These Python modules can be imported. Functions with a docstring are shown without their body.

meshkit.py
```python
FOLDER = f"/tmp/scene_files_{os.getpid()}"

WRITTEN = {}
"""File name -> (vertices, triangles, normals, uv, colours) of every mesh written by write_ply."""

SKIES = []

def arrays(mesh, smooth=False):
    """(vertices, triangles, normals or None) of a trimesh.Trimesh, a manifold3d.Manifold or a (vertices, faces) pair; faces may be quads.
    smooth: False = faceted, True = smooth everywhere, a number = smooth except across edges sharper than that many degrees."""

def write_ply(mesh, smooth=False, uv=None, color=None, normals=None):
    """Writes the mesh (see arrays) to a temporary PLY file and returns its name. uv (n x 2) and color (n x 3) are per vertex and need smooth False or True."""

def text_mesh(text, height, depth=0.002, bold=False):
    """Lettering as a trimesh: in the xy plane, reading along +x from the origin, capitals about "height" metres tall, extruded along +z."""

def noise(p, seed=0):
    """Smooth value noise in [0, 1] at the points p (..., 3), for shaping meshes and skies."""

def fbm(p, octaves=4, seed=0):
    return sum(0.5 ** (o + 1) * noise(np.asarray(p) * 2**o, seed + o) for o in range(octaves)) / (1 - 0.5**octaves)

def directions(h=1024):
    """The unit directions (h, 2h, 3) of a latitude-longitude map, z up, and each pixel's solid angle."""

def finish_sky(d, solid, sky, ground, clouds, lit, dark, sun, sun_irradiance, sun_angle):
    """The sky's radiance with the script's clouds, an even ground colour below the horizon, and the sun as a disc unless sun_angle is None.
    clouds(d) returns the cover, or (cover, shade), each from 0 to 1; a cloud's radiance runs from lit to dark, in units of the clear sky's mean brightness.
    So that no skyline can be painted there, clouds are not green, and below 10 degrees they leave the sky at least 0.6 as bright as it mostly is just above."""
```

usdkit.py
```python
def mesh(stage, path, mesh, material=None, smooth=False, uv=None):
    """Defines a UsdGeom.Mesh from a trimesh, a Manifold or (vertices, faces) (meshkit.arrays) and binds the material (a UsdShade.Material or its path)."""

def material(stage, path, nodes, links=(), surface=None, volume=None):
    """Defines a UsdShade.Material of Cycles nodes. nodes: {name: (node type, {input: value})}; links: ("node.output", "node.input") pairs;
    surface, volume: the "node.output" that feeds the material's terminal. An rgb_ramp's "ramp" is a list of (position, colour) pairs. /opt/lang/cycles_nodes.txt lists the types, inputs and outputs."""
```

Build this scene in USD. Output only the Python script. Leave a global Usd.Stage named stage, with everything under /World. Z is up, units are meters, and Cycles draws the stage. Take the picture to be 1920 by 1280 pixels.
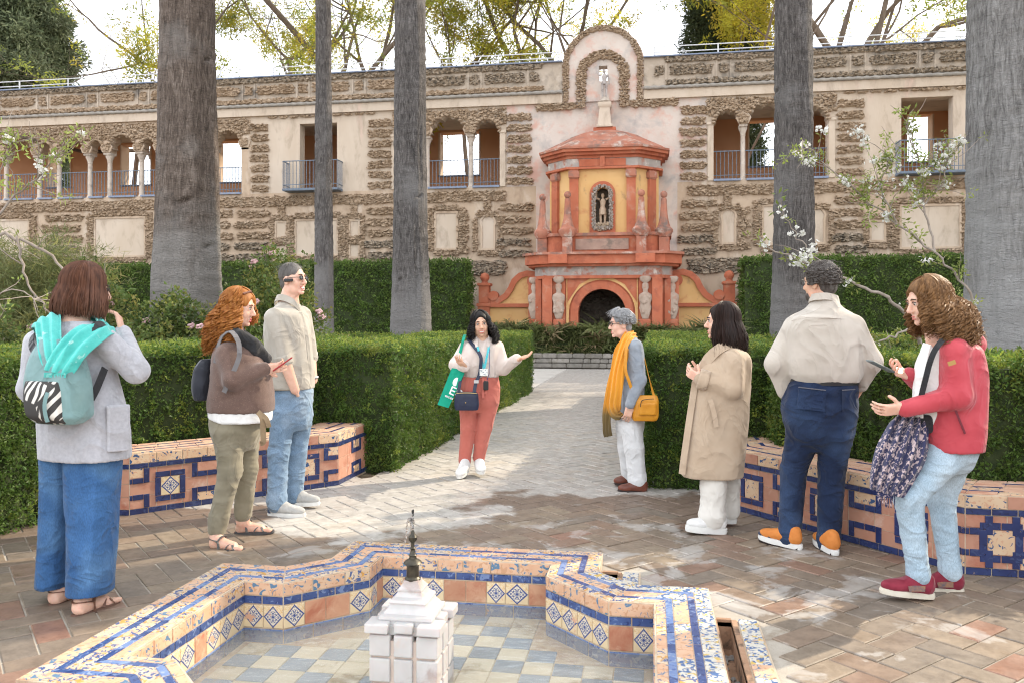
import math, random
import numpy as np, trimesh, usdkit, meshkit
from shapely.geometry import Polygon, Point, LineString, box as sbox
from pxr import Usd, UsdGeom, UsdLux, UsdShade, Sdf, Gf, Vt

stage = Usd.Stage.CreateInMemory()
UsdGeom.SetStageUpAxis(stage, UsdGeom.Tokens.z)
UsdGeom.SetStageMetersPerUnit(stage, 1.0)
W_ = UsdGeom.Xform.Define(stage, '/World')
UsdGeom.Scope.Define(stage, '/World/Looks')
rng = np.random.default_rng(7)
rnd = random.Random(11)

# ------------------------------------------------------------ camera, sky, sun, exposure
YAW = math.radians(9.5)
cam = UsdGeom.Camera.Define(stage, '/World/camera')
cam.CreateHorizontalApertureAttr(36.0)
cam.CreateVerticalApertureAttr(24.0)
cam.CreateFocalLengthAttr(36.0 * 1550 / 1920)
cam.CreateVerticalApertureOffsetAttr(-36.0 * 37 / 1920)
cam.CreateClippingRangeAttr(Gf.Vec2f(0.05, 2000))
cam.CreateFStopAttr(4.0)
cam.CreateFocusDistanceAttr(7.4)
cam.AddTranslateOp().Set(Gf.Vec3d(0, 0, 1.46))
cam.AddRotateXYZOp().Set(Gf.Vec3f(90, 0, math.degrees(YAW)))
cam.CreateExposureAttr(1.0)

SUN_EL = math.radians(36)
SUN_H = np.array([0.764, 0.645])
SUN_ROT = math.atan2(SUN_H[0], SUN_H[1])
SUN_D = np.array([SUN_H[0] * math.cos(SUN_EL), SUN_H[1] * math.cos(SUN_EL), math.sin(SUN_EL)])
sun = UsdLux.DistantLight.Define(stage, '/World/sun')
sun.CreateIntensityAttr(0.82)
sun.CreateAngleAttr(0.6)
sun.CreateNormalizeAttr(True)
sun.CreateColorAttr(Gf.Vec3f(1.0, 0.87, 0.68))
zax = Gf.Vec3d(*map(float, SUN_D)); xax = Gf.Cross(Gf.Vec3d(0, 0, 1), zax).GetNormalized(); yax = Gf.Cross(zax, xax)
sun.AddTransformOp().Set(Gf.Matrix4d(xax[0], xax[1], xax[2], 0, yax[0], yax[1], yax[2], 0, zax[0], zax[1], zax[2], 0, 0, 0, 30, 1))

SKY = usdkit.material(stage, '/World/Looks/sky', {
    'sky': ('sky_texture', {'sky_type': 'single_scattering', 'sun_disc': False, 'sun_elevation': SUN_EL, 'sun_rotation': SUN_ROT, 'aerosol_density': 2.0, 'air_density': 1.0}),
    'tc': ('texture_coordinate', {}),
    'mp': ('mapping', {'scale': (1.0, 1.0, 2.2)}),
    'n': ('noise_texture', {'scale': 1.6, 'detail': 6, 'roughness': 0.55}),
    'r': ('rgb_ramp', {'ramp': [(0.30, (0.45, 0.45, 0.45)), (0.6, (0.92, 0.92, 0.92))]}),
    'm': ('mix', {'color2': (9.0, 9.2, 9.5)}),
    'b': ('background_shader', {'strength': 0.14})},
    [('tc.generated', 'mp.vector'), ('mp.vector', 'n.vector'), ('n.fac', 'r.fac'), ('r.color', 'm.fac'), ('sky.color', 'm.color1'), ('m.color', 'b.color')], surface='b.background')
dome = UsdLux.DomeLight.Define(stage, '/World/sky')
dome.CreateIntensityAttr(1.0)
UsdShade.MaterialBindingAPI.Apply(dome.GetPrim()).Bind(SKY)

# ------------------------------------------------------------ prim helpers
_used = {}
def _path(name, parent='/World'):
    parent = str(parent)
    k = (parent, name); n = _used.get(k, 0); _used[k] = n + 1
    return f'{parent}/{name}' if n == 0 else f'{parent}/{name}_{n:03d}'
def tag(path, label=None, cat=None, group=None, kind=None):
    p = stage.GetPrimAtPath(str(path))
    for k, v in (('label', label), ('category', cat), ('group', group), ('kind', kind)):
        if v: p.SetCustomDataByKey(k, v)
    return str(path)
def thing(name, label=None, cat=None, group=None, kind=None, loc=(0, 0, 0), rz=0.0):
    path = _path(name)
    x = UsdGeom.Xform.Define(stage, path)
    if any(loc): x.AddTranslateOp().Set(Gf.Vec3d(*map(float, loc)))
    if rz: x.AddRotateZOp().Set(math.degrees(rz))
    return tag(path, label, cat, group, kind)
def obj(name, mesh, m, parent='/World', smooth=35, label=None, cat=None, group=None, kind=None, uv=None):
    path = _path(name, parent)
    if isinstance(mesh, MB): mesh = mesh.get()
    usdkit.mesh(stage, path, mesh, m, smooth, uv=uv)
    return tag(path, label, cat, group, kind)
def copy_of(src, name, loc, rz=0.0, scale=None, label=None, cat=None, group=None, kind=None, parent='/World'):
    path = _path(name, parent)
    x = UsdGeom.Xform.Define(stage, path)
    x.AddTranslateOp().Set(Gf.Vec3d(*map(float, loc)))
    if rz: x.AddRotateZOp().Set(math.degrees(rz))
    if scale: x.AddScaleOp().Set(Gf.Vec3f(*(scale if np.ndim(scale) else (scale,) * 3)))
    x.GetPrim().GetReferences().AddInternalReference(src)
    x.GetPrim().SetInstanceable(True)
    return tag(path, label, cat, group, kind)
def scatter(name, parent, protos, pos, idx, scale, quat, m_list, kind='stuff'):
    """PointInstancer part; protos: list of (mesh); one material each."""
    path = _path(name, parent)
    pi = UsdGeom.PointInstancer.Define(stage, path)
    rel = pi.CreatePrototypesRel()
    for i, pm in enumerate(protos):
        pp = f'{path}/leaf_clump_{i:03d}' if i else f'{path}/leaf_clump'
        usdkit.mesh(stage, pp, pm, m_list[i % len(m_list)], False)
        rel.AddTarget(pp)
    pi.CreatePositionsAttr(Vt.Vec3fArray.FromNumpy(np.asarray(pos, np.float32)))
    pi.CreateProtoIndicesAttr(Vt.IntArray.FromNumpy(np.asarray(idx, np.int32)))
    s = np.asarray(scale, np.float32)
    if s.ndim == 1: s = np.repeat(s[:, None], 3, 1)
    pi.CreateScalesAttr(Vt.Vec3fArray.FromNumpy(s))
    q = np.asarray(quat, np.float32)
    pi.CreateOrientationsAttr(Vt.QuathArray([Gf.Quath(float(a), float(b), float(c), float(d)) for a, b, c, d in q]))
    if kind: tag(path, kind=kind)
    return path
def rand_quats(n, g=rng):
    q = g.normal(size=(n, 4)); return q / np.linalg.norm(q, axis=1, keepdims=True)
def z_quats(ang):
    return np.stack([np.cos(ang / 2), 0 * ang, 0 * ang, np.sin(ang / 2)], 1)

# ------------------------------------------------------------ mesh builder
class MB:
    def __init__(s): s.v, s.f, s.n = [], [], 0
    def add(s, v, f):
        v = np.asarray(v, float); f = np.asarray(f, int)
        if f.shape[1] == 4: f = np.vstack([f[:, [0, 1, 2]], f[:, [0, 2, 3]]])
        s.v.append(v); s.f.append(f + s.n); s.n += len(v); return s
    def addm(s, m):
        v, f, _ = meshkit.arrays(m); return s.add(v, f)
    def get(s): return np.vstack(s.v), np.vstack(s.f)
    def box(s, c, size, rz=0.0, ch=0.0, M=None):
        hx, hy, hz = np.asarray(size, float) / 2
        if ch <= 0:
            v = np.array([[x, y, z] for z in (-hz, hz) for x, y in ((-hx, -hy), (hx, -hy), (hx, hy), (-hx, hy))])
            f = [[3, 2, 1, 0], [4, 5, 6, 7]] + [[i, (i + 1) % 4, 4 + (i + 1) % 4, 4 + i] for i in range(4)]
        else:
            ch = min(ch, hx * .9, hy * .9, hz * .9)
            rings = []
            for z, k in ((-hz, ch), (-hz + ch, 0), (hz - ch, 0), (hz, ch)):
                rings.append([[-hx + k, -hy + k, z], [hx - k, -hy + k, z], [hx - k, hy - k, z], [-hx + k, hy - k, z]])
            v = np.array(rings).reshape(-1, 3)
            f = [[3, 2, 1, 0], [12, 13, 14, 15]] + [[r * 4 + i, r * 4 + (i + 1) % 4, r * 4 + 4 + (i + 1) % 4, r * 4 + 4 + i] for r in range(3) for i in range(4)]
        if M is not None: v = v @ np.asarray(M).T
        if rz:
            c_, s_ = math.cos(rz), math.sin(rz); v = v @ np.array([[c_, s_, 0], [-s_, c_, 0], [0, 0, 1]])
        return s.add(v + np.asarray(c, float), np.array(f))
    def tube(s, pts, r, n=6, cap=True):
        p = np.asarray(pts, float); r = np.broadcast_to(np.asarray(r, float), (len(p),))
        t = np.gradient(p, axis=0); t /= np.linalg.norm(t, axis=1, keepdims=True) + 1e-12
        a = np.zeros_like(p); ref = np.array([0.31, 0.22, 0.92]) if abs(t[0][2]) < .85 else np.array([0.92, 0.31, 0.1])
        a0 = np.cross(t[0], ref); a0 /= np.linalg.norm(a0)
        for i in range(len(p)):
            a0 = a0 - t[i] * (a0 @ t[i]); a0 /= np.linalg.norm(a0) + 1e-12; a[i] = a0
        b = np.cross(t, a); an = np.arange(n) * 2 * np.pi / n
        v = (p[:, None] + r[:, None, None] * (np.cos(an)[None, :, None] * a[:, None] + np.sin(an)[None, :, None] * b[:, None])).reshape(-1, 3)
        f = [[i * n + j, i * n + (j + 1) % n, (i + 1) * n + (j + 1) % n, (i + 1) * n + j] for i in range(len(p) - 1) for j in range(n)]
        if cap:
            v = np.vstack([v, p[0], p[-1]]); k = len(p) * n
            f += [[k, (j + 1) % n, j, j] for j in range(n)] + [[k + 1, k - n + j, k - n + (j + 1) % n, k - n + (j + 1) % n] for j in range(n)]
        f = np.array(f); f = np.vstack([f[:, [0, 1, 2]], f[:, [0, 2, 3]]]); f = f[(f[:, 0] != f[:, 1]) & (f[:, 1] != f[:, 2]) & (f[:, 0] != f[:, 2])]
        return s.add(v, f)
    def lathe(s, prof, c=(0, 0, 0), n=16, sx=1.0, sy=1.0, rz=0.0):
        """prof: (radius, z) from bottom to top"""
        pr = np.asarray(prof, float); an = np.arange(n) * 2 * np.pi / n + rz
        v = np.stack([pr[:, 0:1] * np.cos(an) * sx, pr[:, 0:1] * np.sin(an) * sy, np.repeat(pr[:, 1:2], n, 1)], -1).reshape(-1, 3)
        k = len(pr)
        f = [[i * n + j, i * n + (j + 1) % n, (i + 1) * n + (j + 1) % n, (i + 1) * n + j] for i in range(k - 1) for j in range(n)]
        v = np.vstack([v, [0, 0, pr[0, 1]], [0, 0, pr[-1, 1]]])
        f = np.array(f); f = np.vstack([f[:, [0, 1, 2]], f[:, [0, 2, 3]]])
        f = np.vstack([f] + [[[k * n, (j + 1) % n, j] for j in range(n)], [[k * n + 1, (k - 1) * n + j, (k - 1) * n + (j + 1) % n] for j in range(n)]])
        return s.add(v + np.asarray(c, float), f)
    def prism(s, poly, z0, z1, holes=()):
        """vertical prism of a polygon in xy"""
        m = trimesh.creation.extrude_polygon(Polygon(poly, holes) if not hasattr(poly, 'exterior') else poly, z1 - z0, engine='earcut')
        m.apply_translation((0, 0, z0)); return s.addm(m)
    def slab(s, poly, y0, y1):
        """polygon in (x, z) extruded along y from y0 (front) to y1 (back)"""
        for g in getattr(poly, 'geoms', [poly]) if hasattr(poly, 'exterior') or hasattr(poly, 'geoms') else [Polygon(poly)]:
            m = trimesh.creation.extrude_polygon(g, y1 - y0, engine='earcut')
            v = np.array(m.vertices); v = np.stack([v[:, 0], y0 + (y1 - y0) - v[:, 2], v[:, 1]], 1)
            s.add(v, np.array(m.faces))
        return s
    def ico(s, c, r, sub=1, noise=0.0, seed=0, fr=3.0):
        v, f = ICO[sub]
        if noise: v = v * (1 + noise * (meshkit.noise(v * fr + seed * 7.31, seed)[:, None] - .5) * 2)
        return s.add(v * np.asarray(r, float) + np.asarray(c, float), f)
ICO = {k: (np.array(m.vertices), np.array(m.faces)) for k, m in ((k, trimesh.creation.icosphere(k, 1.0)) for k in (0, 1, 2, 3))}
def rotz(v, a):
    c_, s_ = math.cos(a), math.sin(a); v = np.asarray(v, float)
    return np.stack([v[..., 0] * c_ - v[..., 1] * s_, v[..., 0] * s_ + v[..., 1] * c_, v[..., 2]], -1)

# ------------------------------------------------------------ materials
_m = {}
def mat(name, c1, c2=None, rough=0.7, scale=6.0, detail=5, ramp=None, bump=0.0, bscale=None, bdist=0.01, stretch=(1, 1, 1), spots=None, rand=0.0,
        island=False, spec=0.4, coords='pos', sheen=0.0, metal=0.0, sss=0.0, trans=0.0, dist=0.0, coat=0.0, spots2=None, hue=0.0, crease=0.0):
    """principled material: noise between c1 and c2 (or a ramp), optional patches (colour, scale, low, high), brightness varied per object or island."""
    if name in _m: return _m[name]
    c2 = c2 or c1
    N = {'tc': ('texture_coordinate', {}), 'g': ('geometry', {}), 'mp': ('mapping', {'scale': stretch}),
         'n': ('noise_texture', {'scale': scale, 'detail': detail, 'roughness': 0.6, 'distortion': dist}),
         'r': ('rgb_ramp', {'ramp': ramp or [(0.3, c1), (0.7, c2)]}),
         'p': ('principled_bsdf', {'roughness': rough, 'specular_ior_level': spec, 'metallic': metal, 'sheen_weight': sheen, 'coat_weight': coat, 'subsurface_weight': sss, 'subsurface_scale': 0.01, 'diffuse_roughness': 0.3})}
    L = [('g.position' if coords == 'pos' else 'tc.' + coords, 'mp.vector'), ('mp.vector', 'n.vector'), ('n.fac', 'r.fac')]
    col = 'r.color'
    for i, sp in enumerate([x for x in (spots, spots2) if x]):
        (sc, s_scale, lo, hi) = sp[:4]
        N[f'sn{i}'] = ('noise_texture', {'scale': s_scale, 'detail': 6, 'roughness': 0.65, 'distortion': 0.3})
        N[f'sr{i}'] = ('rgb_ramp', {'ramp': [(lo, (0, 0, 0)), (hi, (1, 1, 1))]})
        N[f'sm{i}'] = ('mix', {'color2': sc})
        L += [('mp.vector' if len(sp) < 5 else 'g.position', f'sn{i}.vector'), (f'sn{i}.fac', f'sr{i}.fac'), (f'sr{i}.color', f'sm{i}.fac'), (col, f'sm{i}.color1')]
        col = f'sm{i}.color'
    if rand:
        N['oi'] = ('object_info', {})
        N['mr'] = ('map_range', {'from_min': 0, 'from_max': 1, 'to_min': 1 - rand, 'to_max': 1 + rand})
        N['h'] = ('hsv', {'fac': 1.0, 'saturation': 1.0})
        L += [('g.random_per_island' if island else 'oi.random', 'mr.value'), ('mr.result', 'h.value'), (col, 'h.color')]
        if hue:
            N['wn'] = ('white_noise_texture', {'dimensions': '1D'})
            N['mh'] = ('map_range', {'from_min': 0, 'from_max': 1, 'to_min': .5 - hue, 'to_max': .5 + hue})
            L += [('g.random_per_island' if island else 'oi.random', 'wn.w'), ('wn.value', 'mh.value'), ('mh.result', 'h.hue')]
        col = 'h.color'
    L += [(col, 'p.base_color')]
    if bump:
        N['bn'] = ('noise_texture', {'scale': bscale or scale * 4, 'detail': 5, 'roughness': 0.65})
        N['b'] = ('bump', {'strength': bump, 'distance': bdist})
        L += [('mp.vector', 'bn.vector'), ('bn.fac', 'b.height'), ('b.normal', 'p.normal')]
    if crease:                                                      # sharp little cloth creases
        N['cm'] = ('mapping', {'scale': (1, 1, .8), 'rotation': (.5, .35, 0)}); N['cn'] = ('noise_texture', {'type': 'ridged_multifractal', 'scale': 5.5, 'detail': 2.5, 'roughness': .55, 'distortion': .9, 'offset': .9, 'gain': 1.6})
        N['cb'] = ('bump', {'strength': crease, 'distance': .018}); L += [('g.position', 'cm.vector'), ('cm.vector', 'cn.vector'), ('cn.fac', 'cb.height')]
        L = [x for x in L if x != ('b.normal', 'p.normal')] + ([('cb.normal', 'b.normal'), ('b.normal', 'p.normal')] if bump else [('cb.normal', 'p.normal')])
    if trans:
        N['tl'] = ('translucent_bsdf', {}); N['mx'] = ('mix_closure', {'fac': trans})
        L += [(col, 'tl.color'), ('p.BSDF', 'mx.closure1'), ('tl.BSDF', 'mx.closure2')]
    _m[name] = usdkit.material(stage, '/World/Looks/' + name, N, L, surface='mx.closure' if trans else 'p.BSDF')
    return _m[name]
def rawmat(name, N, L, surface):
    if name not in _m: _m[name] = usdkit.material(stage, '/World/Looks/' + name, N, L, surface=surface)
    return _m[name]

# ============================================================ GROUND, PAVING, FOUNTAIN, BENCHES
FC = np.array([-1.085, 3.70])                       # fountain centre
A_, B_, E_ = 1.10, 0.51, 0.875
def star(o):
    a, b = A_ + o, B_ + o; e = B_ + E_ + math.sqrt(2) * o - b
    q = [(b, a), (-b, a), (-b, e), (-e, b), (-a, b), (-a, -b), (-e, -b), (-b, -e), (-b, -a), (b, -a), (b, -e), (e, -b), (a, -b), (a, b), (e, b), (b, e)]
    return np.array(q) + FC
RIM_W = 0.29
CHAN = [sbox(0.32, 2.3, 0.39, 4.16), sbox(-0.275, 4.60, -0.185, 4.84)]       # open drain slots beside the rim
SOIL = mat('soil', (.13, .09, .06), (.22, .16, .10), rough=.95, scale=3, bump=.6, bscale=25, bdist=.02, spots=((.30, .24, .15), 9, .5, .62))
hole = Polygon(star(0.1))
gp = Polygon([(-300, -200), (300, -200), (300, 400), (-300, 400)]).difference(hole)
for c_ in CHAN: gp = gp.difference(c_)
near = sbox(-12, -6, 10, 30)
g1 = gp.intersection(near); g2 = gp.difference(near)
mb = MB()
for g in (g1, g2):
    v2, f2 = trimesh.creation.triangulate_polygon(g, engine='earcut')
    mb.add(np.c_[v2, np.full(len(v2), -0.03)], f2)
obj('ground', mb, SOIL, label='bare brown garden soil between the hedges and beyond the gallery', kind='structure', smooth=False, cat='ground')

def paver_mat(name, island):
    N = {'g': ('geometry', {}), 'oi': ('object_info', {}), 'sx': ('separate_xyz', {}),
         'nb': ('noise_texture', {'scale': 1.3, 'detail': 6, 'roughness': 0.62}),
         'nb2': ('noise_texture', {'scale': 7.0, 'detail': 6, 'roughness': 0.7}),
         'yy': ('math', {'math_type': 'multiply_add', 'value2': 3.0}),       # noise*3 + y
         'yx': ('math', {'math_type': 'multiply_add', 'value2': -0.30}),     # x*-0.3 + that
         'mk': ('map_range', {'range_type': 'smoothstep', 'from_min': 8.55, 'from_max': 8.80, 'clamp': True}),
         
         'dn': ('math', {'math_type': 'multiply_add', 'value2': -2.2}),
         'mk2': ('map_range', {'range_type': 'smoothstep', 'from_min': -0.15, 'from_max': -0.35, 'clamp': True}),
         'mkk': ('math', {'math_type': 'maximum'}),
         'rb': ('rgb_ramp', {'interpolate': True, 'ramp': [(0, (.17, .125, .095)), (.25, (.215, .165, .12)), (.5, (.165, .134, .107)), (.70, (.24, .188, .135)), (.92, (.20, .138, .10)), (1, (.24, .13, .09))]}),
         'rp': ('rgb_ramp', {'ramp': [(0, (.39, .365, .335)), (.5, (.445, .42, .385)), (1, (.42, .38, .33))]}),
         'mx': ('mix', {}),
         'nn': ('noise_texture', {'scale': 11, 'detail': 7, 'roughness': 0.7}),
         'nr': ('rgb_ramp', {'ramp': [(.25, (.60, .58, .56)), (.55, (1, 1, 1)), (.8, (1.22, 1.2, 1.14))]}),
         'mul': ('mix', {'mix_type': 'multiply', 'fac': 1.0}),
         'fd': ('vector_math', {'math_type': 'distance', 'vector2': (-0.2, 4.5, 0)}),
         'fm': ('map_range', {'from_min': 1.0, 'from_max': 2.6, 'to_min': .095, 'to_max': -.05, 'clamp': True}),
         'wn': ('noise_texture', {'scale': 2.6, 'detail': 8, 'roughness': 0.62, 'distortion': .5}),
         'wa': ('math', {'math_type': 'add'}),
         'wr': ('rgb_ramp', {'ramp': [(.60, (0, 0, 0)), (.64, (.40, .40, .40)), (.74, (.7, .7, .7))]}),
         'wm': ('mix', {'color2': (.44, .42, .395)}),
         'rs': ('map_range', {'from_min': 0.35, 'from_max': 0.7, 'to_min': .30, 'to_max': .75}),
         'bb': ('bump', {'strength': .45, 'distance': .006}),
         'p': ('principled_bsdf', {'specular_ior_level': .45})}
    N['dp'] = ('vector_math', {'math_type': 'distance', 'vector2': (-2.15, 6.15, 0)})
    rr = 'g.random_per_island' if island else 'oi.random'
    L = [('g.position', 'nb.vector'), ('g.position', 'nb2.vector'), ('g.position', 'sx.vector'), ('nb.fac', 'yy.value1'), ('sx.y', 'yy.value3'), ('sx.x', 'yx.value1'), ('yy.value', 'yx.value3'),
         ('yx.value', 'mk.value'), ('g.position', 'dp.vector1'), ('nb.fac', 'dn.value1'), ('dp.value', 'dn.value3'), ('dn.value', 'mk2.value'),
         ('mk.result', 'mkk.value1'), ('mk2.result', 'mkk.value2'), (rr, 'rb.fac'), (rr, 'rp.fac'), ('mkk.value', 'mx.fac'), ('rb.color', 'mx.color1'), ('rp.color', 'mx.color2'),
         ('g.position', 'nn.vector'), ('nn.fac', 'nr.fac'), ('mx.color', 'mul.color1'), ('nr.color', 'mul.color2'),
         ('g.position', 'fd.vector1'), ('fd.value', 'fm.value'), ('g.position', 'wn.vector'), ('wn.fac', 'wa.value1'), ('fm.result', 'wa.value2'), ('wa.value', 'wr.fac'),
         ('wr.color', 'wm.fac'), ('mul.color', 'wm.color1'), ('wm.color', 'p.base_color'), ('nb2.fac', 'rs.value'), ('rs.result', 'p.roughness'),
         ('nn.fac', 'bb.height'), ('bb.normal', 'p.normal')]
    return rawmat(name, N, L, 'p.BSDF')
PAV, PAVI = paver_mat('old_brick_paving', False), paver_mat('old_brick_paving_mass', True)
PLAZA = Polygon([(-4.9, 2.3), (2.9, 2.3), (2.9, 5.35), (1.9, 5.35), (.66, 7.0), (.66, 7.5), (-2.9, 7.5), (-2.9, 7.2), (-4.0, 5.85), (-4.9, 5.85)]).difference(Polygon(star(RIM_W - .11)))
for c_ in CHAN: PLAZA = PLAZA.difference(c_.buffer(.16))
PATH = sbox(-2.6, 7.5, .1, 25.6)
BL, BW = 0.292, 0.146
def herring(region):
    x0, y0, x1, y1 = region.bounds; r = int(max(x1 - x0, y1 - y0) / BW / 1.2) + 12
    cx, cy = (x0 + x1) / 2, (y0 + y1) / 2; s = math.sqrt(.5); out = []
    from shapely import prepare, contains_xy
    ii, jj = np.meshgrid(np.arange(-r, r), np.arange(-r, r), indexing='ij')
    for res, ang, off in ((0, 0, (1, .5)), (3, math.pi / 2, (.5, 1))):
        k = ((ii - jj) % 4) == res
        a, b = (ii[k] + off[0]) * BW, (jj[k] + off[1]) * BW
        X, Y = cx + (a - b) * s, cy + (a + b) * s
        ok = contains_xy(region, X, Y)
        out += [(x, y, ang + math.pi / 4) for x, y in zip(X[ok], Y[ok])]
    return out
def brick_geo(b, x, y, a):
    t = (rng.random(2) - .5) * .012
    M = np.array([[1, 0, 0], [0, 1, 0], [t[0], t[1], 1]])
    g = .007 + .004 * rng.random()
    b.box((x, y, -.02 + (rng.random() - .5) * .005), (BL - g, BW - g, .04), rz=a, ch=.004, M=M)
EYE = np.array([0.1, 0.3])
def lay(name, region, label, cat):
    t = thing(name, label, cat, kind='structure')
    bs = sorted(herring(region), key=lambda q: math.hypot(q[0] - .3, q[1]))
    vis = [q for q in bs if abs(math.atan2(q[0], q[1]) + YAW) < .60 and q[1] > 2.9]
    ids = set(map(id, vis[:298])); rest = MB()
    for q in bs:
        if id(q) in ids:
            b = MB(); brick_geo(b, *q); obj('brick', b, PAV, t, smooth=False)
        else: brick_geo(rest, *q)
    obj('brickwork', rest, PAVI, t, smooth=False, kind='stuff')
    return t
lay('plaza_paving', PLAZA, 'worn brown herringbone brick plaza around the star fountain', 'paving')
lay('garden_path', PATH, 'pale dusty herringbone brick path running between the two hedges', 'path')
# far cross path and mortar bed
MORT = mat('lime_mortar', (.33, .29, .24), (.42, .38, .32), rough=.95, scale=6, bump=.5, bscale=60, spots=((.22, .17, .12), 3, .5, .65))
mb = MB(); mb.prism([(-12, 17.8), (10, 17.8), (10, 25.9), (-12, 25.9)], -.029, -.012)
obj('cross_path', mb, mat('pale_gravel', (.44, .41, .37), (.52, .49, .45), rough=.95, scale=20, bump=.4, bscale=120, spots=((.36, .33, .29), 1.5, .5, .7)), smooth=False, kind='structure', label='pale cross path in front of the low stone border', cat='path')
mb = MB()
pz = Polygon([(-4.9, 2.3), (2.9, 2.3), (2.9, 5.35), (1.9, 5.35), (.66, 7.0), (.1, 7.5), (.1, 17.8), (-2.6, 17.8), (-2.6, 7.4), (-2.9, 7.2), (-4.0, 5.85), (-4.9, 5.85)]).difference(Polygon(star(.12)))
for c_ in CHAN: pz = pz.difference(c_)
mb.prism(pz, -.028, -.008)
obj('mortar_bed', mb, MORT, smooth=False, kind='structure', label='sandy lime mortar showing in the joints of the brick paving', cat='mortar')

# ---------------------------------------------------------------- tile materials
def tile_uv(name, bg, bg2, motif, motif2=None, thr=.46, border=None, scale=5.0, worn=.56, wear=(.52, .30, .19), rough=.32):
    """majolica tile: painted blotchy scrolls on a glaze, worn to the clay in patches"""
    N = {'g': ('geometry', {}), 'oi': ('object_info', {}), 'av': ('vector_math', {'math_type': 'multiply_add', 'vector2': (1, 1, 1)}), 'rv': ('combine_xyz', {}),
         'n1': ('noise_texture', {'scale': scale * 6, 'detail': 1, 'roughness': .4, 'distortion': 1.6}), 'r1': ('rgb_ramp', {'ramp': [(thr, (1, 1, 1)), (thr + .05, (0, 0, 0))]}),
         'n2': ('noise_texture', {'scale': scale * 5, 'detail': 1, 'distortion': 1.2}), 'r2': ('rgb_ramp', {'ramp': [(.60, (0, 0, 0)), (.64, (1, 1, 1))]}),
         'nb': ('noise_texture', {'scale': 9, 'detail': 5}), 'rb': ('rgb_ramp', {'ramp': [(.35, bg), (.65, bg2)]}),
         'm1': ('mix', {'color2': motif}), 'm2': ('mix', {'color2': motif2 or motif}),
         'nw': ('noise_texture', {'scale': 14, 'detail': 6, 'roughness': .65}), 'rw': ('rgb_ramp', {'ramp': [(worn, (0, 0, 0)), (worn + .04, (1, 1, 1))]}),
         'mw': ('mix', {'color2': wear}), 'rr': ('map_range', {'to_min': rough, 'to_max': .85}), 'p': ('principled_bsdf', {'specular_ior_level': .5}),
         'b': ('bump', {'strength': .25, 'distance': .003})}
    L = [('oi.random', 'rv.x'), ('oi.random', 'rv.z'), ('g.position', 'av.vector1'), ('rv.vector', 'av.vector3'), ('av.vector', 'n1.vector'), ('av.vector', 'n2.vector'), ('g.position', 'nb.vector'), ('av.vector', 'nw.vector'),
         ('n1.fac', 'r1.fac'), ('n2.fac', 'r2.fac'), ('nb.fac', 'rb.fac'), ('rb.color', 'm1.color1'), ('r1.color', 'm1.fac'), ('m1.color', 'm2.color1'), ('r2.color', 'm2.fac'),
         ('nw.fac', 'rw.fac'), ('rw.color', 'mw.fac'), ('m2.color', 'mw.color1'), ('mw.color', 'p.base_color'), ('rw.color', 'rr.value'), ('rr.result', 'p.roughness'), ('nw.fac', 'b.height'), ('b.normal', 'p.normal')]
    return rawmat(name, N, L, 'p.BSDF')
BLUE = tile_uv('cobalt_tile', (.028, .05, .15), (.05, .085, .21), (.018, .03, .10), (.13, .18, .32), thr=.34, worn=.66, wear=(.30, .27, .25), rough=.25)
SKYB = tile_uv('pale_blue_tile', (.10, .16, .34), (.17, .24, .40), (.06, .10, .26), (.25, .3, .4), thr=.34, worn=.66, rough=.25)
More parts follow.
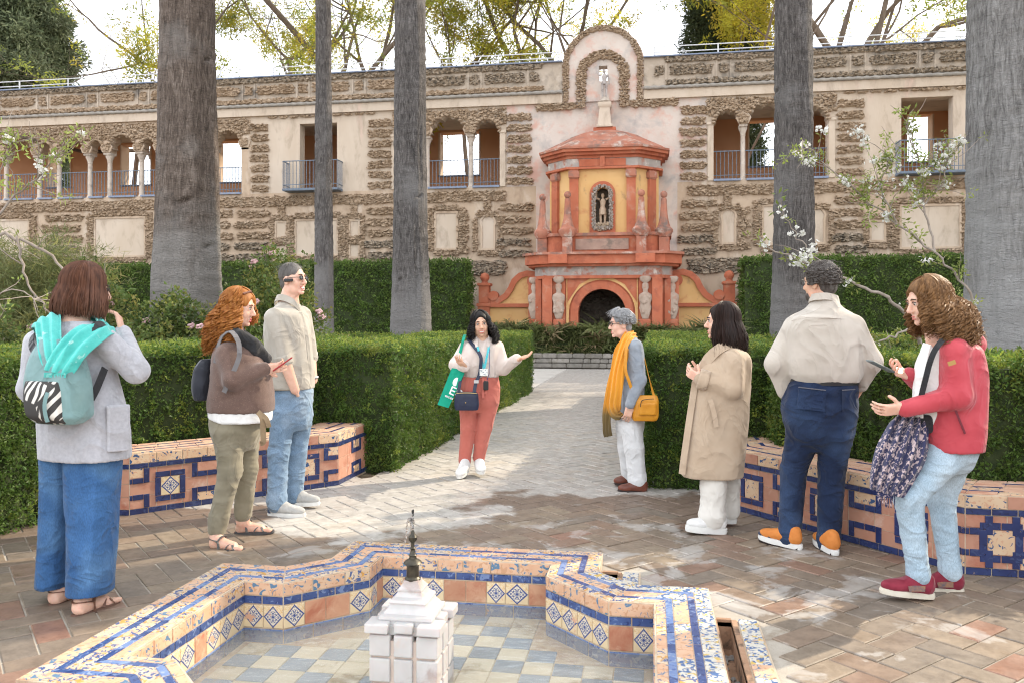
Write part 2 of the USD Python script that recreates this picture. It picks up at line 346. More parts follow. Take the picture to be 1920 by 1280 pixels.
DECO = tile_uv('scroll_tile', (.54, .37, .235), (.58, .47, .34), (.06, .095, .22), (.50, .26, .06), thr=.41, worn=.60, wear=(.56, .36, .21))
DECOW = tile_uv('white_scroll_tile', (.56, .52, .45), (.52, .50, .44), (.06, .12, .26), (.52, .36, .10), thr=.43, worn=.60, wear=(.55, .38, .24))
CREAM = tile_uv('bare_cream_tile', (.54, .31, .19), (.57, .38, .255), (.46, .25, .14), (.08, .16, .25), thr=.36, worn=.60, wear=(.47, .26, .16), rough=.55)
TERRA = mat('worn_terracotta', (.42, .20, .12), (.50, .29, .18), rough=.8, scale=7, bump=.3, bscale=60, bdist=.004, spots=((.36, .13, .075), 5, .5, .66), spots2=((.55, .38, .26), 8, .56, .70), rand=.10)
PINK = mat('bench_terracotta', (.43, .205, .135), (.50, .27, .185), rough=.75, scale=5, bump=.3, bscale=60, bdist=.004, spots=((.36, .13, .08), 4, .5, .68), spots2=((.55, .40, .32), 6, .58, .72), rand=.09)
GROUT = mat('pale_grout', (.50, .39, .28), (.58, .48, .36), rough=.9, scale=9, bump=.3, spots=((.40, .27, .18), 5, .5, .65))
def diamond_mat():
    N = {'a': ('uvmap', {'attribute': 'st'}), 'sx': ('separate_xyz', {}), 'ux': ('math', {'math_type': 'subtract', 'value2': .5}), 'uy': ('math', {'math_type': 'subtract', 'value2': .5}),
         'ax': ('math', {'math_type': 'absolute'}), 'ay': ('math', {'math_type': 'absolute'}), 'd': ('math', {'math_type': 'add'}),
         'rd': ('rgb_ramp', {'interpolate': False, 'ramp': [(0, (.62, .56, .44)), (.43, (.03, .055, .18)), (.515, (.60, .48, .30))]}),
         'fold': ('combine_xyz', {}), 'n': ('voronoi_texture', {'scale': 7.5, 'feature': 'distance_to_edge', 'randomness': .75}), 'rn': ('rgb_ramp', {'ramp': [(.035, (1, 1, 1)), (.075, (0, 0, 0))]}),
         'rin': ('rgb_ramp', {'interpolate': False, 'ramp': [(0, (1, 1, 1)), (.43, (0, 0, 0))]}), 'mul': ('math', {'math_type': 'multiply'}),
         'dot': ('rgb_ramp', {'interpolate': False, 'ramp': [(0, (1, 1, 1)), (.09, (0, 0, 0))]}), 'mxx': ('math', {'math_type': 'maximum'}),
         'm': ('mix', {'color2': (.035, .06, .19)}),
         'up': ('map_range', {'from_min': .45, 'from_max': .55, 'clamp': True}), 'out': ('rgb_ramp', {'interpolate': False, 'ramp': [(0, (0, 0, 0)), (.515, (1, 1, 1))]}), 'uo': ('math', {'math_type': 'multiply'}),
         'no': ('noise_texture', {'scale': 9, 'detail': 1, 'distortion': 1.5}), 'ro': ('rgb_ramp', {'ramp': [(.5, (.63, .52, .34)), (.54, (.50, .25, .05)), (.62, (.62, .53, .38))]}), 'mo': ('mix', {}),
         'g': ('geometry', {}), 'nw': ('noise_texture', {'scale': 9, 'detail': 6, 'roughness': .65}), 'rw': ('rgb_ramp', {'ramp': [(.60, (0, 0, 0)), (.63, (1, 1, 1))]}), 'mw': ('mix', {'color2': (.54, .31, .20)}),
         'p': ('principled_bsdf', {'roughness': .35})}
    L = [('a.UV', 'sx.vector'), ('sx.x', 'ux.value1'), ('sx.y', 'uy.value1'), ('ux.value', 'ax.value1'), ('uy.value', 'ay.value1'), ('ax.value', 'd.value1'), ('ay.value', 'd.value2'), ('d.value', 'rd.fac'),
         ('ax.value', 'fold.x'), ('ay.value', 'fold.y'), ('fold.vector', 'n.vector'), ('n.distance', 'rn.fac'), ('d.value', 'rin.fac'), ('rn.color', 'mul.value1'), ('rin.color', 'mul.value2'), ('d.value', 'dot.fac'), ('mul.value', 'mxx.value1'), ('dot.color', 'mxx.value2'),
         ('rd.color', 'm.color1'), ('mxx.value', 'm.fac'), ('sx.y', 'up.value'), ('d.value', 'out.fac'), ('up.result', 'uo.value1'), ('out.color', 'uo.value2'), ('a.UV', 'no.vector'), ('no.fac', 'ro.fac'),
         ('m.color', 'mo.color1'), ('ro.color', 'mo.color2'), ('uo.value', 'mo.fac'), ('g.position', 'nw.vector'), ('nw.fac', 'rw.fac'), ('mo.color', 'mw.color1'), ('rw.color', 'mw.fac'), ('mw.color', 'p.base_color')]
    return rawmat('diamond_tile', N, L, 'p.BSDF')
DIAM = diamond_mat()
def quad_tile(P, nrm, th, gap=.0025):
    """thin tile on the quad P (4 points, counter-clockwise seen from nrm), proud by th; with st"""
    P = np.asarray(P, float); c = P.mean(0); nrm = np.asarray(nrm, float)
    e = P - c; l = np.linalg.norm(e, axis=1, keepdims=True); base = c + e * np.maximum(1 - gap * 1.4 / l, .2)
    jit = nrm * (rng.random() - .5) * .0018
    top = c + e * np.maximum(1 - (gap + .0025) * 1.4 / l, .2) + nrm * th + jit
    mid = base + nrm * (th - .002) + jit
    v = np.vstack([top, mid, base - nrm * .004])
    f = [[0, 1, 2, 3]] + [[4 + i, 4 + (i + 1) % 4, (i + 1) % 4, i] for i in range(4)] + [[8 + i, 8 + (i + 1) % 4, 4 + (i + 1) % 4, 4 + i] for i in range(4)]
    uv = np.tile(np.array([[0, 0], [1, 0], [1, 1], [0, 1]], float), (3, 1))
    return (v, np.array(f)), uv
def lerp(a, b, t): return np.asarray(a, float) * (1 - t) + np.asarray(b, float) * t
def strip_tiles(parent, p0, p1, q0, q1, nrm, th, length, mats, name='tile', stag=0.0, skip=0.0):
    """tiles along p0->p1 (near edge) and q0->q1 (far edge)"""
    Lm = (np.linalg.norm(np.subtract(p1, p0)) + np.linalg.norm(np.subtract(q1, q0))) / 2
    n = max(1, int(round(Lm / length))); ts = np.linspace(0, 1, n + 1)
    if n > 1: ts[1:-1] += (rng.random(n - 1) - .5) * .22 / n
    for i in range(n):
        if rng.random() < skip: continue
        m, uv = quad_tile([lerp(p0, p1, ts[i]), lerp(p0, p1, ts[i + 1]), lerp(q0, q1, ts[i + 1]), lerp(q0, q1, ts[i])], nrm, th)
        obj(name, m, mats[rng.integers(len(mats))], parent, smooth=False, uv=uv)
# ---------------------------------------------------------------- fountain
fo = thing('star_fountain', 'star-shaped sunken fountain basin with blue and cream painted tile rim', 'fountain')
ZR, ZW, ZF = 0.046, -0.214, -0.272
mb = MB(); mb.prism(Polygon(star(RIM_W), [star(0.004)]), ZF - .05, ZR)
rim = obj('rim', mb, GROUT, fo, smooth=20)
S = {o: np.c_[star(o), np.full(16, ZR)] for o in (0, .012, .058, .094, .170, .206, .286)}
vis_e = [i for i in range(16) if max(star(0)[i][1], star(0)[(i + 1) % 16][1]) > 3.0]
for i in vis_e:
    j = (i + 1) % 16; up = (0, 0, 1); seq = list(S)
    right = star(0)[i][0] > FC[0] and star(0)[i][1] < FC[1] + .7
    pools = ([CREAM, DECO], [SKYB, BLUE, SKYB], [DECOW, CREAM, DECO] if right else [DECO, DECO, CREAM], [BLUE, SKYB, BLUE], [DECOW, DECOW] if right else [DECO, CREAM, DECO])
    for k, ln in zip(range(1, 6), (.15, .12, .10, .12, .14)):
        a, b = S[seq[k]], S[seq[k + 1]]
        strip_tiles(rim, b[i], b[j], a[i], a[j], up, .004, ln, pools[k - 1])
# inner wall courses
for i in vis_e:
    j = (i + 1) % 16; s0 = star(.004); a, b = s0[i], s0[j]
    d = (b - a) / np.linalg.norm(b - a); nin = np.array([-d[1], d[0], 0])
    if nin[:2] @ (np.array([.1, .6]) - (a + b) / 2) <= 0 and not (a[1] > 3.9 or b[1] > 3.9): continue
    z = lambda p, h: (p[0], p[1], h)
    A0, B0 = b, a                                                 # seen from the pool, left to right
    for z0, z1, ln, ms, nm in ((-.026, .040, .16, [CREAM, CREAM, DECO], 'lip_tile'), (-.073, -.030, .11, [BLUE], 'blue_tile'), (-.203, -.077, .126, [DIAM, DIAM, DIAM, DIAM, TERRA], 'diamond_tile'), (-.30, -.207, .2, [SKYB], 'base_tile')):
        strip_tiles(rim, z(B0, z0), z(A0, z0), z(B0, z1), z(A0, z1), nin, .005, ln, ms, nm)
# pool floor
fl = obj('pool_floor', MB().prism(star(.02), ZF - .05, ZF - .010), GROUT, fo, smooth=False)
TB = mat('floor_blue_tile', (.15, .215, .30), (.22, .29, .38), rough=.5, scale=9, spots=((.25, .24, .2), 6, .58, .7), rand=.15)
TY = mat('floor_cream_tile', (.60, .53, .40), (.66, .59, .47), rough=.5, scale=9, spots=((.30, .22, .12), 5, .55, .7), rand=.10)
star_in = Polygon(star(-.01)); T = .151
for i in range(-8, 9):
    for j in range(-8, 9):
        c_ = FC + np.array([(i + .5) * T, (j + .5) * T + .03])
        q = sbox(c_[0] - T / 2, c_[1] - T / 2, c_[0] + T / 2, c_[1] + T / 2)
        if not star_in.contains(q) or c_[1] < 2.9 or (abs(c_[0] - FC[0]) < .12 and abs(c_[1] - FC[1]) < .12): continue
        m_ = TB if (i + j) % 2 == 0 else TY
        if rng.random() < .10: m_ = TY
        obj('floor_tile', MB().box((c_[0], c_[1], ZF - .008), (T - .006, T - .006, .012), ch=.002), m_, fl, smooth=False)
wmb = MB(); v2, f2 = trimesh.creation.triangulate_polygon(Polygon(star(-.002)), engine='earcut'); wmb.add(np.c_[v2, np.full(len(v2), ZW)], f2)
WATER = rawmat('pool_water', {'fr': ('fresnel', {'IOR': 1.33}), 't': ('transparent_bsdf', {'color': (.97, .97, .94)}), 'gl': ('glossy_bsdf', {'color': (1, 1, 1), 'roughness': .03}),
    'g': ('geometry', {}), 'mp': ('mapping', {'scale': (1, 1.6, 1)}), 'n': ('noise_texture', {'scale': 8, 'detail': 4, 'distortion': 1.2}), 'b': ('bump', {'strength': 1.0, 'distance': .03}), 'df': ('diffuse_bsdf', {'color': (.46, .43, .36)}), 'mm': ('mix_closure', {'fac': .13}), 'm': ('mix_closure', {})},
    [('g.position', 'mp.vector'), ('mp.vector', 'n.vector'), ('n.fac', 'b.height'), ('b.normal', 'gl.normal'), ('fr.fac', 'm.fac'), ('t.BSDF', 'mm.closure1'), ('df.BSDF', 'mm.closure2'), ('mm.closure', 'm.closure1'), ('gl.BSDF', 'm.closure2')], 'm.closure')
obj('pool_water', wmb, WATER, smooth=False, label='shallow clear rippled water in the star fountain basin', cat='water', kind='structure')
# drain slots
CLAY = mat('drain_clay', (.30, .17, .10), (.40, .25, .16), rough=.9, scale=8, bump=.5, bscale=50, spots=((.10, .07, .05), 9, .5, .65))
for c_, lab in zip(CHAN, ('long open drain channel beside the right side of the fountain rim', 'small square drain hole beside the back right notch of the fountain rim')):
    t = thing('drain_channel', lab, 'drain'); x0, y0, x1, y1 = c_.bounds; mb = MB()
    mb.box(((x0 + x1) / 2, (y0 + y1) / 2, -.15), (x1 - x0 + .04, y1 - y0 + .04, .02))
    for (cx, cy, sx_, sy_) in (((x0 - .01), (y0 + y1) / 2, .02, y1 - y0), ((x1 + .012), (y0 + y1) / 2, .024, y1 - y0), ((x0 + x1) / 2, y1 + .012, x1 - x0, .024), ((x0 + x1) / 2, y0 - .012, x1 - x0, .024)):
        mb.box((cx, cy, -.067), (sx_, sy_, .146))
    obj('channel', mb, CLAY, t, smooth=False)
    g = MB()
    for k in range(60 if y1 - y0 > 1 else 14): g.ico((x0 + (x1 - x0) * rng.random(), y0 + (y1 - y0) * rng.random(), -.135), (.012 + .012 * rng.random(), .012 + .01 * rng.random(), .01), 1, .3, k)
    obj('pebbles', g, mat('pebble_grey', (.30, .28, .26), (.45, .43, .40), scale=15, rand=.3, island=True), t, kind='stuff')
    n = max(1, int((y1 - y0) / .13))
    for k in range(n):
        ya, yb = y0 + (y1 - y0) * k / n, y0 + (y1 - y0) * (k + 1) / n
        m_, uv = quad_tile([(x1 + .03, ya, .0), (x1 + .12, ya, .0), (x1 + .12, yb, .0), (x1 + .03, yb, .0)], (0, 0, 1), .012)
        obj('border_tile', m_, (DECOW, CREAM)[k % 2 if rng.random() < .5 else 0], t, smooth=False, uv=uv)
    mb = MB(); mb.box((x1 + .077, (y0 + y1) / 2, -.012), (.106, y1 - y0 + .05, .024)); obj('border_bed', mb, GROUT, t, smooth=False)
# turret
MARB = mat('veined_marble', (.40, .385, .375), (.47, .455, .445), rough=.45, scale=5, dist=1.2, spots=((.34, .29, .27), 4, .57, .66), spots2=((.46, .34, .27), 2.2, .54, .68), bump=.12, bscale=40, sss=.12)
tu = thing('fountain_turret', 'white marble turret with stepped pyramid top standing in the fountain pool', 'fountain spout')
cx, cy = FC
obj('core', MB().box((cx, cy, (ZF + .03) / 2 - .01), (.288, .288, .03 - ZF + .03)), mat('marble_joint', (.50, .40, .34), (.62, .54, .48), rough=.8, scale=8), tu, smooth=False)
def hbox(c, s, r=.008, seg=5):
    import manifold3d as m3
    h = np.asarray(s, float) / 2 - r
    pts = MB()
    for a in (-1, 1):
        for b in (-1, 1):
            for d in (-1, 1): pts.ico((a * h[0], b * h[1], d * h[2]), r, 1)
    return trimesh.Trimesh(*pts.get()).convex_hull.apply_translation(c)
z = ZF
for row, (h, w, pr) in enumerate(((.12, .315, 0), (.115, .315, 0), (.105, .315, 0), (.052, .35, .016))):
    for k, (u0, u1) in enumerate(((-.5, -.19), (-.14, .14), (.19, .5))):
        for sd in range(4):
            if k == 2: continue
            if row == 3 and k == 1: wl = (u1 - u0) * .315; dep = .05; off = .315 / 2 - .025
            elif k == 0: wl = (u1 - u0) * w; dep = wl; off = w / 2 - dep / 2
            else: wl = (u1 - u0) * w; dep = .05; off = w / 2 - .025 + .001
            c2 = np.array([(u0 + u1) / 2 * w, -off, 0]); c2 = rotz(c2, sd * math.pi / 2)
            size = (wl, dep, h - .008) if sd % 2 == 0 else (dep, wl, h - .008)
            obj('marble_block', hbox((cx + c2[0], cy + c2[1], z + h / 2), size), MARB, tu, smooth=30)
    z += h
mb = MB(); mb.lathe([(r * math.sqrt(2), zz) for r, zz in ((.135, .058), (.135, .098), (.122, .102), (.118, .112), (.124, .122), (.122, .134), (.106, .142), (.100, .152), (.090, .163), (.084, .178), (.088, .186), (.082, .196), (.066, .206), (.055, .226), (.058, .234), (.050, .242), (.036, .262), (.034, .272))], (cx, cy, 0), 4, rz=math.pi / 4)
obj('spire', mb, MARB, tu, smooth=25)
BRZ = mat('dark_bronze', (.035, .033, .028), (.09, .08, .06), rough=.38, scale=30, metal=.75, bump=.15)
mb = MB(); mb.lathe([(.036, .268), (.038, .276), (.030, .284), (.028, .33), (.034, .338), (.044, .346), (.036, .356), (.018, .366), (.016, .376), (.021, .382), (.013, .39), (.010, .406), (.016, .414), (.009, .42), (.008, .438), (.020, .452), (.021, .466), (.012, .478), (.007, .492), (.004, .498)], (cx, cy, 0), 16)
obj('bronze_finial', mb, BRZ, tu, smooth=40)
JET = rawmat('water_jet', {'g': ('glass_bsdf', {'color': (1, 1, 1), 'roughness': .05, 'IOR': 1.33})}, [], 'g.BSDF')
mb = MB(); g = np.random.default_rng(5)
for sgn, spread in ((-1, .055), (-.55, .03), (.12, .01)):
    n = 26
    for k in range(n):
        t = k / (n - 1); x = sgn * spread * t; zz = .50 + .36 * t - .36 * t * t * (1.25 if sgn < -.3 else .95); zz = .50 + .40 * t * (1 - t) * .85 - (.28 * t * t if sgn < -.3 else 0)
        mb.ico((cx + x + g.normal() * .002, cy + g.normal() * .002, zz), (.0035 + .002 * g.random(), .0035, .007 + .004 * g.random()), 1)
obj('water_jet', mb, JET, smooth=True, label='thin jet of water rising from the bronze nozzle of the turret', cat='water jet')

# ---------------------------------------------------------------- benches
BH, BD = 0.47, 0.46
SEAT = mat('bench_seat_terracotta', (.47, .27, .18), (.54, .36, .25), rough=.8, scale=6, bump=.3, bscale=60, spots=((.40, .19, .12), 4, .52, .68), spots2=((.58, .46, .36), 7, .55, .7), rand=.08)
LIP = tile_uv('bench_lip_tile', (.55, .37, .23), (.58, .43, .29), (.52, .30, .19), (.03, .07, .16), thr=.36, worn=.62, wear=(.50, .31, .20), rough=.5)
NAVY = tile_uv('navy_tile', (.014, .02, .07), (.022, .035, .11), (.010, .014, .045), (.035, .05, .12), thr=.32, worn=.67, wear=(.45, .30, .22), rough=.3)
def offset_line(P, d):
    P = np.asarray(P, float); out = []
    for i in range(len(P)):
        n = []
        if i > 0: e = P[i] - P[i - 1]; n.append(np.array([e[1], -e[0]]) / np.linalg.norm(e))
        if i < len(P) - 1: e = P[i + 1] - P[i]; n.append(np.array([e[1], -e[0]]) / np.linalg.norm(e))
        if len(n) == 1: out.append(P[i] + n[0] * d)
        else: b = n[0] + n[1]; out.append(P[i] + b * d * 2 / (b @ b))
    return np.array(out)
def bench(P, label):
    """P: front line, right-hand side of travel = towards the hedge (away from the plaza)"""
    t = thing('tiled_bench', label, 'bench'); P = np.asarray(P, float)
    back = offset_line(P, BD)
    body = Polygon(np.vstack([P, back[::-1]]))
    if not body.exterior.is_ccw: body = Polygon(list(body.exterior.coords)[::-1])
    obj('core', MB().prism(body, -.02, BH - .006), GROUT, t, smooth=20)
    count = [0]
    def tl(s, a0, a1, b0, b1, z0, z1, m, nm, th=.006):
        """front tile on segment s between distances a0..a1, z0..z1"""
        p, q = P[s], P[s + 1]; L = np.linalg.norm(q - p); d = (q - p) / L; n = -np.array([d[1], -d[0]])
        f = lambda a, zz: (*(p + d * a), zz)
        a0, a1 = max(a0, 0), min(a1, L)
        if a1 - a0 < .012: return
        c = [f(a1, z0), f(a0, z0), f(a0, z1), f(a1, z1)]
        if np.cross(np.subtract(c[1], c[0]), np.subtract(c[3], c[0])) @ np.array([n[0], n[1], 0]) < 0: c = [c[1], c[0], c[3], c[2]]
        m_, uv = quad_tile(c, (n[0], n[1], 0), th); obj(nm, m_, m, t, smooth=False, uv=uv)
    for s in range(len(P) - 1):
        p, q = P[s], P[s + 1]; L = np.linalg.norm(q - p); w = .042
        n = max(1, round(L / .205))
        for k in range(n):                                          # background panels and the lip above
            for z0, z1 in ((w, .135), (.135, .235), (.235, .345)):
                tl(s, L * k / n, L * (k + 1) / n, 0, 0, z0, z1, PINK, 'panel_tile', .003)
            tl(s, L * k / n, L * (k + 1) / n, 0, 0, .385, BH - .012, (LIP, LIP, PINK)[int(rng.integers(3))], 'lip_tile', .006)
        n = max(1, round(L / .14))
        for k in range(n):
            for z0, z1 in ((0, w), (.348, .383)): tl(s, L * k / n, L * (k + 1) / n, 0, 0, z0, z1, NAVY, 'navy_tile', .008)
        if L > 1:
            mods = [L * x for x in (.17, .50, .83)]
            for c_ in mods:                                         # square rings
                r = .115; zc = .192
                for (a0, a1, z0, z1) in ((-r, 0, zc + r - w, zc + r), (0, r, zc + r - w, zc + r), (-r, 0, zc - r, zc - r + w), (0, r, zc - r, zc - r + w), (-r, -r + w, zc - r + w, zc + r - w), (r - w, r, zc - r + w, zc + r - w)):
                    tl(s, c_ + a0, c_ + a1, 0, 0, z0, z1, NAVY, 'navy_tile', .009)
                tl(s, c_ - r + w, c_ + r - w, 0, 0, zc - r + w, zc + r - w, (LIP, DIAM)[int(rng.random() < .10)], 'centre_tile', .007)
            bet = [(mods[i] + mods[i + 1]) / 2 for i in range(2)] + [0.02, L - .02]
        else: bet = [L / 2]
        for c_ in bet:                                              # hanging and standing box frames
            for zt, zb, side in ((.348, .232, 1), (.150, w, -1)):
                hw = .125
                tl(s, c_ - hw, c_ - hw + w, 0, 0, zb, zt, NAVY, 'navy_tile', .009); tl(s, c_ + hw - w, c_ + hw, 0, 0, zb, zt, NAVY, 'navy_tile', .009)
                zz = (zb, zb + w) if side > 0 else (zt - w, zt)
                tl(s, c_ - hw + w, c_, 0, 0, *zz, NAVY, 'navy_tile', .009); tl(s, c_, c_ + hw - w, 0, 0, *zz, NAVY, 'navy_tile', .009)
                tl(s, c_ - hw + w, c_ + hw - w, 0, 0, zb + w if side > 0 else zb, zt if side > 0 else zt - w, (LIP, PINK, PINK, LIP, PINK)[int(rng.integers(5))], 'centre_tile', .006)
    # seat: rows of terracotta with blue strips
    for s in range(len(P) - 1):
        Ls = [offset_line(P, o)[[s, s + 1]] for o in (.004, .075, .105, .20, .232, .33, .362, BD - .004)]
        for r in range(7):
            (p0, p1), (q0, q1) = Ls[r], Ls[r + 1]
            z3 = lambda p: (p[0], p[1], BH - .006)
            strip_tiles(t, z3(q0), z3(q1), z3(p0), z3(p1), (0, 0, 1), .006, .17, [NAVY, NAVY, SEAT] if r in (1, 3, 5) else [SEAT, SEAT, SEAT, LIP], 'seat_tile')
    return t
BENCH_L = [(-4.75, 5.62), (-3.88, 5.68), (-2.76, 7.05), (-2.76, 7.95)]
BENCH_R = [(.55, 7.9), (.55, 6.75), (1.80, 5.16), (2.9, 5.10)]
bench(BENCH_L[::-1], 'long low bench of pink and navy tiles in front of the left hedge')
bench(BENCH_R[::-1], 'long low bench of pink and navy tiles in front of the right hedge')

# ============================================================ GALLERY WALL AND PORTAL
GY = 29.5
PLAST = mat('aged_plaster', (.46, .345, .245), (.54, .43, .325), rough=.9, scale=.9, bump=.25, bscale=18, bdist=.02, stretch=(1, 1, .5), spots=((.34, .245, .175), 2.2, .50, .70), spots2=((.60, .51, .42), 1.3, .54, .68))
PLASTW = mat('white_plaster', (.50, .405, .31), (.58, .49, .40), rough=.9, scale=1.2, bump=.25, bscale=18, bdist=.02, stretch=(1, 1, .4), spots=((.36, .285, .215), 2.2, .52, .72), spots2=((.60, .44, .36), 1.1, .60, .75))
PLASTP = mat('pink_stained_plaster', (.54, .45, .39), (.61, .54, .485), rough=.9, scale=1.2, bump=.3, bscale=15, bdist=.02, spots=((.58, .37, .30), 1.6, .50, .64), spots2=((.40, .37, .35), 1.1, .53, .70))
PARAP = mat('weathered_parapet', (.40, .33, .26), (.50, .42, .34), rough=.95, scale=1.4, bump=.4, bscale=16, bdist=.02, spots=((.17, .15, .13), 1.0, .50, .68), spots2=((.56, .48, .40), 2.1, .55, .7))
ROCK = mat('tufa_rockwork', (.47, .335, .22), (.62, .47, .335), rough=.95, scale=2.5, bump=.8, bscale=30, bdist=.03, spots=((.19, .135, .09), 13, .53, .67), spots2=((.60, .48, .36), 1.7, .55, .72), rand=.26, island=True)  # dark spots in the colour stand in for shaded crevices
ROCKG = mat('grey_tufa_rockwork', (.39, .305, .22), (.53, .425, .32), rough=.95, scale=2.5, bump=.8, bscale=30, bdist=.03, spots=((.11, .095, .075), 11, .47, .62), rand=.22, island=True)  # dark spots here too put crevice shade into the colour
INNER = mat('peach_loggia_wall', (.62, .33, .18), (.68, .39, .23), rough=.9, scale=1.0, bump=.1)
INNERP = mat('sunlit_loggia_wall', (.66, .50, .36), (.70, .55, .42), rough=.9, scale=1.0, bump=.1)  # paler copy of the loggia wall, sunlight on the reveals painted in
STONE = mat('column_stone', (.46, .38, .31), (.58, .51, .44), rough=.8, scale=4, bump=.3, bscale=30, spots=((.30, .25, .21), 3, .52, .68))
BLUEP = mat('blue_painted_iron', (.105, .14, .19), (.145, .18, .23), rough=.5, scale=10, spots=((.20, .17, .15), 9, .62, .75))
BLUEC = mat('blue_coping_tile', (.16, .20, .29), (.23, .27, .36), rough=.6, scale=5, spots=((.30, .28, .26), 3, .55, .7))
def rocks(b, x0, x1, z0, z1, y=GY, size=(.088, .06, .030), dens=1.0, seed=0, depth=.06, inside=None):
    g = np.random.default_rng(int(abs(x0 * 131 + z0 * 977 + seed * 17) * 10) % 2**31)
    if inside is None: b.box(((x0 + x1) / 2, y - depth * .3, (z0 + z1) / 2), ((x1 - x0) * .96, depth * .9, (z1 - z0) * .9), ch=.02)
    n = int((x1 - x0) * (z1 - z0) / (size[0] * size[2] * 4) * 6.4 * dens) + 2
    for k in range(n):
        x, z = x0 + (x1 - x0) * g.random(), z0 + (z1 - z0) * g.random()
        if inside is not None and not inside(x, z): continue
        s = .40 + 1.0 * g.random(); r = np.array(size) * (.70, .95, .78) * s * (1, 1, .75 + .5 * g.random())
        v, f = ICO[0]; v = v * (1 + .75 * (g.random((len(v), 1)) - .5))
        v = v * r; a = g.normal() * .22; c_, s_ = math.cos(a), math.sin(a); t = g.normal() * .3; ct, st = math.cos(t), math.sin(t)
        v = v @ np.array([[c_, 0, s_], [0, 1, 0], [-s_, 0, c_]]) @ np.array([[1, 0, 0], [0, ct, st], [0, -st, ct]])
        b.add(v + (x, y - depth * (.2 + .8 * g.random()) , z), f)
    return b
gal = thing('grotto_gallery', 'long two-storey gallery wall of beige plaster and rough rockwork with an upper loggia', 'gallery')
X0, X1 = -30.0, 15.5
# openings of the upper storey
def scallop(x0, x1, zs, zt, z0=6.35, lobes=5):
    c, w, h = (x0 + x1) / 2, (x1 - x0) / 2, zt - zs; pts = [(x0, z0), (x1, z0), (x1, zs)]
    for k in range(lobes):
        a0, a1 = math.pi * k / lobes, math.pi * (k + 1) / lobes
        for t in np.linspace(0, 1, 6)[1:]:
            a = a0 + (a1 - a0) * t; r = 1 - .16 * (1 - math.sin(math.pi * t)) if lobes > 1 else 1
            pts.append((c + w * r * math.cos(a), zs + h * r * math.sin(a)))
    return Polygon(pts + [(x0, zs)]).buffer(0)
colx = [-27.99, -26.63, -25.77, -24.25, -23.37, -22.0, -21.13, -19.75, -18.88, -17.5, -16.66, -15.3]
ops = [scallop(a + .13, b - .13, 8.25, 8.78 if b - a > 1.1 else 8.60, lobes=5 if b - a > 1.1 else 3) for a, b in zip(colx[:-1], colx[1:])]
w2 = [(-9.25, -8.22), (-8.06, -6.62), (-6.38, -5.39)]; w4 = [(2.17, 3.08), (3.27, 4.80), (4.98, 5.96)]
for ws in (w2, w4):
    ops += [scallop(a, b, 8.35 if b - a < 1.2 else 8.40, 8.80 if b - a < 1.2 else 8.98) for a, b in ws]
doors = [(-13.07, -11.59, 6.35, 8.92), (8.30, 9.92, 6.35, 8.95)]
ops += [sbox(*(d[0], d[2], d[1], d[3])) for d in doors]
slot = sbox(-1.80, 9.98, -1.50, 10.52)
from shapely.ops import unary_union
holes = unary_union(ops + [slot, sbox(colx[0] + .13, 6.35, colx[-1] - .13, 8.10), sbox(-9.25, 6.35, -5.39, 8.28), sbox(2.17, 6.35, 5.96, 8.28)])
def zone(x0, x1, z0, z1): return sbox(x0, z0, x1, z1).difference(holes)
for x0, x1, z0, z1, m, nm in ((X0, -4.06, 0, 6.33, PLAST, 'lower_wall'), (-4.06, .93, 0, 6.33, PLASTP, 'lower_wall'), (.93, X1, 0, 6.33, PLAST, 'lower_wall'),
        (X0, -15.06, 6.33, 9.27, PLAST, 'arcade_wall'), (-15.06, -9.45, 6.33, 9.27, PLASTW, 'upper_wall'), (-9.45, -5.13, 6.33, 9.27, PLASTW, 'arcade_wall'), (-5.13, 1.93, 6.33, 9.27, PLASTP, 'upper_wall'),
        (1.93, 6.26, 6.33, 9.27, PLASTW, 'arcade_wall'), (6.26, X1, 6.33, 9.27, PLASTW, 'upper_wall')):
    obj(nm, MB().slab(zone(x0, x1, z0, z1), GY, GY + .45), m, gal, smooth=False)
gab = Polygon([(-3.10, 9.27), (-.23, 9.27)] + [(-1.665 + 1.435 * math.cos(a), 10.55 + 1.40 * math.sin(a)) for a in np.linspace(0, math.pi, 30)]).difference(slot)
obj('gable', MB().slab(gab, GY - .06, GY + .40), PLASTP, gal, smooth=False)
ring = Polygon([(-3.02, 9.30)] + [(-1.665 + 1.36 * math.cos(a), 10.55 + 1.32 * math.sin(a)) for a in np.linspace(math.pi, 0, 30)] + [(-.31, 9.30), (-.48, 9.30)] + [(-1.665 + 1.19 * math.cos(a), 10.55 + 1.15 * math.sin(a)) for a in np.linspace(0, math.pi, 30)] + [(-2.85, 9.30)])
def ring_rocks(rin, rout, cz, zlow, size, d, seed, parent, y):
    ins = lambda x, z: (z >= cz and rin < math.hypot(x + 1.665, z - cz) < rout) or (z < cz and rin < abs(x + 1.665) < rout)
    for k, (a, c_) in enumerate(((-1.665 - rout, -1.665 - rin * .6), (-1.665 - rin * .6, -1.665 + rin * .6), (-1.665 + rin * .6, -1.665 + rout))):
        b = rocks(MB(), a, c_, zlow, cz + rout, y, size, d, seed + k, .05, ins)
        obj('rockwork_arch', b, ROCK, parent, smooth=40)
ring_rocks(1.22, 1.40, 10.55, 9.30, (.06, .05, .03), 1.6, 3, gal, GY - .06)
ring_rocks(.62, .92, 10.15, 9.05, (.09, .06, .035), 1.3, 9, gal, GY - .07)
obj('gable_coping', MB().tube([(-1.665 + 1.43 * math.cos(a), GY + .17, 10.55 + 1.40 * math.sin(a)) for a in np.linspace(0, math.pi, 30)], .05, 8), STONE, gal)
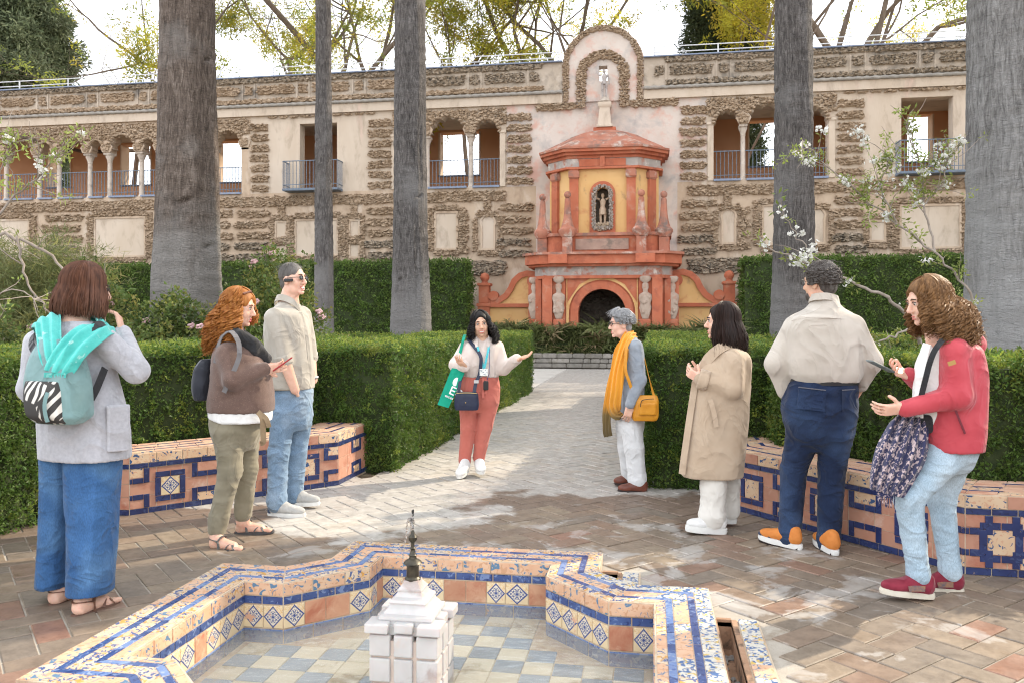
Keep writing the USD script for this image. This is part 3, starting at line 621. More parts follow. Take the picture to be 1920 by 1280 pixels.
for x0, x1 in ((-4.06, -2.60), (-.72, .93)):
    obj('rockwork_band', rocks(MB(), x0, x1, 9.02, 9.27, size=(.10, .07, .04), dens=1.1), ROCK, gal, smooth=40)
# frieze, rope moulding, parapet
for x0, x1 in ((X0, -3.10), (-.23, X1)):
    obj('frieze', MB().box(((x0 + x1) / 2, GY + .16, 9.43), (x1 - x0, .52, .32)), PLASTW, gal, smooth=False)
    n = int((x1 - x0) / .05); t = np.linspace(x0, x1, n)
    mb = MB(); an = np.arange(6) * 2 * np.pi / 6
    r = .062 + .014 * np.sin(t[:, None] * 2 * np.pi / .28 + an[None] * 2)
    v = np.stack([np.repeat(t[:, None], 6, 1), GY - .13 + r * np.cos(an), 9.645 + r * np.sin(an)], -1).reshape(-1, 3)
    f = [[i * 6 + j, i * 6 + (j + 1) % 6, i * 6 + 6 + (j + 1) % 6, i * 6 + 6 + j] for i in range(n - 1) for j in range(6)]
    mb.add(v, f); obj('rope_moulding', mb, mat('rope_stone', (.24, .22, .20), (.36, .33, .29), rough=.9, scale=3, bump=.5), gal, smooth=60)
    obj('parapet', MB().box(((x0 + x1) / 2, GY + .155, 10.15), (x1 - x0, .45, 1.12)), PARAP, gal, smooth=False)
    obj('coping', MB().box(((x0 + x1) / 2, GY + .12, 10.735), (x1 - x0, .62, .05), ch=.01), BLUEC, gal, smooth=False)
def clear_gable(a, b): return b < -3.12 or a > -.21
x = X0 + .6; k = 0
while x < X1 - 1:
    wide = k % 2 == 0; w = .70 if wide else .13
    if clear_gable(x - w, x + w):
        obj('parapet_rockwork', rocks(MB(), x - w, x + w, 10.08, 10.40, GY - .07, size=(.10, .05, .032), dens=1.25), ROCKG if x > -9 else ROCK, gal, smooth=40)
        for s_ in (-1, 1):
            if wide: obj('parapet_pilaster', MB().box((x + s_ * .86, GY - .08, 10.2), (.06, .04, .62)), PARAP, gal, smooth=False)
    x += 1.10; k += 1
x = X0 + .1
while x < X1 - 1.2:
    x2 = x + 1.45
    if clear_gable(x, x2):
        obj('rockwork_band', rocks(MB(), x, x2, 9.74, 9.90, GY - .08, size=(.11, .05, .035), dens=1.1), ROCKG if x > -5 else ROCK, gal, smooth=40)
        obj('rockwork_band', rocks(MB(), x, x2, 10.52, 10.70, GY - .08, size=(.10, .05, .03), dens=1.0, seed=4), ROCKG, gal, smooth=40)
    x = x2
# rockwork: piers, floor band, arcade heads
piers = ((-15.06, -14.30), (-10.38, -9.42), (-5.14, -4.20), (1.02, 1.95), (6.24, 7.14))
for (a, b) in piers:
    for k in range(7):
        obj('rockwork_block', rocks(MB(), a + .05, b - .05, 6.40 + k * .385, 6.40 + k * .385 + .24, size=(.11, .08, .04), dens=1.25), ROCK, gal, smooth=40)
x = X0 + .1
while x < X1 - .5:
    x2 = x + 1.3
    if not (x2 > -4.2 and x < 1.0): obj('rockwork_band', rocks(MB(), x, x2, 5.84, 6.20, size=(.11, .07, .036), dens=1.0), ROCK, gal, smooth=40)
    if not (x2 > -4.2 and x < 1.0): obj('rockwork_band', rocks(MB(), x, x2, 3.15, 3.66, size=(.12, .07, .04), dens=1.0), ROCKG, gal, smooth=40)
    bay = any(a - .4 < (x + x2) / 2 < b + .4 for a, b in ((-14.3, -10.4), (7.2, 11.5)))
    if bay:
        for q in np.arange(x, x2, .43): obj('rockwork_chip', rocks(MB(), q, q + .30, 9.17, 9.24, size=(.09, .05, .03), dens=1.2), ROCK, gal, smooth=40)
    x = x2
hb = holes.buffer(.03)
def arcade_rocks(x0, x1, step):
    x = x0
    while x < x1 - .2:
        x2 = min(x + step, x1)
        obj('rockwork_head', rocks(MB(), x, x2, 8.62, 9.2, size=(.085, .06, .045), dens=1.0, inside=lambda a, b: not hb.contains(Point(a, b))), ROCK, gal, smooth=40)
        x = x2
arcade_rocks(X0 + 2, -15.1, 1.1); arcade_rocks(-9.4, -5.15, .85); arcade_rocks(1.95, 6.22, .85)
for op in ops[:len(colx) - 1 + 6]:                                   # ragged rocks along each arch's edge
    x0, z0, x1, z1 = op.bounds; b = MB(); g = np.random.default_rng(int(abs(x0) * 100))
    for a in np.linspace(.1, math.pi - .1, 13):
        p = ((x0 + x1) / 2 + (x1 - x0) / 2 * 1.02 * math.cos(a), 8.3 + (z1 - 8.3) * 1.04 * math.sin(a))
        b.ico((p[0], GY - .02 - .04 * g.random(), p[1]), (.07 + .03 * g.random(), .10, .05), 1, .4, int(g.integers(99)))
    obj('arch_rockwork', b, ROCK, gal, smooth=40)
# columns
def column(x, r, z0, z1):
    b = MB(); h = z1 - z0
    b.lathe([(r * 1.5, 0), (r * 1.5, .05), (r * 1.3, .09), (r * 1.05, .13), (r * 1.02, .2), (r * .9, h - .30), (r * 1.1, h - .28), (r * .95, h - .25), (r * 1.25, h - .15), (r * 1.7, h - .06), (r * 1.75, h)], (x, GY + .2, z0), 12)
    p = obj('column', b, STONE, gal, smooth=40)
    obj('impost', MB().box((x, GY + .2, z1 + .05), (r * 3.3, .40, .10), ch=.02), STONE, p, smooth=False)
    b = MB(); v = [(x - .17, z1 + .1), (x + .17, z1 + .1), (x + .26, z1 + .30), (x + .15, z1 + .47), (x, z1 + .55), (x - .15, z1 + .47), (x - .26, z1 + .30)]
    b.slab(Polygon(v), GY - .045, GY + .02); obj('corbel', b, PLAST, p, smooth=False)
    obj('corbel_rockwork', rocks(MB(), x - .13, x + .13, z1 + .14, z1 + .42, GY - .045, size=(.06, .03, .04), dens=.8), ROCK, p, smooth=40)
for x in colx[1:]: column(x, .095, 6.33, 8.02)
for x in (-8.14, -6.50, 3.175, 4.89): column(x, .085, 6.33, 8.20)
def pil(x, s): obj('window_pilaster', MB().box((x, GY - .02, 7.32), (.20, .06, 1.94)), PLASTW, gal, smooth=False); obj('window_capital', MB().box((x, GY - .03, 8.33), (.26, .10, .10), ch=.02), PLASTW, gal, smooth=False)
for x in (-9.36, -5.27, 2.06, 6.08): pil(x, 1)
# railings
def railing(x0, x1, y, z0=6.42, h=.98, n=None, sides=None):
    t = MB(); t.box(((x0 + x1) / 2, y, z0 + h), (x1 - x0, .035, .03)); t.box(((x0 + x1) / 2, y, z0 + .14), (x1 - x0, .03, .022))
    r = obj('railing', t, BLUEP, gal, smooth=False)
    n = n or max(2, int((x1 - x0) / .125)); bars = MB()
    for k in range(n + 1):
        x = x0 + (x1 - x0) * k / n; bars.box((x, y, z0 + h / 2), (.018, .018, h)); bars.box((x, y, z0 + h * .55), (.03, .03, .035), ch=.008)
    obj('bars', bars, BLUEP, r, smooth=False, kind='stuff')
    return r
for op in ops[:len(colx) - 1 + 6]:
    x0, z0, x1, z1 = op.bounds; railing(x0 - .02, x1 + .02, GY + .2)
    obj('sill', MB().box(((x0 + x1) / 2, GY + .18, 6.36), (x1 - x0, .56, .07)), BLUEC, gal, smooth=False)
for (x0, x1) in ((-13.52, -11.36), (8.10, 10.31)):
    s = obj('balcony_slab', MB().box(((x0 + x1) / 2, GY - .28, 6.36), (x1 - x0, .56, .09), ch=.015), BLUEP, gal, smooth=False)
    railing(x0 + .02, x1 - .02, GY - .53, 6.40, 1.02)
    for x in (x0 + .02, x1 - .02):
        t = MB(); t.box((x, GY - .27, 7.42), (.035, .54, .03)); t.box((x, GY - .27, 6.54), (.03, .54, .022))
        for q in np.linspace(.04, .5, 5): t.box((x, GY - q, 6.9), (.018, .018, 1.02))
        obj('side_railing', t, BLUEP, gal, smooth=False)
# loggia behind
obj('loggia_floor', MB().box(((X0 + X1) / 2, GY + 1.95, 6.2), (X1 - X0, 3.0, .26)), PLAST, gal, smooth=False)
obj('loggia_ceiling', MB().box(((X0 + X1) / 2, GY + 2.2, 9.36), (X1 - X0, 3.5, .18)), PLASTW, gal, smooth=False)
bx = [(-30.2, -29.0), (-26.5, -25.3), (-22.9, -21.4), (-18.4, -17.0), (-8.55, -6.8), (3.7, 5.35), (9.4, 10.4)]
bw = sbox(X0, 6.33, X1, 9.27).difference(unary_union([sbox(a, 7.40, b, 9.18) for a, b in bx]))
obj('loggia_back_wall', MB().slab(bw, GY + 3.4, GY + 3.9), INNER, gal, smooth=False)
for a, b in bx:
    obj('window_sill', MB().box(((a + b) / 2, GY + 3.63, 7.39), (b - a, .6, .06)), BLUEC, gal, smooth=False)
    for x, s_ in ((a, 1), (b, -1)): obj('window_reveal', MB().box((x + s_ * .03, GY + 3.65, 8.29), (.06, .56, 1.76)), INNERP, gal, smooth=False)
for x in (-10.0, -4.6, 1.3, 7.0, 12.0):
    obj('loggia_cross_wall', MB().box((x, GY + 2.9, 7.8), (.35, 1.0, 2.9)), INNER, gal, smooth=False)
obj('dark_doorway', MB().box((-11.72, GY + 2.2, 7.35), (.5, 1.2, 2.0)), mat('dark_wood', (.02, .015, .012), (.04, .03, .02)), gal, smooth=False)
# lower zone: panels and rockwork
def panel(x0, x1, z0, z1, arch=False):
    po = sbox(x0, z0, x1, z1)
    if arch: po = po.union(Point((x0 + x1) / 2, z1).buffer((x1 - x0) / 2 * 1.15))
    fr = po.buffer(.07, join_style=2)
    p = obj('panel_frame', MB().slab(fr.difference(po), GY - .05, GY + .0), PLAST, gal, smooth=False)
    obj('panel', MB().slab(po.buffer(-.003), GY - .022, GY), PLASTW, p, smooth=False)
PANELS = [(-21.6, -19.5, 4.05, 5.5), (-13.2, -11.6, 4.0, 5.25), (-14.0, -13.65, 4.62, 5.2), (-14.0, -13.65, 3.9, 4.36), (-11.05, -10.75, 4.62, 5.2), (-11.05, -10.75, 3.9, 4.36), (-7.76, -7.0, 4.15, 5.42), (-6.02, -5.62, 4.12, 5.05),
          (2.5, 2.86, 4.2, 5.1), (3.85, 4.5, 4.15, 5.4), (5.4, 5.8, 4.15, 5.05), (8.3, 10.1, 3.95, 5.3), (7.35, 7.75, 4.2, 4.8), (-26.6, -24.6, 4.05, 5.5), (-18.2, -17.2, 4.05, 5.5)]
for k, q in enumerate(PANELS): panel(*q, arch=k in (7, 8, 10))
def band(x0, x1, z0, z1, size=(.09, .07, .035), d=1.0): obj('rockwork_frame', rocks(MB(), x0, x1, z0, z1, size=size, dens=d), ROCK, gal, smooth=40)
for k, (x0, x1, z0, z1) in enumerate(PANELS):
    small = x1 - x0 < .6; w = .16 if small else .26; e = .09 + (.1 if k in (7, 8, 10) else 0)
    band(x0 - e - w, x0 - e, z0 - .1, z1 + .2); band(x1 + e, x1 + e + w, z0 - .1, z1 + .2)
    band(x0 - e, x1 + e, z1 + .10 + (.12 if k in (7, 8, 10) else 0), z1 + .10 + .2 + (.12 if k in (7, 8, 10) else 0)); band(x0 - e, x1 + e, z0 - .28, z0 - .09)
for (a, b) in ((-15.65, -14.3), (-10.45, -9.0), (-5.45, -4.2), (1.02, 2.25), (6.1, 7.2), (-16.9, -15.8), (-23.9, -22.2), (10.6, 12.2)):
    for k in range(5):
        obj('rockwork_block', rocks(MB(), a + .1 * ((k + 1) % 2), b - .12 * (k % 2), 3.78 + k * .415, 3.78 + k * .415 + .25, size=(.13, .09, .042), dens=1.2), ROCKG if k < 2 else ROCK, gal, smooth=40)
for x in (-6.75, 3.2):
    for k in range(4): obj('rockwork_block', rocks(MB(), x - .18, x + .18, 3.95 + k * .40, 3.95 + k * .40 + .24, size=(.09, .07, .04), dens=1.3), ROCK, gal, smooth=40)
for x in (-5.85, 2.65, -13.8, -10.9):                               # Y-shaped rockwork under the floor band
    b = MB(); rocks(b, x - .12, x + .12, 5.45, 5.85, size=(.08, .06, .035)); obj('rockwork_block', b, ROCK, gal, smooth=40)
# terrace rail
WHT = mat('white_painted_steel', (.62, .62, .62), (.7, .7, .7), rough=.5)
rail = thing('terrace_rail', 'thin white tubular safety rail along the top of the gallery parapet', 'railing')
for x0, x1 in ((X0, -3.2), (-.15, X1)):
    for z in (11.02, 11.22): obj('rail', MB().tube([(x0, GY + .35, z), (x1, GY + .35, z)], .018, 6), WHT, rail)
    for x in np.arange(x0 + .3, x1, 2.2): obj('post', MB().tube([(x, GY + .35, 10.72), (x, GY + .35, 11.24)], .025, 6), WHT, rail)

# ------------------------------------------------------------ portal
ORA = mat('red_ochre_render', (.42, .11, .052), (.485, .165, .09), rough=.85, scale=2.2, bump=.3, bscale=18, bdist=.015, spots=((.30, .085, .05), 2.6, .52, .7), spots2=((.46, .24, .16), 2.2, .57, .72))
ORAW = mat('weathered_red_render', (.36, .125, .075), (.44, .20, .135), rough=.9, scale=2.5, bump=.4, bscale=18, bdist=.015, spots=((.17, .12, .10), 2.2, .48, .66), spots2=((.50, .40, .34), 2.4, .55, .68))
YEL = mat('yellow_ochre_render', (.64, .385, .15), (.70, .45, .205), rough=.85, scale=1.6, bump=.2, bscale=15, spots=((.55, .24, .10), 2.0, .55, .72), spots2=((.30, .19, .11), 1.3, .62, .75))
GREYW = mat('grey_peeling_frieze', (.36, .32, .29), (.48, .42, .38), rough=.9, scale=2.5, bump=.4, bscale=20, spots=((.42, .17, .11), 2.5, .5, .62), spots2=((.62, .56, .50), 3, .56, .68))
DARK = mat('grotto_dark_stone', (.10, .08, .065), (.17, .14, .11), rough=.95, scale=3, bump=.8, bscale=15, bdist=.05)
PX = -1.58
po = thing('grotto_portal', 'red and yellow ochre baroque portal with pinnacles, statue niche and arched grotto opening', 'portal')
def plan(hw, ch, yf, yb=GY):
    """half-octagon plan: half width hw, chamfer, front y"""
    return [(PX - hw, yb), (PX - hw, yf + ch), (PX - hw + ch, yf), (PX + hw - ch, yf), (PX + hw, yf + ch), (PX + hw, yb)]
def course(nm, hw, ch, yf, z0, z1, m): return obj(nm, MB().prism(plan(hw, ch, yf), z0, z1), m, po, smooth=False)
# lower storey front wall with arch
LY = 27.45
arch = sbox(PX - .78, -1, PX + .78, 1.75).union(Point(PX, 1.75).buffer(.78))
obj('lower_body', MB().slab(sbox(PX - 1.95, 0, PX + 1.95, 3.0).difference(arch), LY, LY + .35), ORA, po, smooth=False)
obj('side_body', MB().prism([(PX - 2.28, GY), (PX - 2.28, LY + .5), (PX - 1.95, LY + .12), (PX - 1.95, GY)], 0, 3.0), ORA, po, smooth=False)
obj('side_body', MB().prism([(PX + 1.95, GY), (PX + 1.95, LY + .12), (PX + 2.28, LY + .5), (PX + 2.28, GY)], 0, 3.0), ORA, po, smooth=False)
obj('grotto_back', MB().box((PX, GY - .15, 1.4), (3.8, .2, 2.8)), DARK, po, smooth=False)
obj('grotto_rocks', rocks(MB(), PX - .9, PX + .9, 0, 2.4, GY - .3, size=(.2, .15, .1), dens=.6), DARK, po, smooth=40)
obj('arch_ring', MB().slab(Point(PX, 1.75).buffer(1.03).union(sbox(PX - 1.03, .3, PX + 1.03, 1.75)).difference(arch), LY - .07, LY + .1), ORA, po, smooth=False)
sp = sbox(PX - 1.18, .3, PX + 1.18, 2.98).difference(Point(PX, 1.75).buffer(1.09).union(sbox(PX - 1.09, -1, PX + 1.09, 1.75)))
obj('arch_surround', MB().slab(sp, LY - .03, LY + .05), YEL, po, smooth=False)
for s in (-1, 1):
    tri = Polygon([(PX + s * 1.14, 2.1), (PX + s * 1.14, 2.9), (PX + s * .35, 2.9), (PX + s * .75, 2.68)])
    obj('spandrel', MB().slab(tri if tri.exterior.is_ccw else Polygon(list(tri.exterior.coords)[::-1]), LY - .05, LY + .0), ORA, po, smooth=False)
    obj('pilaster', MB().box((PX + s * 1.80, LY - .06, 1.45), (.33, .22, 2.9), ch=.015), ORA, po, smooth=False)
    obj('pilaster', MB().box((PX + s * 2.14, LY + .30, 1.45), (.20, .3, 2.9), ch=.015), ORA, po, smooth=False)
for x, y in ((PX - 1.42, LY - .06), (PX + 1.42, LY - .06), (PX - 2.30, LY + .36), (PX + 2.30, LY + .36)):
    st = obj('herm_console', MB().box((x, y - .06, 1.35), (.34, .22, .38), ch=.03).tube([(x - .16, y - .12, 1.14), (x + .16, y - .12, 1.14)], .10, 10), ORA, po, smooth=40)
    b = MB(); b.lathe([(.10, 1.55), (.15, 1.7), (.20, 1.9), (.17, 2.05), (.22, 2.22), (.20, 2.34), (.08, 2.42), (.08, 2.5), (.11, 2.56), (.10, 2.68), (.05, 2.74)], (x, y - .08, 0), 12, sy=.65)
    for k in range(10): b.ico((x + (rng.random() - .5) * .26, y - .18 + .04 * rng.random(), 1.7 + .6 * rng.random()), (.06, .05, .07), 1, .3, k)
    b.lathe([(.06, 2.72), (.17, 2.80), (.19, 2.90), (.15, 2.95)], (x, y - .08, 0), 10, sy=.7)
    obj('herm_bust', b, mat('herm_stone', (.36, .26, .20), (.47, .37, .30), rough=.9, scale=5, bump=.4, spots=((.40, .20, .14), 4, .55, .7)), st, smooth=40)
    obj('herm_backing', MB().box((x, y + .04, 1.5), (.42, .1, 2.8)), ORA, st, smooth=False)
course('string_course', 2.42, .55, LY - .16, 2.88, 2.98, ORA)
course('lower_frieze', 2.30, .5, LY - .04, 2.98, 3.28, GREYW)
course('bed_mould', 2.50, .55, LY - .24, 3.28, 3.36, ORA)
course('main_cornice', 2.60, .56, LY - .36, 3.36, 3.66, ORA)
course('cornice_top', 2.68, .58, LY - .44, 3.66, 3.74, ORAW)
for s in (-1, 1):
    obj('cornice_block', MB().box((PX + s * 1.42, LY - .40, 3.51), (.62, .2, .29), ch=.01), ORA, po, smooth=False)
# attic pedestal
UY = LY + .35
course('attic', 2.22, .6, UY - .30, 3.74, 4.30, ORA)
course('attic_cap', 2.28, .62, UY - .36, 4.30, 4.40, ORAW)
obj('attic_panel', MB().box((PX, UY - .31, 4.02), (1.75, .05, .36)), mat('attic_dark_panel', (.30, .19, .15), (.40, .27, .21), rough=.9, scale=3, spots=((.20, .15, .12), 2, .5, .65)), po, smooth=False)
# upper storey with niche
nic = sbox(PX - .24, 4.62, PX + .24, 5.70).union(Point(PX, 5.70).buffer(.24))
obj('upper_front', MB().slab(sbox(PX - 1.12, 4.38, PX + 1.12, 6.62).difference(nic), UY, UY + .3), YEL, po, smooth=False)
for s in (-1, 1):
    p = [(PX + s * 1.12, UY), (PX + s * 1.86, UY + .74), (PX + s * 1.86, GY), (PX + s * 1.12, GY)]
    obj('upper_side', MB().prism(p if s > 0 else p[::-1], 4.38, 6.62), YEL, po, smooth=False)

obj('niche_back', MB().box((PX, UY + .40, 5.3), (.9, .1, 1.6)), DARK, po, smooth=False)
fr = sbox(PX - .43, 4.38, PX + .43, 5.72).union(Point(PX, 5.72).buffer(.43)).difference(nic.buffer(.03))
obj('niche_frame', MB().slab(fr, UY - .06, UY + .05), ORA, po, smooth=False)
ins = lambda x, z: nic.buffer(.10).contains(Point(x, z)) and not nic.buffer(-.01).contains(Point(x, z))
obj('niche_shellwork', rocks(MB(), PX - .36, PX + .36, 4.45, 6.1, UY - .05, size=(.04, .05, .035), dens=1.5, inside=ins), mat('shellwork', (.42, .34, .28), (.58, .50, .44), scale=9, rand=.3, island=True, bump=.5), po, smooth=40)
obj('niche_rocks', rocks(MB(), PX - .22, PX + .22, 4.5, 4.75, UY - .02, size=(.07, .06, .05), dens=1.4), ROCK, po, smooth=40)
PIL = []
for s in (-1, 1):
    for x, y in ((PX + s * .95, UY - .045), (PX + s * 1.62, UY + .44)):
        obj('upper_pilaster', MB().box((x, y, 5.5), (.30, .14, 2.24), rz=s * .785 if abs(x - PX) > 1.2 else 0, ch=.012), ORA, po, smooth=False)
        obj('pilaster_capital', MB().box((x, y - .04, 6.38), (.36, .20, .28), rz=s * .785 if abs(x - PX) > 1.2 else 0, ch=.05), ORAW, po, smooth=False)
course('upper_frieze', 1.92, .76, UY - .06, 6.62, 6.92, GREYW)
obj('frieze_panel', MB().box((PX, UY - .07, 6.77), (1.55, .05, .24)).box((PX, UY - .12, 6.80), (.16, .08, .34)), ORA, po, smooth=False)
course('upper_bed', 2.0, .79, UY - .14, 6.56, 6.63, ORA)
for k, (o, z0, z1, m) in enumerate(((.10, 6.92, 7.02, ORA), (.20, 7.02, 7.12, ORA), (.30, 7.12, 7.22, ORA), (.34, 7.22, 7.29, ORAW))):
    course('upper_cornice', 1.88 + o, .77 + o * .4, UY - o, z0, z1, m)
# roof: concave hipped
b = MB(); rr = []
for t in np.linspace(0, 1, 8):
    hw = float(np.interp(t, [0, .19, .36, .52, .71, .85, .94, 1], [2.13, 1.90, 1.62, 1.38, 1.13, .87, .63, .42])); rr.append([(x, min(y, GY), 7.29 + .86 * t) for x, y in plan(hw, hw * .42, GY - .02 - (GY - UY + .25) * hw / 2.13 - .05)])
v = np.array(rr).reshape(-1, 3); n = 6
b.add(v, [[i * n + j, i * n + j + 1, (i + 1) * n + j + 1, (i + 1) * n + j] for i in range(7) for j in range(n - 1)] + [[42, 43, 44, 45], [42, 45, 46, 47]])
obj('roof', b, ORAW, po, smooth=25)
obj('roof_cap', MB().box((PX, GY - .22, 8.18), (.78, .5, .16), ch=.02), ORA, po, smooth=False)
ped = obj('statue_pedestal', MB().lathe([(.40, 8.26), (.40, 8.32), (.33, 8.36), (.25, 8.95), (.30, 9.0), (.33, 9.06), (.33, 9.14)], (PX, GY - .24, 0), 4, rz=math.pi / 4), PLASTW, po, smooth=20)
obj('statue_base', MB().lathe([(.12, 9.14), (.20, 9.2), (.16, 9.3), (.09, 9.36)], (PX, GY - .24, 0), 12), STONE, ped, smooth=40)
def pinnacle(x, y):
    b = MB(); b.box((x, y, 3.98), (.32, .32, .56), ch=.02)
    b.lathe([(.20, 4.26), (.24, 4.32), (.30, 4.42), (.30, 4.50), (.22, 4.58)], (x, y, 0), 14)
    b.lathe([(.24, 4.54), (.185, 4.68), (.135, 4.90), (.11, 5.15), (.095, 5.50), (.08, 5.54)], (x, y, 0), 8)
    b.ico((x, y, 5.66), .12, 2)
    obj('pinnacle', b, ORAW, po, smooth=40)
for s in (-1, 1): pinnacle(PX + .08 + s * 1.21, UY - .44); pinnacle(PX + s * 2.02, UY + .0)
# wings
for s in (-1, 1):
    def S_(pts): q = Polygon([(PX + s * x, z) for x, z in pts]).buffer(0); return q
    wy = GY - .9
    wall = [(2.28, 0), (4.05, 0), (4.05, 2.15), (3.6, 2.2), (3.25, 2.45), (3.1, 2.75), (2.9, 3.0), (2.5, 3.1), (2.28, 3.1)]
    obj('wing_wall', MB().slab(S_(wall), wy, wy + .3), YEL, po, smooth=False)
    obj('wing_string', MB().box((PX + s * 3.16, wy - .05, 2.02), (1.78, .14, .13), ch=.01), ORA, po, smooth=False)
    cur = [(4.0, 2.12), (3.7, 2.18), (3.42, 2.36), (3.25, 2.6), (3.12, 2.88), (2.92, 3.06), (2.66, 3.14), (2.4, 3.10), (2.32, 2.95)]
    LS = LineString([(PX + s * x, z) for x, z in cur]).buffer(.10, cap_style=2)
    obj('wing_scroll', MB().slab(LS, wy - .08, wy + .32), ORA, po, smooth=False)
    for (x, z, r) in ((3.86, 2.36, .17), (2.46, 2.86, .20)): obj('volute', MB().slab(Point(PX + s * x, z).buffer(r), wy - .12, wy + .2), ORA, po, smooth=30)
    b = MB(); b.box((PX + s * 4.2, wy + .1, 1.0), (.42, .42, 2.0), ch=.02); b.box((PX + s * 4.2, wy + .1, 2.04), (.50, .50, .12), ch=.02); b.box((PX + s * 4.2, wy + .1, 2.42), (.36, .36, .64), ch=.02); b.box((PX + s * 4.2, wy + .1, 2.76), (.46, .46, .10), ch=.02)
    b.lathe([(.14, 2.8), (.10, 2.88), (.16, 2.96), (.17, 3.04), (.12, 3.14), (.03, 3.18)], (PX + s * 4.2, wy + .1, 0), 12)
    obj('wing_post', b, ORA, po, smooth=35)
# small statues (own things)
def figure(name, label, x, y, z, h, m, pose, depth=.3):
    b = MB(); k = h / 1.75; J = lambda a, c_, d=0: (x + a * k, y + d * k, z + c_ * k)
    P_ = dict(contra=[((-.10, 0), (-.12, .45), (-.10, .88)), ((.12, 0), (.13, .45), (.10, .88))])
    for leg in P_['contra']: b.tube([J(*q) for q in leg], [.055 * k, .07 * k, .10 * k], 8)
    b.tube([J(0, .82), J(0, 1.05), J(.01, 1.30), J(0, 1.44)], [.155 * k, .125 * k, .17 * k, .09 * k], 10); b.tube([J(0, 1.42), J(0, 1.52)], .055 * k, 8)
    b.ico(J(0, 1.63), (.095 * k, .11 * k, .125 * k), 2)
    for arm in pose: b.tube([J(*q) for q in arm], [.06 * k, .05 * k, .035 * k], 7); b.ico(J(*arm[-1]), .05 * k, 1)
    return b
b = figure('', '', PX, UY + .16, 4.72, 1.05, None, [((-.17, 1.40), (-.36, 1.50), (-.34, 1.82)), ((.17, 1.40), (.36, 1.50), (.34, 1.82))])
k_ = 1.05 / 1.75; b.lathe([(.20 * k_, 4.72 + .55 * k_), (.19 * k_, 4.72 + .8 * k_), (.14 * k_, 4.72 + .98 * k_)], (PX, UY + .16, 0), 10)
obj('niche_statue', b, mat('statue_stone', (.52, .38, .27), (.62, .48, .36), rough=.85, scale=8, bump=.2), smooth=40, label='small stone figure with raised arms standing in the niche of the portal', cat='statue')
b = figure('', '', PX - .02, GY - .24, 9.34, 1.0, None, [((-.17, 1.40), (-.34, 1.40), (-.46, 1.62)), ((.17, 1.40), (.32, 1.12), (.30, .85))])
obj('gable_statue', b, mat('lead_statue', (.34, .30, .28), (.44, .40, .38), rough=.7, scale=8, spots=((.2, .17, .16), 6, .55, .65)), smooth=40, label='slim grey figure standing on a white pedestal under the arched gable', cat='statue')

# ============================================================ PLANTS
def leaf_mat(name, c1, c2, trans=.35, rand=.35, hue=.015, rough=.5, scale=3.0):
    return mat(name, c1, c2, rough=rough, scale=scale, trans=trans, rand=rand, spec=.35, hue=hue)
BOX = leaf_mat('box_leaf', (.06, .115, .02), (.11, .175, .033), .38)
BOXY = leaf_mat('young_sunlit_box_leaf', (.15, .20, .03), (.24, .28, .05), .42)  # yellower leaf: sunlight on hedge tops put into the colour, plus young clumps
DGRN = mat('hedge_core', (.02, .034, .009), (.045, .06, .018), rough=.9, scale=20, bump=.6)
IVY = leaf_mat('ivy_leaf', (.10, .17, .032), (.17, .25, .055), .4)
IVYD = leaf_mat('dark_ivy_leaf', (.065, .115, .022), (.11, .165, .035), .38)
BARK = mat('grey_bark', (.10, .075, .055), (.19, .145, .11), rough=.9, scale=6, bump=.6, bscale=30, bdist=.02, stretch=(1, 1, .35))
TWIG = mat('pale_twig', (.20, .16, .13), (.33, .28, .24), rough=.9, scale=12)
def clump(n, rad, ll, lw, seed, fold=.25, outward=.5, flat=1.0, droop=0):
    """n folded diamond leaves within a ball of radius rad"""
    g = np.random.default_rng(seed); c = g.normal(size=(n, 3)); c = c / np.linalg.norm(c, axis=1, keepdims=True) * rad * g.random((n, 1)) ** .5
    d = g.normal(size=(n, 3)); d = d / np.linalg.norm(d, axis=1, keepdims=True) + outward * c / rad + np.array([0, 0, -droop]); d /= np.linalg.norm(d, axis=1, keepdims=True)
    s = np.cross(d, g.normal(size=(n, 3))); s /= np.linalg.norm(s, axis=1, keepdims=True); u = np.cross(s, d)
    c[:, 2] *= flat
    L = ll * (.7 + .6 * g.random((n, 1))); Wd = lw * (.7 + .6 * g.random((n, 1)))
    v = np.stack([c, c + d * L * .5 + s * Wd * .5 + u * Wd * fold, c + d * L, c + d * L * .5 - s * Wd * .5 + u * Wd * fold], 1).reshape(-1, 3)
    i = np.arange(n)[:, None] * 4
    return v, np.vstack([i + [0, 1, 2], i + [0, 2, 3]])
HC = [clump(16, .045, .026, .014, s) for s in range(5)]
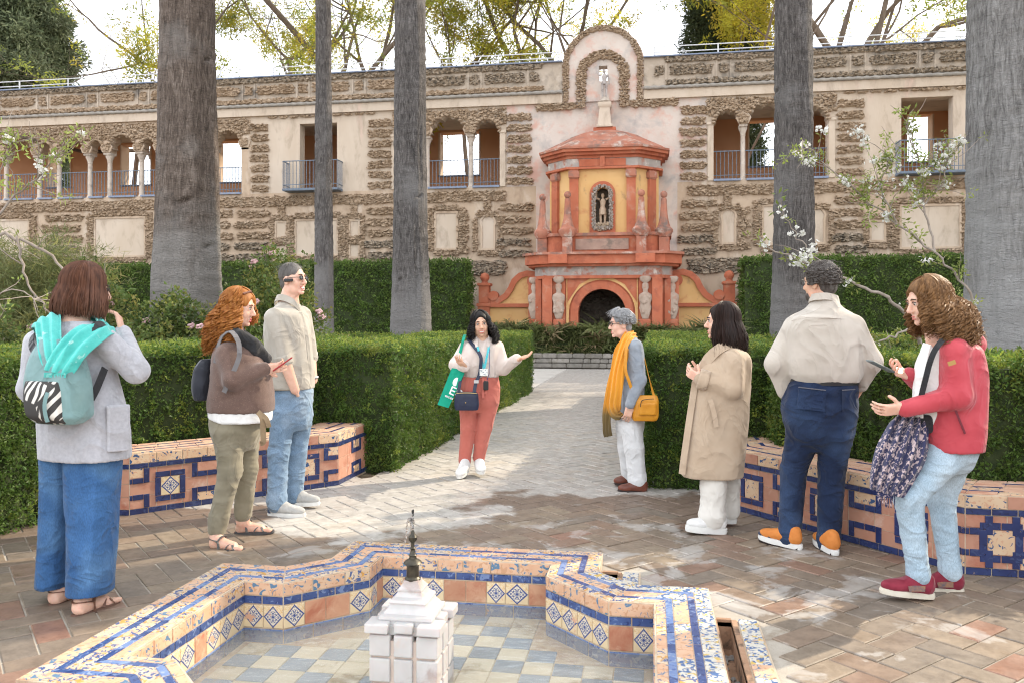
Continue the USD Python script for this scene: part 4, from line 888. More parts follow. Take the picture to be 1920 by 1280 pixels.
def hedge_points(poly, z0, z1, dens, top_dens, g, depth=.03):
    P, top = [], []
    rings = [np.array(poly.exterior.coords)]
    for R in rings:
        for a, b in zip(R[:-1], R[1:]):
            L = np.linalg.norm(b - a)
            if L < .01: continue
            d = (b - a) / L; nrm = np.array([d[1], -d[0]])
            mid = (a + b) / 2
            if nrm @ (np.array([0, 0]) - mid) < -.3 * np.linalg.norm(mid) and z1 > 1: k = dens * .12
            else: k = dens
            n = int(L * (z1 - z0) * k); t = g.random(n); zz = z0 + (z1 - z0) * g.random(n)
            w = 0.09 * (meshkit.noise(np.c_[t * L * 2.2 + a[0], zz * 2.2, np.full(n, a[1])], 3) - .5)
            p = a[None] + d[None] * (t * L)[:, None] + nrm[None] * ((g.random(n) - .75) * depth * 2 + w)[:, None]
            P.append(np.c_[p, zz])
    x0, y0, x1, y1 = poly.bounds; n = int((x1 - x0) * (y1 - y0) * top_dens)
    from shapely import contains_xy
    X, Y = x0 + (x1 - x0) * g.random(n), y0 + (y1 - y0) * g.random(n); ok = contains_xy(poly.buffer(.03), X, Y); X, Y = X[ok], Y[ok]
    h = .08 * (meshkit.noise(np.c_[X * 2.0, Y * 2.0, 0 * X], 5) - .5)
    T = np.c_[X, Y, z1 + h + (g.random(len(X)) - .6) * depth * 1.5]
    return np.vstack(P), T
def hedge(name, poly, z1, label, dens=520, tdens=520, scale=1.0, cat='hedge', ms=None, group=None, seed=1, z0=0.0):
    g = np.random.default_rng(seed); t = thing(name, label, cat, group)
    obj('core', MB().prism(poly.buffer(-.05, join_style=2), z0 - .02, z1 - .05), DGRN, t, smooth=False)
    S_, T_ = hedge_points(poly, z0, z1, dens, tdens, g)
    P = np.vstack([S_, T_]); n = len(P)
    idx = g.integers(0, 5, n)
    nz = meshkit.noise(S_ * 1.7, 9); young_lit = np.r_[g.random(len(S_)) < .04 + .5 * np.clip(nz - .52, 0, 1) * 2, g.random(len(T_)) < .60]  # tops mostly take the lighter leaf as painted sunlight; sides vary at random
    scatter('foliage', t, HC + HC, P, idx + 5 * young_lit, scale * (.8 + .5 * g.random(n)), rand_quats(n, g), (ms or [BOX]) * 5 + (ms[1:] if ms and len(ms) > 1 else [BOXY]) * 5)
    return t
HL = unary_union([sbox(-3.7, 7.74, -2.45, 17.2), Polygon([(-3.24, 7.74), (-3.24, 7.30), (-4.20, 6.12), (-4.75, 6.12), (-5.6, 6.12), (-5.6, 7.3), (-4.7, 7.6), (-4.2, 8.3), (-3.6, 9.2)]).buffer(0), sbox(-5.6, 1.6, -4.38, 6.2)])
HR = unary_union([sbox(-.02, 7.36, 1.25, 17.2), Polygon([(1.01, 7.4), (1.01, 6.94), (2.04, 5.62), (2.95, 5.57), (4.4, 5.57), (4.4, 6.8), (2.75, 6.9), (2.0, 7.8), (1.2, 8.8)]).buffer(0), sbox(3.2, 1.6, 4.4, 5.7)])
def ccw(p): return Polygon(list(p.exterior.coords)[::-1]) if p.exterior.is_ccw is False else p
from shapely.geometry.polygon import orient
HL, HR = orient(HL.simplify(.01), 1), orient(HR.simplify(.01), 1)
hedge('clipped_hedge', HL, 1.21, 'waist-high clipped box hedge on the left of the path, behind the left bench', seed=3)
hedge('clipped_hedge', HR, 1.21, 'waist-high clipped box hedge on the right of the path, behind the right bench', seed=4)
hedge('low_hedge', orient(sbox(-15, 16.4, -3.75, 17.2), 1), 1.12, 'low clipped hedge crossing the garden behind the rose bushes on the left', dens=130, tdens=160, scale=1.9, seed=5)
hedge('low_hedge', orient(sbox(1.3, 16.4, 12, 17.2), 1), 1.12, 'low clipped hedge crossing the garden behind the right palm trunk', dens=130, tdens=160, scale=1.9, seed=6)
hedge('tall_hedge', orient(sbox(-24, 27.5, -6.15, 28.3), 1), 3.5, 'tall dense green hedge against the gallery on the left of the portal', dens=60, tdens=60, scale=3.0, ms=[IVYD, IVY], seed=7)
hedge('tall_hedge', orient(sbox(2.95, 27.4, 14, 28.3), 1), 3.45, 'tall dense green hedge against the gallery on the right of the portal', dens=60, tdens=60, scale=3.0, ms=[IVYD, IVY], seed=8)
# low stone border with papyrus
sw = thing('stone_border', 'low rough grey stone border wall in front of the papyrus bed', 'wall')
SG = mat('border_stone', (.17, .155, .135), (.29, .265, .235), rough=.95, scale=5, bump=.5, bscale=25, spots=((.15, .13, .10), 4, .52, .66), rand=.25)
obj('core', MB().box((-1.4, 26.35, .2), (8.6, .4, .42)), MORT, sw, smooth=False)
for row, (z0, h) in enumerate(((0, .16), (.16, .15), (.31, .16))):
    x = -5.7 + .1 * row
    while x < 2.8:
        L = .22 + .4 * rng.random()
        b = MB(); b.box((x + L / 2, 26.14 - .02 * rng.random(), z0 + h / 2), (L - .02, .2, h - .015), ch=.025); obj('stone', b, SG, sw, smooth=False); x += L
PAP = leaf_mat('papyrus_leaf', (.09, .12, .035), (.17, .18, .07), .35); PAPD = leaf_mat('dry_papyrus_leaf', (.30, .22, .12), (.40, .32, .18), .3)
PC = []
for s in range(4):
    g = np.random.default_rng(40 + s); n = 22; a = g.random(n) * 6.28; el = g.normal(size=n) * .35 - .05; l = .16 + .12 * g.random(n)
    d = np.stack([np.cos(a) * np.cos(el), np.sin(a) * np.cos(el), np.sin(el)], 1); sd = np.stack([-np.sin(a), np.cos(a), 0 * a], 1) * .009
    dr = np.array([0, 0, -.06])
    v = np.stack([sd, -sd, d * l[:, None] * .6 - sd * 1.3, d * l[:, None] * .6 + sd * 1.3, d * l[:, None] + dr], 1).reshape(-1, 3); i = np.arange(n)[:, None] * 5
    PC.append((v, np.vstack([i + [0, 1, 2], i + [0, 2, 3], i + [3, 2, 4]])))
pb = thing('papyrus_bed', 'bushy bed of papyrus with dry tips behind the low stone border', 'papyrus')
g = np.random.default_rng(9); n = 1500; P = np.c_[-5.6 + 8.2 * g.random(n), 26.5 + .9 * g.random(n), .35 + 1.05 * g.random(n)]
hmax = 1.45 - .55 * meshkit.noise(np.c_[P[:, 0] * .9, 0 * P[:, 0], 0 * P[:, 0]], 2); P = P[P[:, 2] < hmax + .15]; n = len(P)
scatter('foliage', pb, PC + PC, P, np.where(g.random(n) < .13, 4, 0) + g.integers(0, 4, n), .8 + .7 * g.random(n), rand_quats(n, g) * .0 + np.c_[np.cos(g.random(n) * .3), g.normal(size=(n, 2)) * .25, g.random(n)], [PAP] * 4 + [PAPD] * 4)
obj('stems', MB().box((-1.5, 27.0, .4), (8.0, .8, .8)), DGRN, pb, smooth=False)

# ------------------------------------------------------------ palm trunks
def palm_mat(name, c1, c2, c3, grey):
    N = {'g': ('geometry', {}), 'mp': ('mapping', {'scale': (1, 1, .16)}), 'n': ('noise_texture', {'scale': 22, 'detail': 7, 'roughness': .72, 'distortion': 1.2}),
         'mp2': ('mapping', {'scale': (1.6, 1.6, 5)}), 'n2': ('noise_texture', {'scale': 6, 'detail': 6, 'roughness': .7, 'distortion': 1.5}),
         'r1': ('rgb_ramp', {'ramp': [(.28, c1), (.50, c2), (.72, c3)]}), 'r2': ('rgb_ramp', {'ramp': [(.30, (.62, .62, .62)), (.45, (1, 1, 1)), (.7, (1.08, 1.06, 1.05))]}),
         'mu': ('mix', {'mix_type': 'multiply', 'fac': .9}), 'n3': ('noise_texture', {'scale': .9, 'detail': 5}), 'sz': ('separate_xyz', {}), 'zr': ('map_range', {'from_min': .8, 'from_max': 3.8, 'to_min': .26, 'to_max': -.10, 'clamp': True}), 'za': ('math', {'math_type': 'add'}), 'r3': ('rgb_ramp', {'ramp': [(.42, (0, 0, 0)), (.62, (.85, .85, .85))]}), 'm3': ('mix', {'color2': grey}),
         'ad': ('math', {'math_type': 'multiply_add', 'value2': .9}), 'b': ('bump', {'strength': 1.0, 'distance': .05}), 'p': ('principled_bsdf', {'roughness': .9, 'specular_ior_level': .2})}
    L = [('g.position', 'mp.vector'), ('mp.vector', 'n.vector'), ('g.position', 'mp2.vector'), ('mp2.vector', 'n2.vector'), ('n.fac', 'r1.fac'), ('n2.fac', 'r2.fac'), ('r1.color', 'm3.color1'), ('g.position', 'n3.vector'), ('g.position', 'sz.vector'), ('sz.z', 'zr.value'), ('n3.fac', 'za.value1'), ('zr.result', 'za.value2'), ('za.value', 'r3.fac'), ('r3.color', 'm3.fac'),
         ('m3.color', 'mu.color1'), ('r2.color', 'mu.color2'), ('mu.color', 'p.base_color'), ('n.fac', 'ad.value1'), ('n2.fac', 'ad.value3'), ('ad.value', 'b.height'), ('b.normal', 'p.normal')]
    return rawmat(name, N, L, 'p.BSDF')
PALB = palm_mat('brown_palm_bark', (.026, .020, .016), (.145, .112, .092), (.32, .265, .225), (.27, .255, .24))
PALG = palm_mat('grey_palm_bark', (.022, .020, .020), (.118, .107, .102), (.265, .245, .235), (.23, .22, .215))
PALE = palm_mat('pale_palm_bark', (.06, .057, .055), (.25, .24, .232), (.42, .41, .40), (.36, .355, .35))
def palm(x, y, rprof, lean, label, m, seed, H=14.0, nz=420, na=72):
    """rprof: list of (z, radius)"""
    z = np.linspace(0, H, nz); r = np.interp(z, *np.array(rprof).T); a = np.arange(na) * 2 * np.pi / na
    Z, A = np.meshgrid(z, a, indexing='ij'); R = np.repeat(r[:, None], na, 1)
    q = np.stack([np.cos(A) * 2.2, np.sin(A) * 2.2, Z * .35], -1)
    R = R * (1 + .05 * (meshkit.fbm(q, 3, seed) - .5))
    R += .030 * (meshkit.noise(np.stack([np.cos(A) * 5 + seed, np.sin(A) * 5, Z * .6], -1), seed) - .5) + .02 * (meshkit.noise(np.stack([np.cos(A) * 11, np.sin(A) * 11 + seed, Z * 1.3], -1), seed + 3) - .5)          # vertical fissures
    R += .022 * (meshkit.noise(np.stack([np.cos(A) * .8, np.sin(A) * .8, Z * 11], -1), seed + 1) - .5)   # leaf-scar rings
    g = np.random.default_rng(seed)
    for k in range(9):                                              # short horizontal gashes
        a0, z0, w, h = g.random() * 6.28, .6 + 6 * g.random(), .12 + .16 * g.random(), .022
        da = np.angle(np.exp(1j * (A - a0))); R -= .07 * np.exp(-(da / w) ** 2 - ((Z - z0 - .02 * np.sin(da * 9)) / h) ** 2)
    v = np.stack([x + lean[0] * Z + R * np.cos(A), y + lean[1] * Z + R * np.sin(A), Z - .03], -1).reshape(-1, 3)
    f = [[i * na + j, i * na + (j + 1) % na, (i + 1) * na + (j + 1) % na, (i + 1) * na + j] for i in range(nz - 1) for j in range(na)]
    t = thing('palm_tree', label, 'palm tree'); obj('trunk', MB().add(v, f), m, t, smooth=True)
    # crown of arching fronds, high above
    fr = MB(); g = np.random.default_rng(seed)
    for k in range(26):
        az, up = g.random() * 6.28, .9 - 1.5 * g.random(); L = 1.9 + .5 * g.random(); p = np.array([x + lean[0] * H, y + lean[1] * H, H])
        d = np.array([math.cos(az), math.sin(az), up]); d /= np.linalg.norm(d); pts = [p]
        for q in range(7): d = d + np.array([0, 0, -.10]); d /= np.linalg.norm(d); pts.append(pts[-1] + d * L / 7)
        pts = np.array(pts); s = np.array([-math.sin(az), math.cos(az), 0])
        wv = np.array([.03, .05, .25, .5, .65, .6, .4, .1])[:, None]
        fr.add(np.vstack([pts - s * wv - [0, 0, .1], pts, pts + s * wv - [0, 0, .1]]), [[i + o, i + 1 + o, i + 9 + o, i + 8 + o] for i in range(7) for o in (0, 8)])
    obj('fronds', fr, PAP, t, smooth=False, kind='stuff')
    return t
palm(-6.14, 10.2, [(0, .56), (.6, .51), (1.6, .455), (2.6, .415), (4.2, .375), (6, .35), (14, .32)], (.006, 0), 'thick brown palm trunk with a pale grey foot rising from the rose bushes', PALB, 1)
palm(-8.82, 21.5, [(0, .30), (2, .26), (4, .245), (8, .215), (14, .2)], (-.002, 0), 'thin dark palm trunk farthest back, before the balcony of the gallery', PALG, 2, na=40)
palm(-5.03, 17.0, [(0, .50), (1.5, .43), (3, .37), (5, .34), (8, .325), (14, .3)], (-.002, 0), 'tall straight palm trunk behind the left hedge near the woman in salmon trousers', PALG, 3)
palm(2.81, 17.0, [(0, .52), (1.5, .45), (3, .40), (5, .37), (8, .345), (14, .32)], (-.004, 0), 'tall dark palm trunk behind the man in the pale shirt', PALG, 4)
palm(3.98, 9.8, [(0, .62), (.8, .56), (1.6, .545), (3, .53), (6, .50), (14, .45)], (0, 0), 'huge grey palm trunk at the right edge behind the woman in the red jacket', PALE, 5)

# ------------------------------------------------------------ trees
def grow(b, tips, p, d, L, r, depth, g, spread=.55, up=.12, wob=.25, ratio=.72, minr=.008, sides=6):
    n = 5; pts = [np.array(p)]; d = np.array(d, float); d /= np.linalg.norm(d)
    for k in range(n):
        d = d + g.normal(size=3) * wob / n * 1.6 + np.array([0, 0, up / n]); d /= np.linalg.norm(d); pts.append(pts[-1] + d * L / n)
    r1 = max(r * .68, minr * .6)
    b.tube(pts, np.linspace(r, r1, n + 1), sides if r > .04 else 4, cap=False)
    if depth <= 2: tips += [(q, d, depth) for q in pts[2:]]
    if depth == 0: return
    for k in range(2 + (g.random() < .55)):
        dd = d + g.normal(size=3) * spread; dd[2] += .05
        s = len(pts) - 1 if k < 2 else 3
        grow(b, tips, pts[s], dd, L * ratio * (.75 + .5 * g.random()), r1 * (.85 if k == 0 else .62), depth - 1, g, spread, up, wob, ratio, minr, sides)
TIP = leaf_mat('tipuana_leaf', (.36, .33, .035), (.50, .43, .06), .65, rand=.3, hue=.02); TIPG = leaf_mat('green_tipuana_leaf', (.19, .23, .04), (.29, .31, .06), .6, rand=.3)
FC_ = [clump(26, .30, .16, .05, 60 + s, outward=.9, droop=.5, flat=.6) for s in range(4)]
def tree(name, label, stems, leaf, seed, nleaf, depth=5, cat='tree', ms=(TIP, TIPG), ls=1.0, spread=.5, zmin=9.0):
    g = np.random.default_rng(seed); t = thing(name, label, cat); b = MB(); tips = []
    for (p, d, L, r) in stems: grow(b, tips, p, d, L, r * .78, depth, g, spread=spread)
    obj('trunk', b, BARK, t, smooth=50)
    k = g.integers(0, len(tips), nleaf); P = np.array([tips[i][0] for i in k]) + g.normal(size=(nleaf, 3)) * .28
    scatter('foliage', t, FC_ + FC_, P, g.integers(0, 4, nleaf) + 4 * (g.random(nleaf) < .4), ls * (.7 + .7 * g.random(nleaf)), rand_quats(nleaf, g), [ms[0]] * 4 + [ms[1]] * 4)
    return t
tree('spreading_tree', 'spreading bare-limbed tree with yellow-green leaves above the gallery left of the portal',
     [((-16.6, 37, 0), (.0, .0, 1), 10.5, .42), ((-16.6, 37, 10.2), (-.75, -.1, .55), 4.2, .24), ((-16.5, 37, 10.2), (-.35, .2, .9), 4.2, .22), ((-16.4, 37, 10.2), (.3, 0, 1), 4.4, .24), ((-16.4, 37, 10.2), (.65, .1, .8), 4.0, .2)], None, 21, 1300)
tree('spreading_tree', 'multi-stemmed tree with yellow leaves between the two left palm trunks above the gallery',
     [((-12.6, 39, 0), (.05, 0, 1), 10.8, .36), ((-12.5, 39, 10.4), (-.45, 0, .9), 4.2, .20), ((-12.4, 39, 10.5), (.1, .1, 1), 4.4, .22), ((-12.3, 39, 10.5), (.55, 0, .8), 4.2, .20), ((-12.3, 39, 10.3), (.95, .1, .45), 4.2, .15)], None, 22, 2600)
tree('spreading_tree', 'two-trunked tree with green-yellow leaves just left of the arched gable',
     [((-4.9, 37.5, 0), (.0, 0, 1), 12.0, .25), ((-4.2, 38, 0), (.05, 0, 1), 12.2, .26), ((-4.9, 37.5, 11.6), (-.4, 0, 1), 3.4, .16), ((-4.0, 38, 11.8), (.4, 0, 1), 3.4, .17), ((-6.6, 38, 9), (-.5, 0, .7), 4.0, .14), ((-8.6, 39, 8), (-.1, 0, .9), 4.2, .16)], None, 23, 2800)
tree('spreading_tree', 'leaning multi-stemmed tree with yellow leaves above the gallery on the right',
     [((7.6, 37, 0), (.02, 0, 1), 11.0, .36), ((7.6, 37, 10.7), (.6, 0, .85), 4.2, .22), ((7.8, 37, 10.7), (1, 0, .42), 5.0, .20), ((7.6, 37, 10.7), (.05, .1, 1), 4.0, .20), ((7.9, 37.2, 10.6), (1.2, .1, .25), 5.2, .16), ((7.4, 37, 10.6), (-.4, 0, .9), 3.6, .15)], None, 24, 2700)
tree('yellow_tree', 'bright yellow leafy branch in front of the right cypress', [((3.6, 36, 0), (.05, 0, 1), 11.5, .16), ((3.8, 36, 11.2), (-.3, 0, .7), 1.5, .06), ((3.8, 36, 11.2), (.3, 0, .7), 1.4, .05)], None, 25, 380, depth=4, ms=(TIP, TIP))
tree('spreading_tree', 'thin bare tree with fine twigs in the gap left of the thick palm', [((-23.5, 36, 0), (0, 0, 1), 9.5, .2), ((-23.5, 36, 9.4), (.3, 0, 1), 3.4, .09), ((-23.2, 36, 9.4), (.7, 0, .8), 3.4, .08), ((-23.5, 36, 9.2), (-.3, 0, 1), 2.8, .08)], None, 26, 22, spread=.6)
# cypresses
CYP = leaf_mat('cypress_leaf', (.035, .055, .022), (.07, .09, .04), .12, rand=.4, rough=.7)
CC = [clump(46, .30, .17, .05, 80 + s, outward=1.2, flat=1.0) for s in range(4)]
CYPL = leaf_mat('pale_conifer_leaf', (.075, .10, .05), (.135, .16, .085), .15, rand=.4, rough=.7)
def cypress(label, x, y, prof, n, seed, ls=1.0, lump=.35, m_=None):
    g = np.random.default_rng(seed); t = thing('cypress_tree', label, 'cypress'); z0, z1 = prof[0][0], prof[-1][0]; zz, rr = np.array(prof).T
    obj('trunk', MB().tube([(x, y, 0), (x, y, z1 * .8)], [.35, .12], 8), BARK, t)
    Z = z0 + (z1 - z0) * g.random(n * 3); R = np.interp(Z, zz, rr); keep = g.random(n * 3) < R / R.max(); Z, R = Z[keep][:n], R[keep][:n]; m = len(Z); A = g.random(m) * 6.28
    R = R * (1 - lump + 2 * lump * meshkit.noise(np.stack([np.cos(A) * 1.5, np.sin(A) * 1.5, Z * .9], -1), seed)) * (1 - .22 * g.random(m) ** 2)
    P = np.stack([x + R * np.cos(A), y + R * np.sin(A), Z], 1)
    b = MB(); k = 24; zz2 = np.linspace(z0, z1, 24); a = np.arange(k) * 2 * np.pi / k
    r2 = np.interp(zz2, zz, rr)[:, None] * (.80 - lump * .9 + 1.6 * lump * meshkit.noise(np.stack([np.cos(a)[None] * 1.5 + 0 * zz2[:, None], np.sin(a)[None] * 1.5 + 0 * zz2[:, None], zz2[:, None] * .9 + 0 * a[None]], -1), seed))
    v = np.stack([x + r2 * np.cos(a), y + r2 * np.sin(a), zz2[:, None] + 0 * r2], -1).reshape(-1, 3)
    b.add(v, [[i * k + j, i * k + (j + 1) % k, (i + 1) * k + (j + 1) % k, (i + 1) * k + j] for i in range(23) for j in range(k)])
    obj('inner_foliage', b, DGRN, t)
    scatter('foliage', t, CC, P, g.integers(0, 4, m), ls * (.7 + .7 * g.random(m)), rand_quats(m, g), [m_ or CYP])
cypress('broad dark conifer filling the top left corner behind the gallery', -37.9, 43, [(1, 2.4), (6, 3.4), (12, 4.0), (16, 3.8), (19, 3.2), (22, 2.5), (26, 1.5), (29, .3)], 5200, 31, 1.5, .42, CYPL)
cypress('dark columnar cypress behind the gallery right of the gable', 3.4, 39.5, [(1, .9), (5, 1.5), (11, 1.75), (15, 1.75), (19, 1.4), (23, .8), (26, .15)], 2600, 32, 1.0, .22)
cypress('slim cypress seen through the left arcade of the loggia', -20.4, 44, [(1, .8), (5, 1.2), (9, 1.2), (13, .6), (15, .1)], 900, 33, 1.0, .2)

# ------------------------------------------------------------ roses, blossom, feathery shrub
ROSE = leaf_mat('rose_leaf', (.07, .11, .025), (.13, .17, .045), .35); ROSEY = leaf_mat('young_rose_leaf', (.15, .18, .04), (.24, .22, .06), .4)
PINKP = mat('pink_petal', (.66, .38, .40), (.74, .56, .56), rough=.6, scale=30, trans=.3, rand=.12); WHITEP = mat('white_petal', (.74, .73, .68), (.80, .80, .77), rough=.6, scale=30, trans=.3)
RC = [clump(14, .09, .055, .032, 100 + s, outward=.6) for s in range(4)]
def rose_bush(label, blobs, n, seed, flowers, fm=PINKP, ls=1.0, fsize=.045, ms=(ROSE, ROSEY), name='rose_bush', cat='rose bush', protos=None, stems=True):
    g = np.random.default_rng(seed); t = thing(name, label, cat); P = []
    for (c, r) in blobs:
        k = int(n * (r[0] * r[1] * r[2]) ** (2 / 3) / sum((q[0] * q[1] * q[2]) ** (2 / 3) for _, q in blobs))
        d = g.normal(size=(k, 3)); d /= np.linalg.norm(d, axis=1, keepdims=True)
        P.append(np.array(c) + d * np.array(r) * (g.random((k, 1)) ** .45) * (1 + .5 * (meshkit.noise(d * 2.5 + seed, seed)[:, None] - .5)))
    P = np.vstack(P); P = P[P[:, 2] > .05]; k = len(P)
    if stems:
        b = MB()
        for q in range(36):
            c, r = blobs[q % len(blobs)]; e = np.array(c) + g.normal(size=3) * np.array(r) * .55
            s = np.array([c[0] + g.normal() * .15, c[1] + g.normal() * .15, -.02]); mid = (s + e) / 2 + g.normal(size=3) * .12
            b.tube([s, (s + mid) / 2, mid, (mid + e) / 2 + [0, 0, .05], e], [.012, .010, .008, .006, .003], 5, cap=False)
        obj('stems', b, TWIG if ls < 1.2 else BARK, t, smooth=60)
    scatter('foliage', t, (protos or RC) * 2, P, g.integers(0, 4, k) + 4 * (g.random(k) < .28), ls * (.7 + .6 * g.random(k)), rand_quats(k, g), [ms[0]] * 4 + [ms[1]] * 4)
    for q in range(flowers):
        c, r = blobs[g.integers(len(blobs))]; d = g.normal(size=3); d /= np.linalg.norm(d); d[1] = -abs(d[1]); d[2] = abs(d[2]) * .9 - .15
        p = np.array(c) + d * np.array(r) * 1.05; b = MB()
        for u in range(11):
            a = u * 2.4; rr = fsize * (.25 + .06 * u); b.ico(p + np.array([math.cos(a) * rr, math.sin(a) * rr * .8 - .01, .02 - .003 * u + math.sin(a * 2) * .012]), (fsize * .52, fsize * .45, fsize * .36), 1, .3, u)
        obj('flower', b, fm, t, smooth=60)
    return t
rose_bush('leafy bush with many pink roses around the foot of the thick brown palm', [((-6.6, 9.2, 1.15), (.65, .5, .95)), ((-5.7, 9.0, .9), (.8, .5, .75)), ((-4.8, 9.2, 1.0), (.65, .5, .85)), ((-4.5, 9.7, 1.35), (.55, .5, .95)), ((-5.7, 9.3, 1.35), (.5, .3, .5)), ((-4.75, 9.9, 1.9), (.35, .3, .55)), ((-7.2, 9.5, 1.2), (.6, .5, 1.0))], 2500, 41, 34)
rose_bush('small bush with white flowers left of the farthest palm trunk', [((-5.6, 13.8, .7), (.7, .4, .65)), ((-4.7, 14.2, .6), (.5, .4, .55))], 420, 42, 16, WHITEP, fsize=.035)
rose_bush('pale pink rose bush half hidden behind the short-haired woman in grey', [((-7.6, 8.4, .8), (.7, .5, .9)), ((-8.6, 8.8, .8), (.8, .5, .95))], 600, 43, 9)
rose_bush('small white-flowered plant behind the right hedge beside the grey palm', [((2.9, 12.4, .75), (.5, .4, .6)), ((3.6, 12.8, .75), (.5, .4, .6))], 320, 44, 9, WHITEP, fsize=.035)
FEA = leaf_mat('feathery_leaf', (.13, .16, .06), (.21, .23, .09), .4); FEAY = leaf_mat('yellow_feathery_leaf', (.20, .20, .06), (.28, .26, .10), .45)
FE = [clump(60, .22, .13, .008, 120 + s, outward=.7) for s in range(4)]
rose_bush('tall feathery grey-green shrub at the far left behind the flowering branch', [((-10.6, 12.4, 1.6), (1.0, .7, 1.2)), ((-9.8, 12.6, 1.9), (.8, .6, 1.1)), ((-11.8, 12.8, 1.8), (.9, .6, 1.5)), ((-10.0, 12.2, .9), (1.0, .7, .9))], 900, 45, 0, ls=1.3, ms=(FEA, FEAY), name='feathery_shrub', cat='shrub', protos=FE)
BL = leaf_mat('young_blossom_leaf', (.22, .27, .06), (.30, .34, .10), .45); BLC = [clump(7, .05, .055, .02, 140 + s, outward=.8) for s in range(4)]
def petals(seed):
    g = np.random.default_rng(seed); b = MB()
    for k in range(3):
        c = g.normal(size=3) * .022; nrm = g.normal(size=3); nrm /= np.linalg.norm(nrm); u = np.cross(nrm, [.3, .5, .8]); u /= np.linalg.norm(u); w = np.cross(nrm, u)
        for q in range(6):
            a = q * 1.047; d = u * math.cos(a) + w * math.sin(a); s = np.cross(nrm, d)
            b.add([c, c + d * .014 + s * .010 + nrm * .005, c + d * .026 + nrm * .010, c + d * .014 - s * .010 + nrm * .005], [[0, 1, 2, 3]])
    return b.get()
BP = [petals(s) for s in range(4)]
def blossom(label, limbs, seed, nb, nl, ex=.06, depth=2):
    g = np.random.default_rng(seed); t = thing('blossom_tree', label, 'blossom tree'); b = MB(); pts = []
    for (P, r0, r1, heavy) in limbs:
        P = np.array(P, float); s = np.linspace(0, len(P) - 1, 5 * len(P)); Q = np.stack([np.interp(s, range(len(P)), P[:, k]) for k in range(3)], 1); Q[1:-1] += g.normal(size=(len(Q) - 2, 3)) * .010
        b.tube(Q, np.linspace(r0, r1, len(Q)), 7, cap=False)
        for q in range(int(heavy * 14)):
            i = int(len(Q) * (.2 + .78 * g.random())); i = min(i, len(Q) - 2); d = Q[i + 1] - Q[i]; d /= np.linalg.norm(d); d = d + g.normal(size=3) * .65 + [0, 0, .25]; d /= np.linalg.norm(d); L = .12 + .36 * g.random(); pp = [Q[i]]
            for w in range(4): d = d + g.normal(size=3) * .18; d /= np.linalg.norm(d); pp.append(pp[-1] + d * L / 4)
            b.tube(pp, np.linspace(.0055, .002, 5), 4, cap=False); pts += [(x, heavy) for x in pp[1:]]
        pts += [(x, heavy) for x in Q[len(Q) // 2:]]
    obj('branches', b, TWIG, t, smooth=60)
    w = np.array([p[1] for p in pts]); w = w / w.sum(); X = np.array([p[0] for p in pts])
    cl = X[g.choice(len(X), max(6, nb // 6), p=w)]; P = cl[g.integers(0, len(cl), nb)] + g.normal(size=(nb, 3)) * .028
    scatter('blossoms', t, BP, P, g.integers(0, 4, nb), .45 + .40 * g.random(nb), rand_quats(nb, g), [WHITEP])
    P = X[g.choice(len(X), nl, p=w)] + g.normal(size=(nl, 3)) * .02
    scatter('foliage', t, BLC, P, g.integers(0, 4, nl), .6 + .5 * g.random(nl), rand_quats(nl, g), [BL])
blossom('small tree with white blossom leaning out from behind the huge right palm trunk', [([(3.5, 9.0, 0), (3.35, 8.9, 1.0), (3.05, 8.6, 1.75), (2.7, 8.5, 2.12), (2.35, 8.5, 2.42), (1.95, 8.5, 2.75), (1.6, 8.4, 3.05), (1.45, 8.4, 3.25)], .016, .004, 1.5), ([(2.7, 8.5, 2.12), (2.62, 8.6, 2.6), (2.6, 8.6, 3.0), (2.45, 8.6, 3.4)], .012, .004, 1.3), ([(2.35, 8.5, 2.42), (2.2, 8.5, 2.75), (2.3, 8.5, 3.05)], .010, .003, 1.1), ([(2.62, 8.6, 2.6), (2.8, 8.6, 2.8), (2.85, 8.6, 3.1)], .010, .004, 1.0)], 51, 240, 230)
blossom('nearly bare pale branch with a few white blossoms behind the man in the pale shirt', [([(2.45, 8.0, 0), (2.4, 7.9, 1.2), (2.25, 7.7, 1.48), (2.0, 7.5, 1.66), (1.7, 7.5, 1.80), (1.4, 7.5, 1.95), (1.05, 7.5, 2.08), (.9, 7.5, 2.22)], .022, .004, .45), ([(1.5, 7.5, 1.9), (1.3, 7.5, 2.15), (1.1, 7.5, 2.45)], .007, .003, .2), ([(2.3, 7.7, 1.45), (1.95, 7.4, 1.32), (1.72, 7.4, 1.22)], .010, .006, .1)], 52, 80, 34)
blossom('blossoming branch with a dark bent limb reaching in from the left edge', [([(-6.3, 6.0, 0), (-6.2, 6.1, 1.4), (-5.9, 6.3, 2.1), (-5.55, 6.4, 2.22), (-5.2, 6.5, 2.05), (-4.95, 6.5, 1.75), (-4.7, 6.5, 1.6)], .026, .005, .35), ([(-5.9, 6.3, 2.1), (-5.5, 6.4, 2.5), (-5.1, 6.4, 2.85), (-4.85, 6.4, 3.1)], .012, .003, 1.0), ([(-5.9, 6.3, 2.2), (-5.6, 6.4, 2.8), (-5.45, 6.4, 3.1)], .010, .003, .9), ([(-5.45, 6.4, 2.2), (-5.35, 6.4, 1.8), (-5.15, 6.4, 1.55), (-4.95, 6.4, 1.4)], .012, .004, .4), ([(-6.2, 6.1, 1.3), (-5.7, 6.2, 1.6), (-5.3, 6.2, 1.75), (-5.0, 6.2, 1.6)], .010, .003, .5), ([(-6.2, 6.1, 1.1), (-5.6, 6.1, 1.3), (-5.2, 6.1, 1.2), (-4.9, 6.1, 1.35)], .010, .003, .5)], 53, 34, 80)

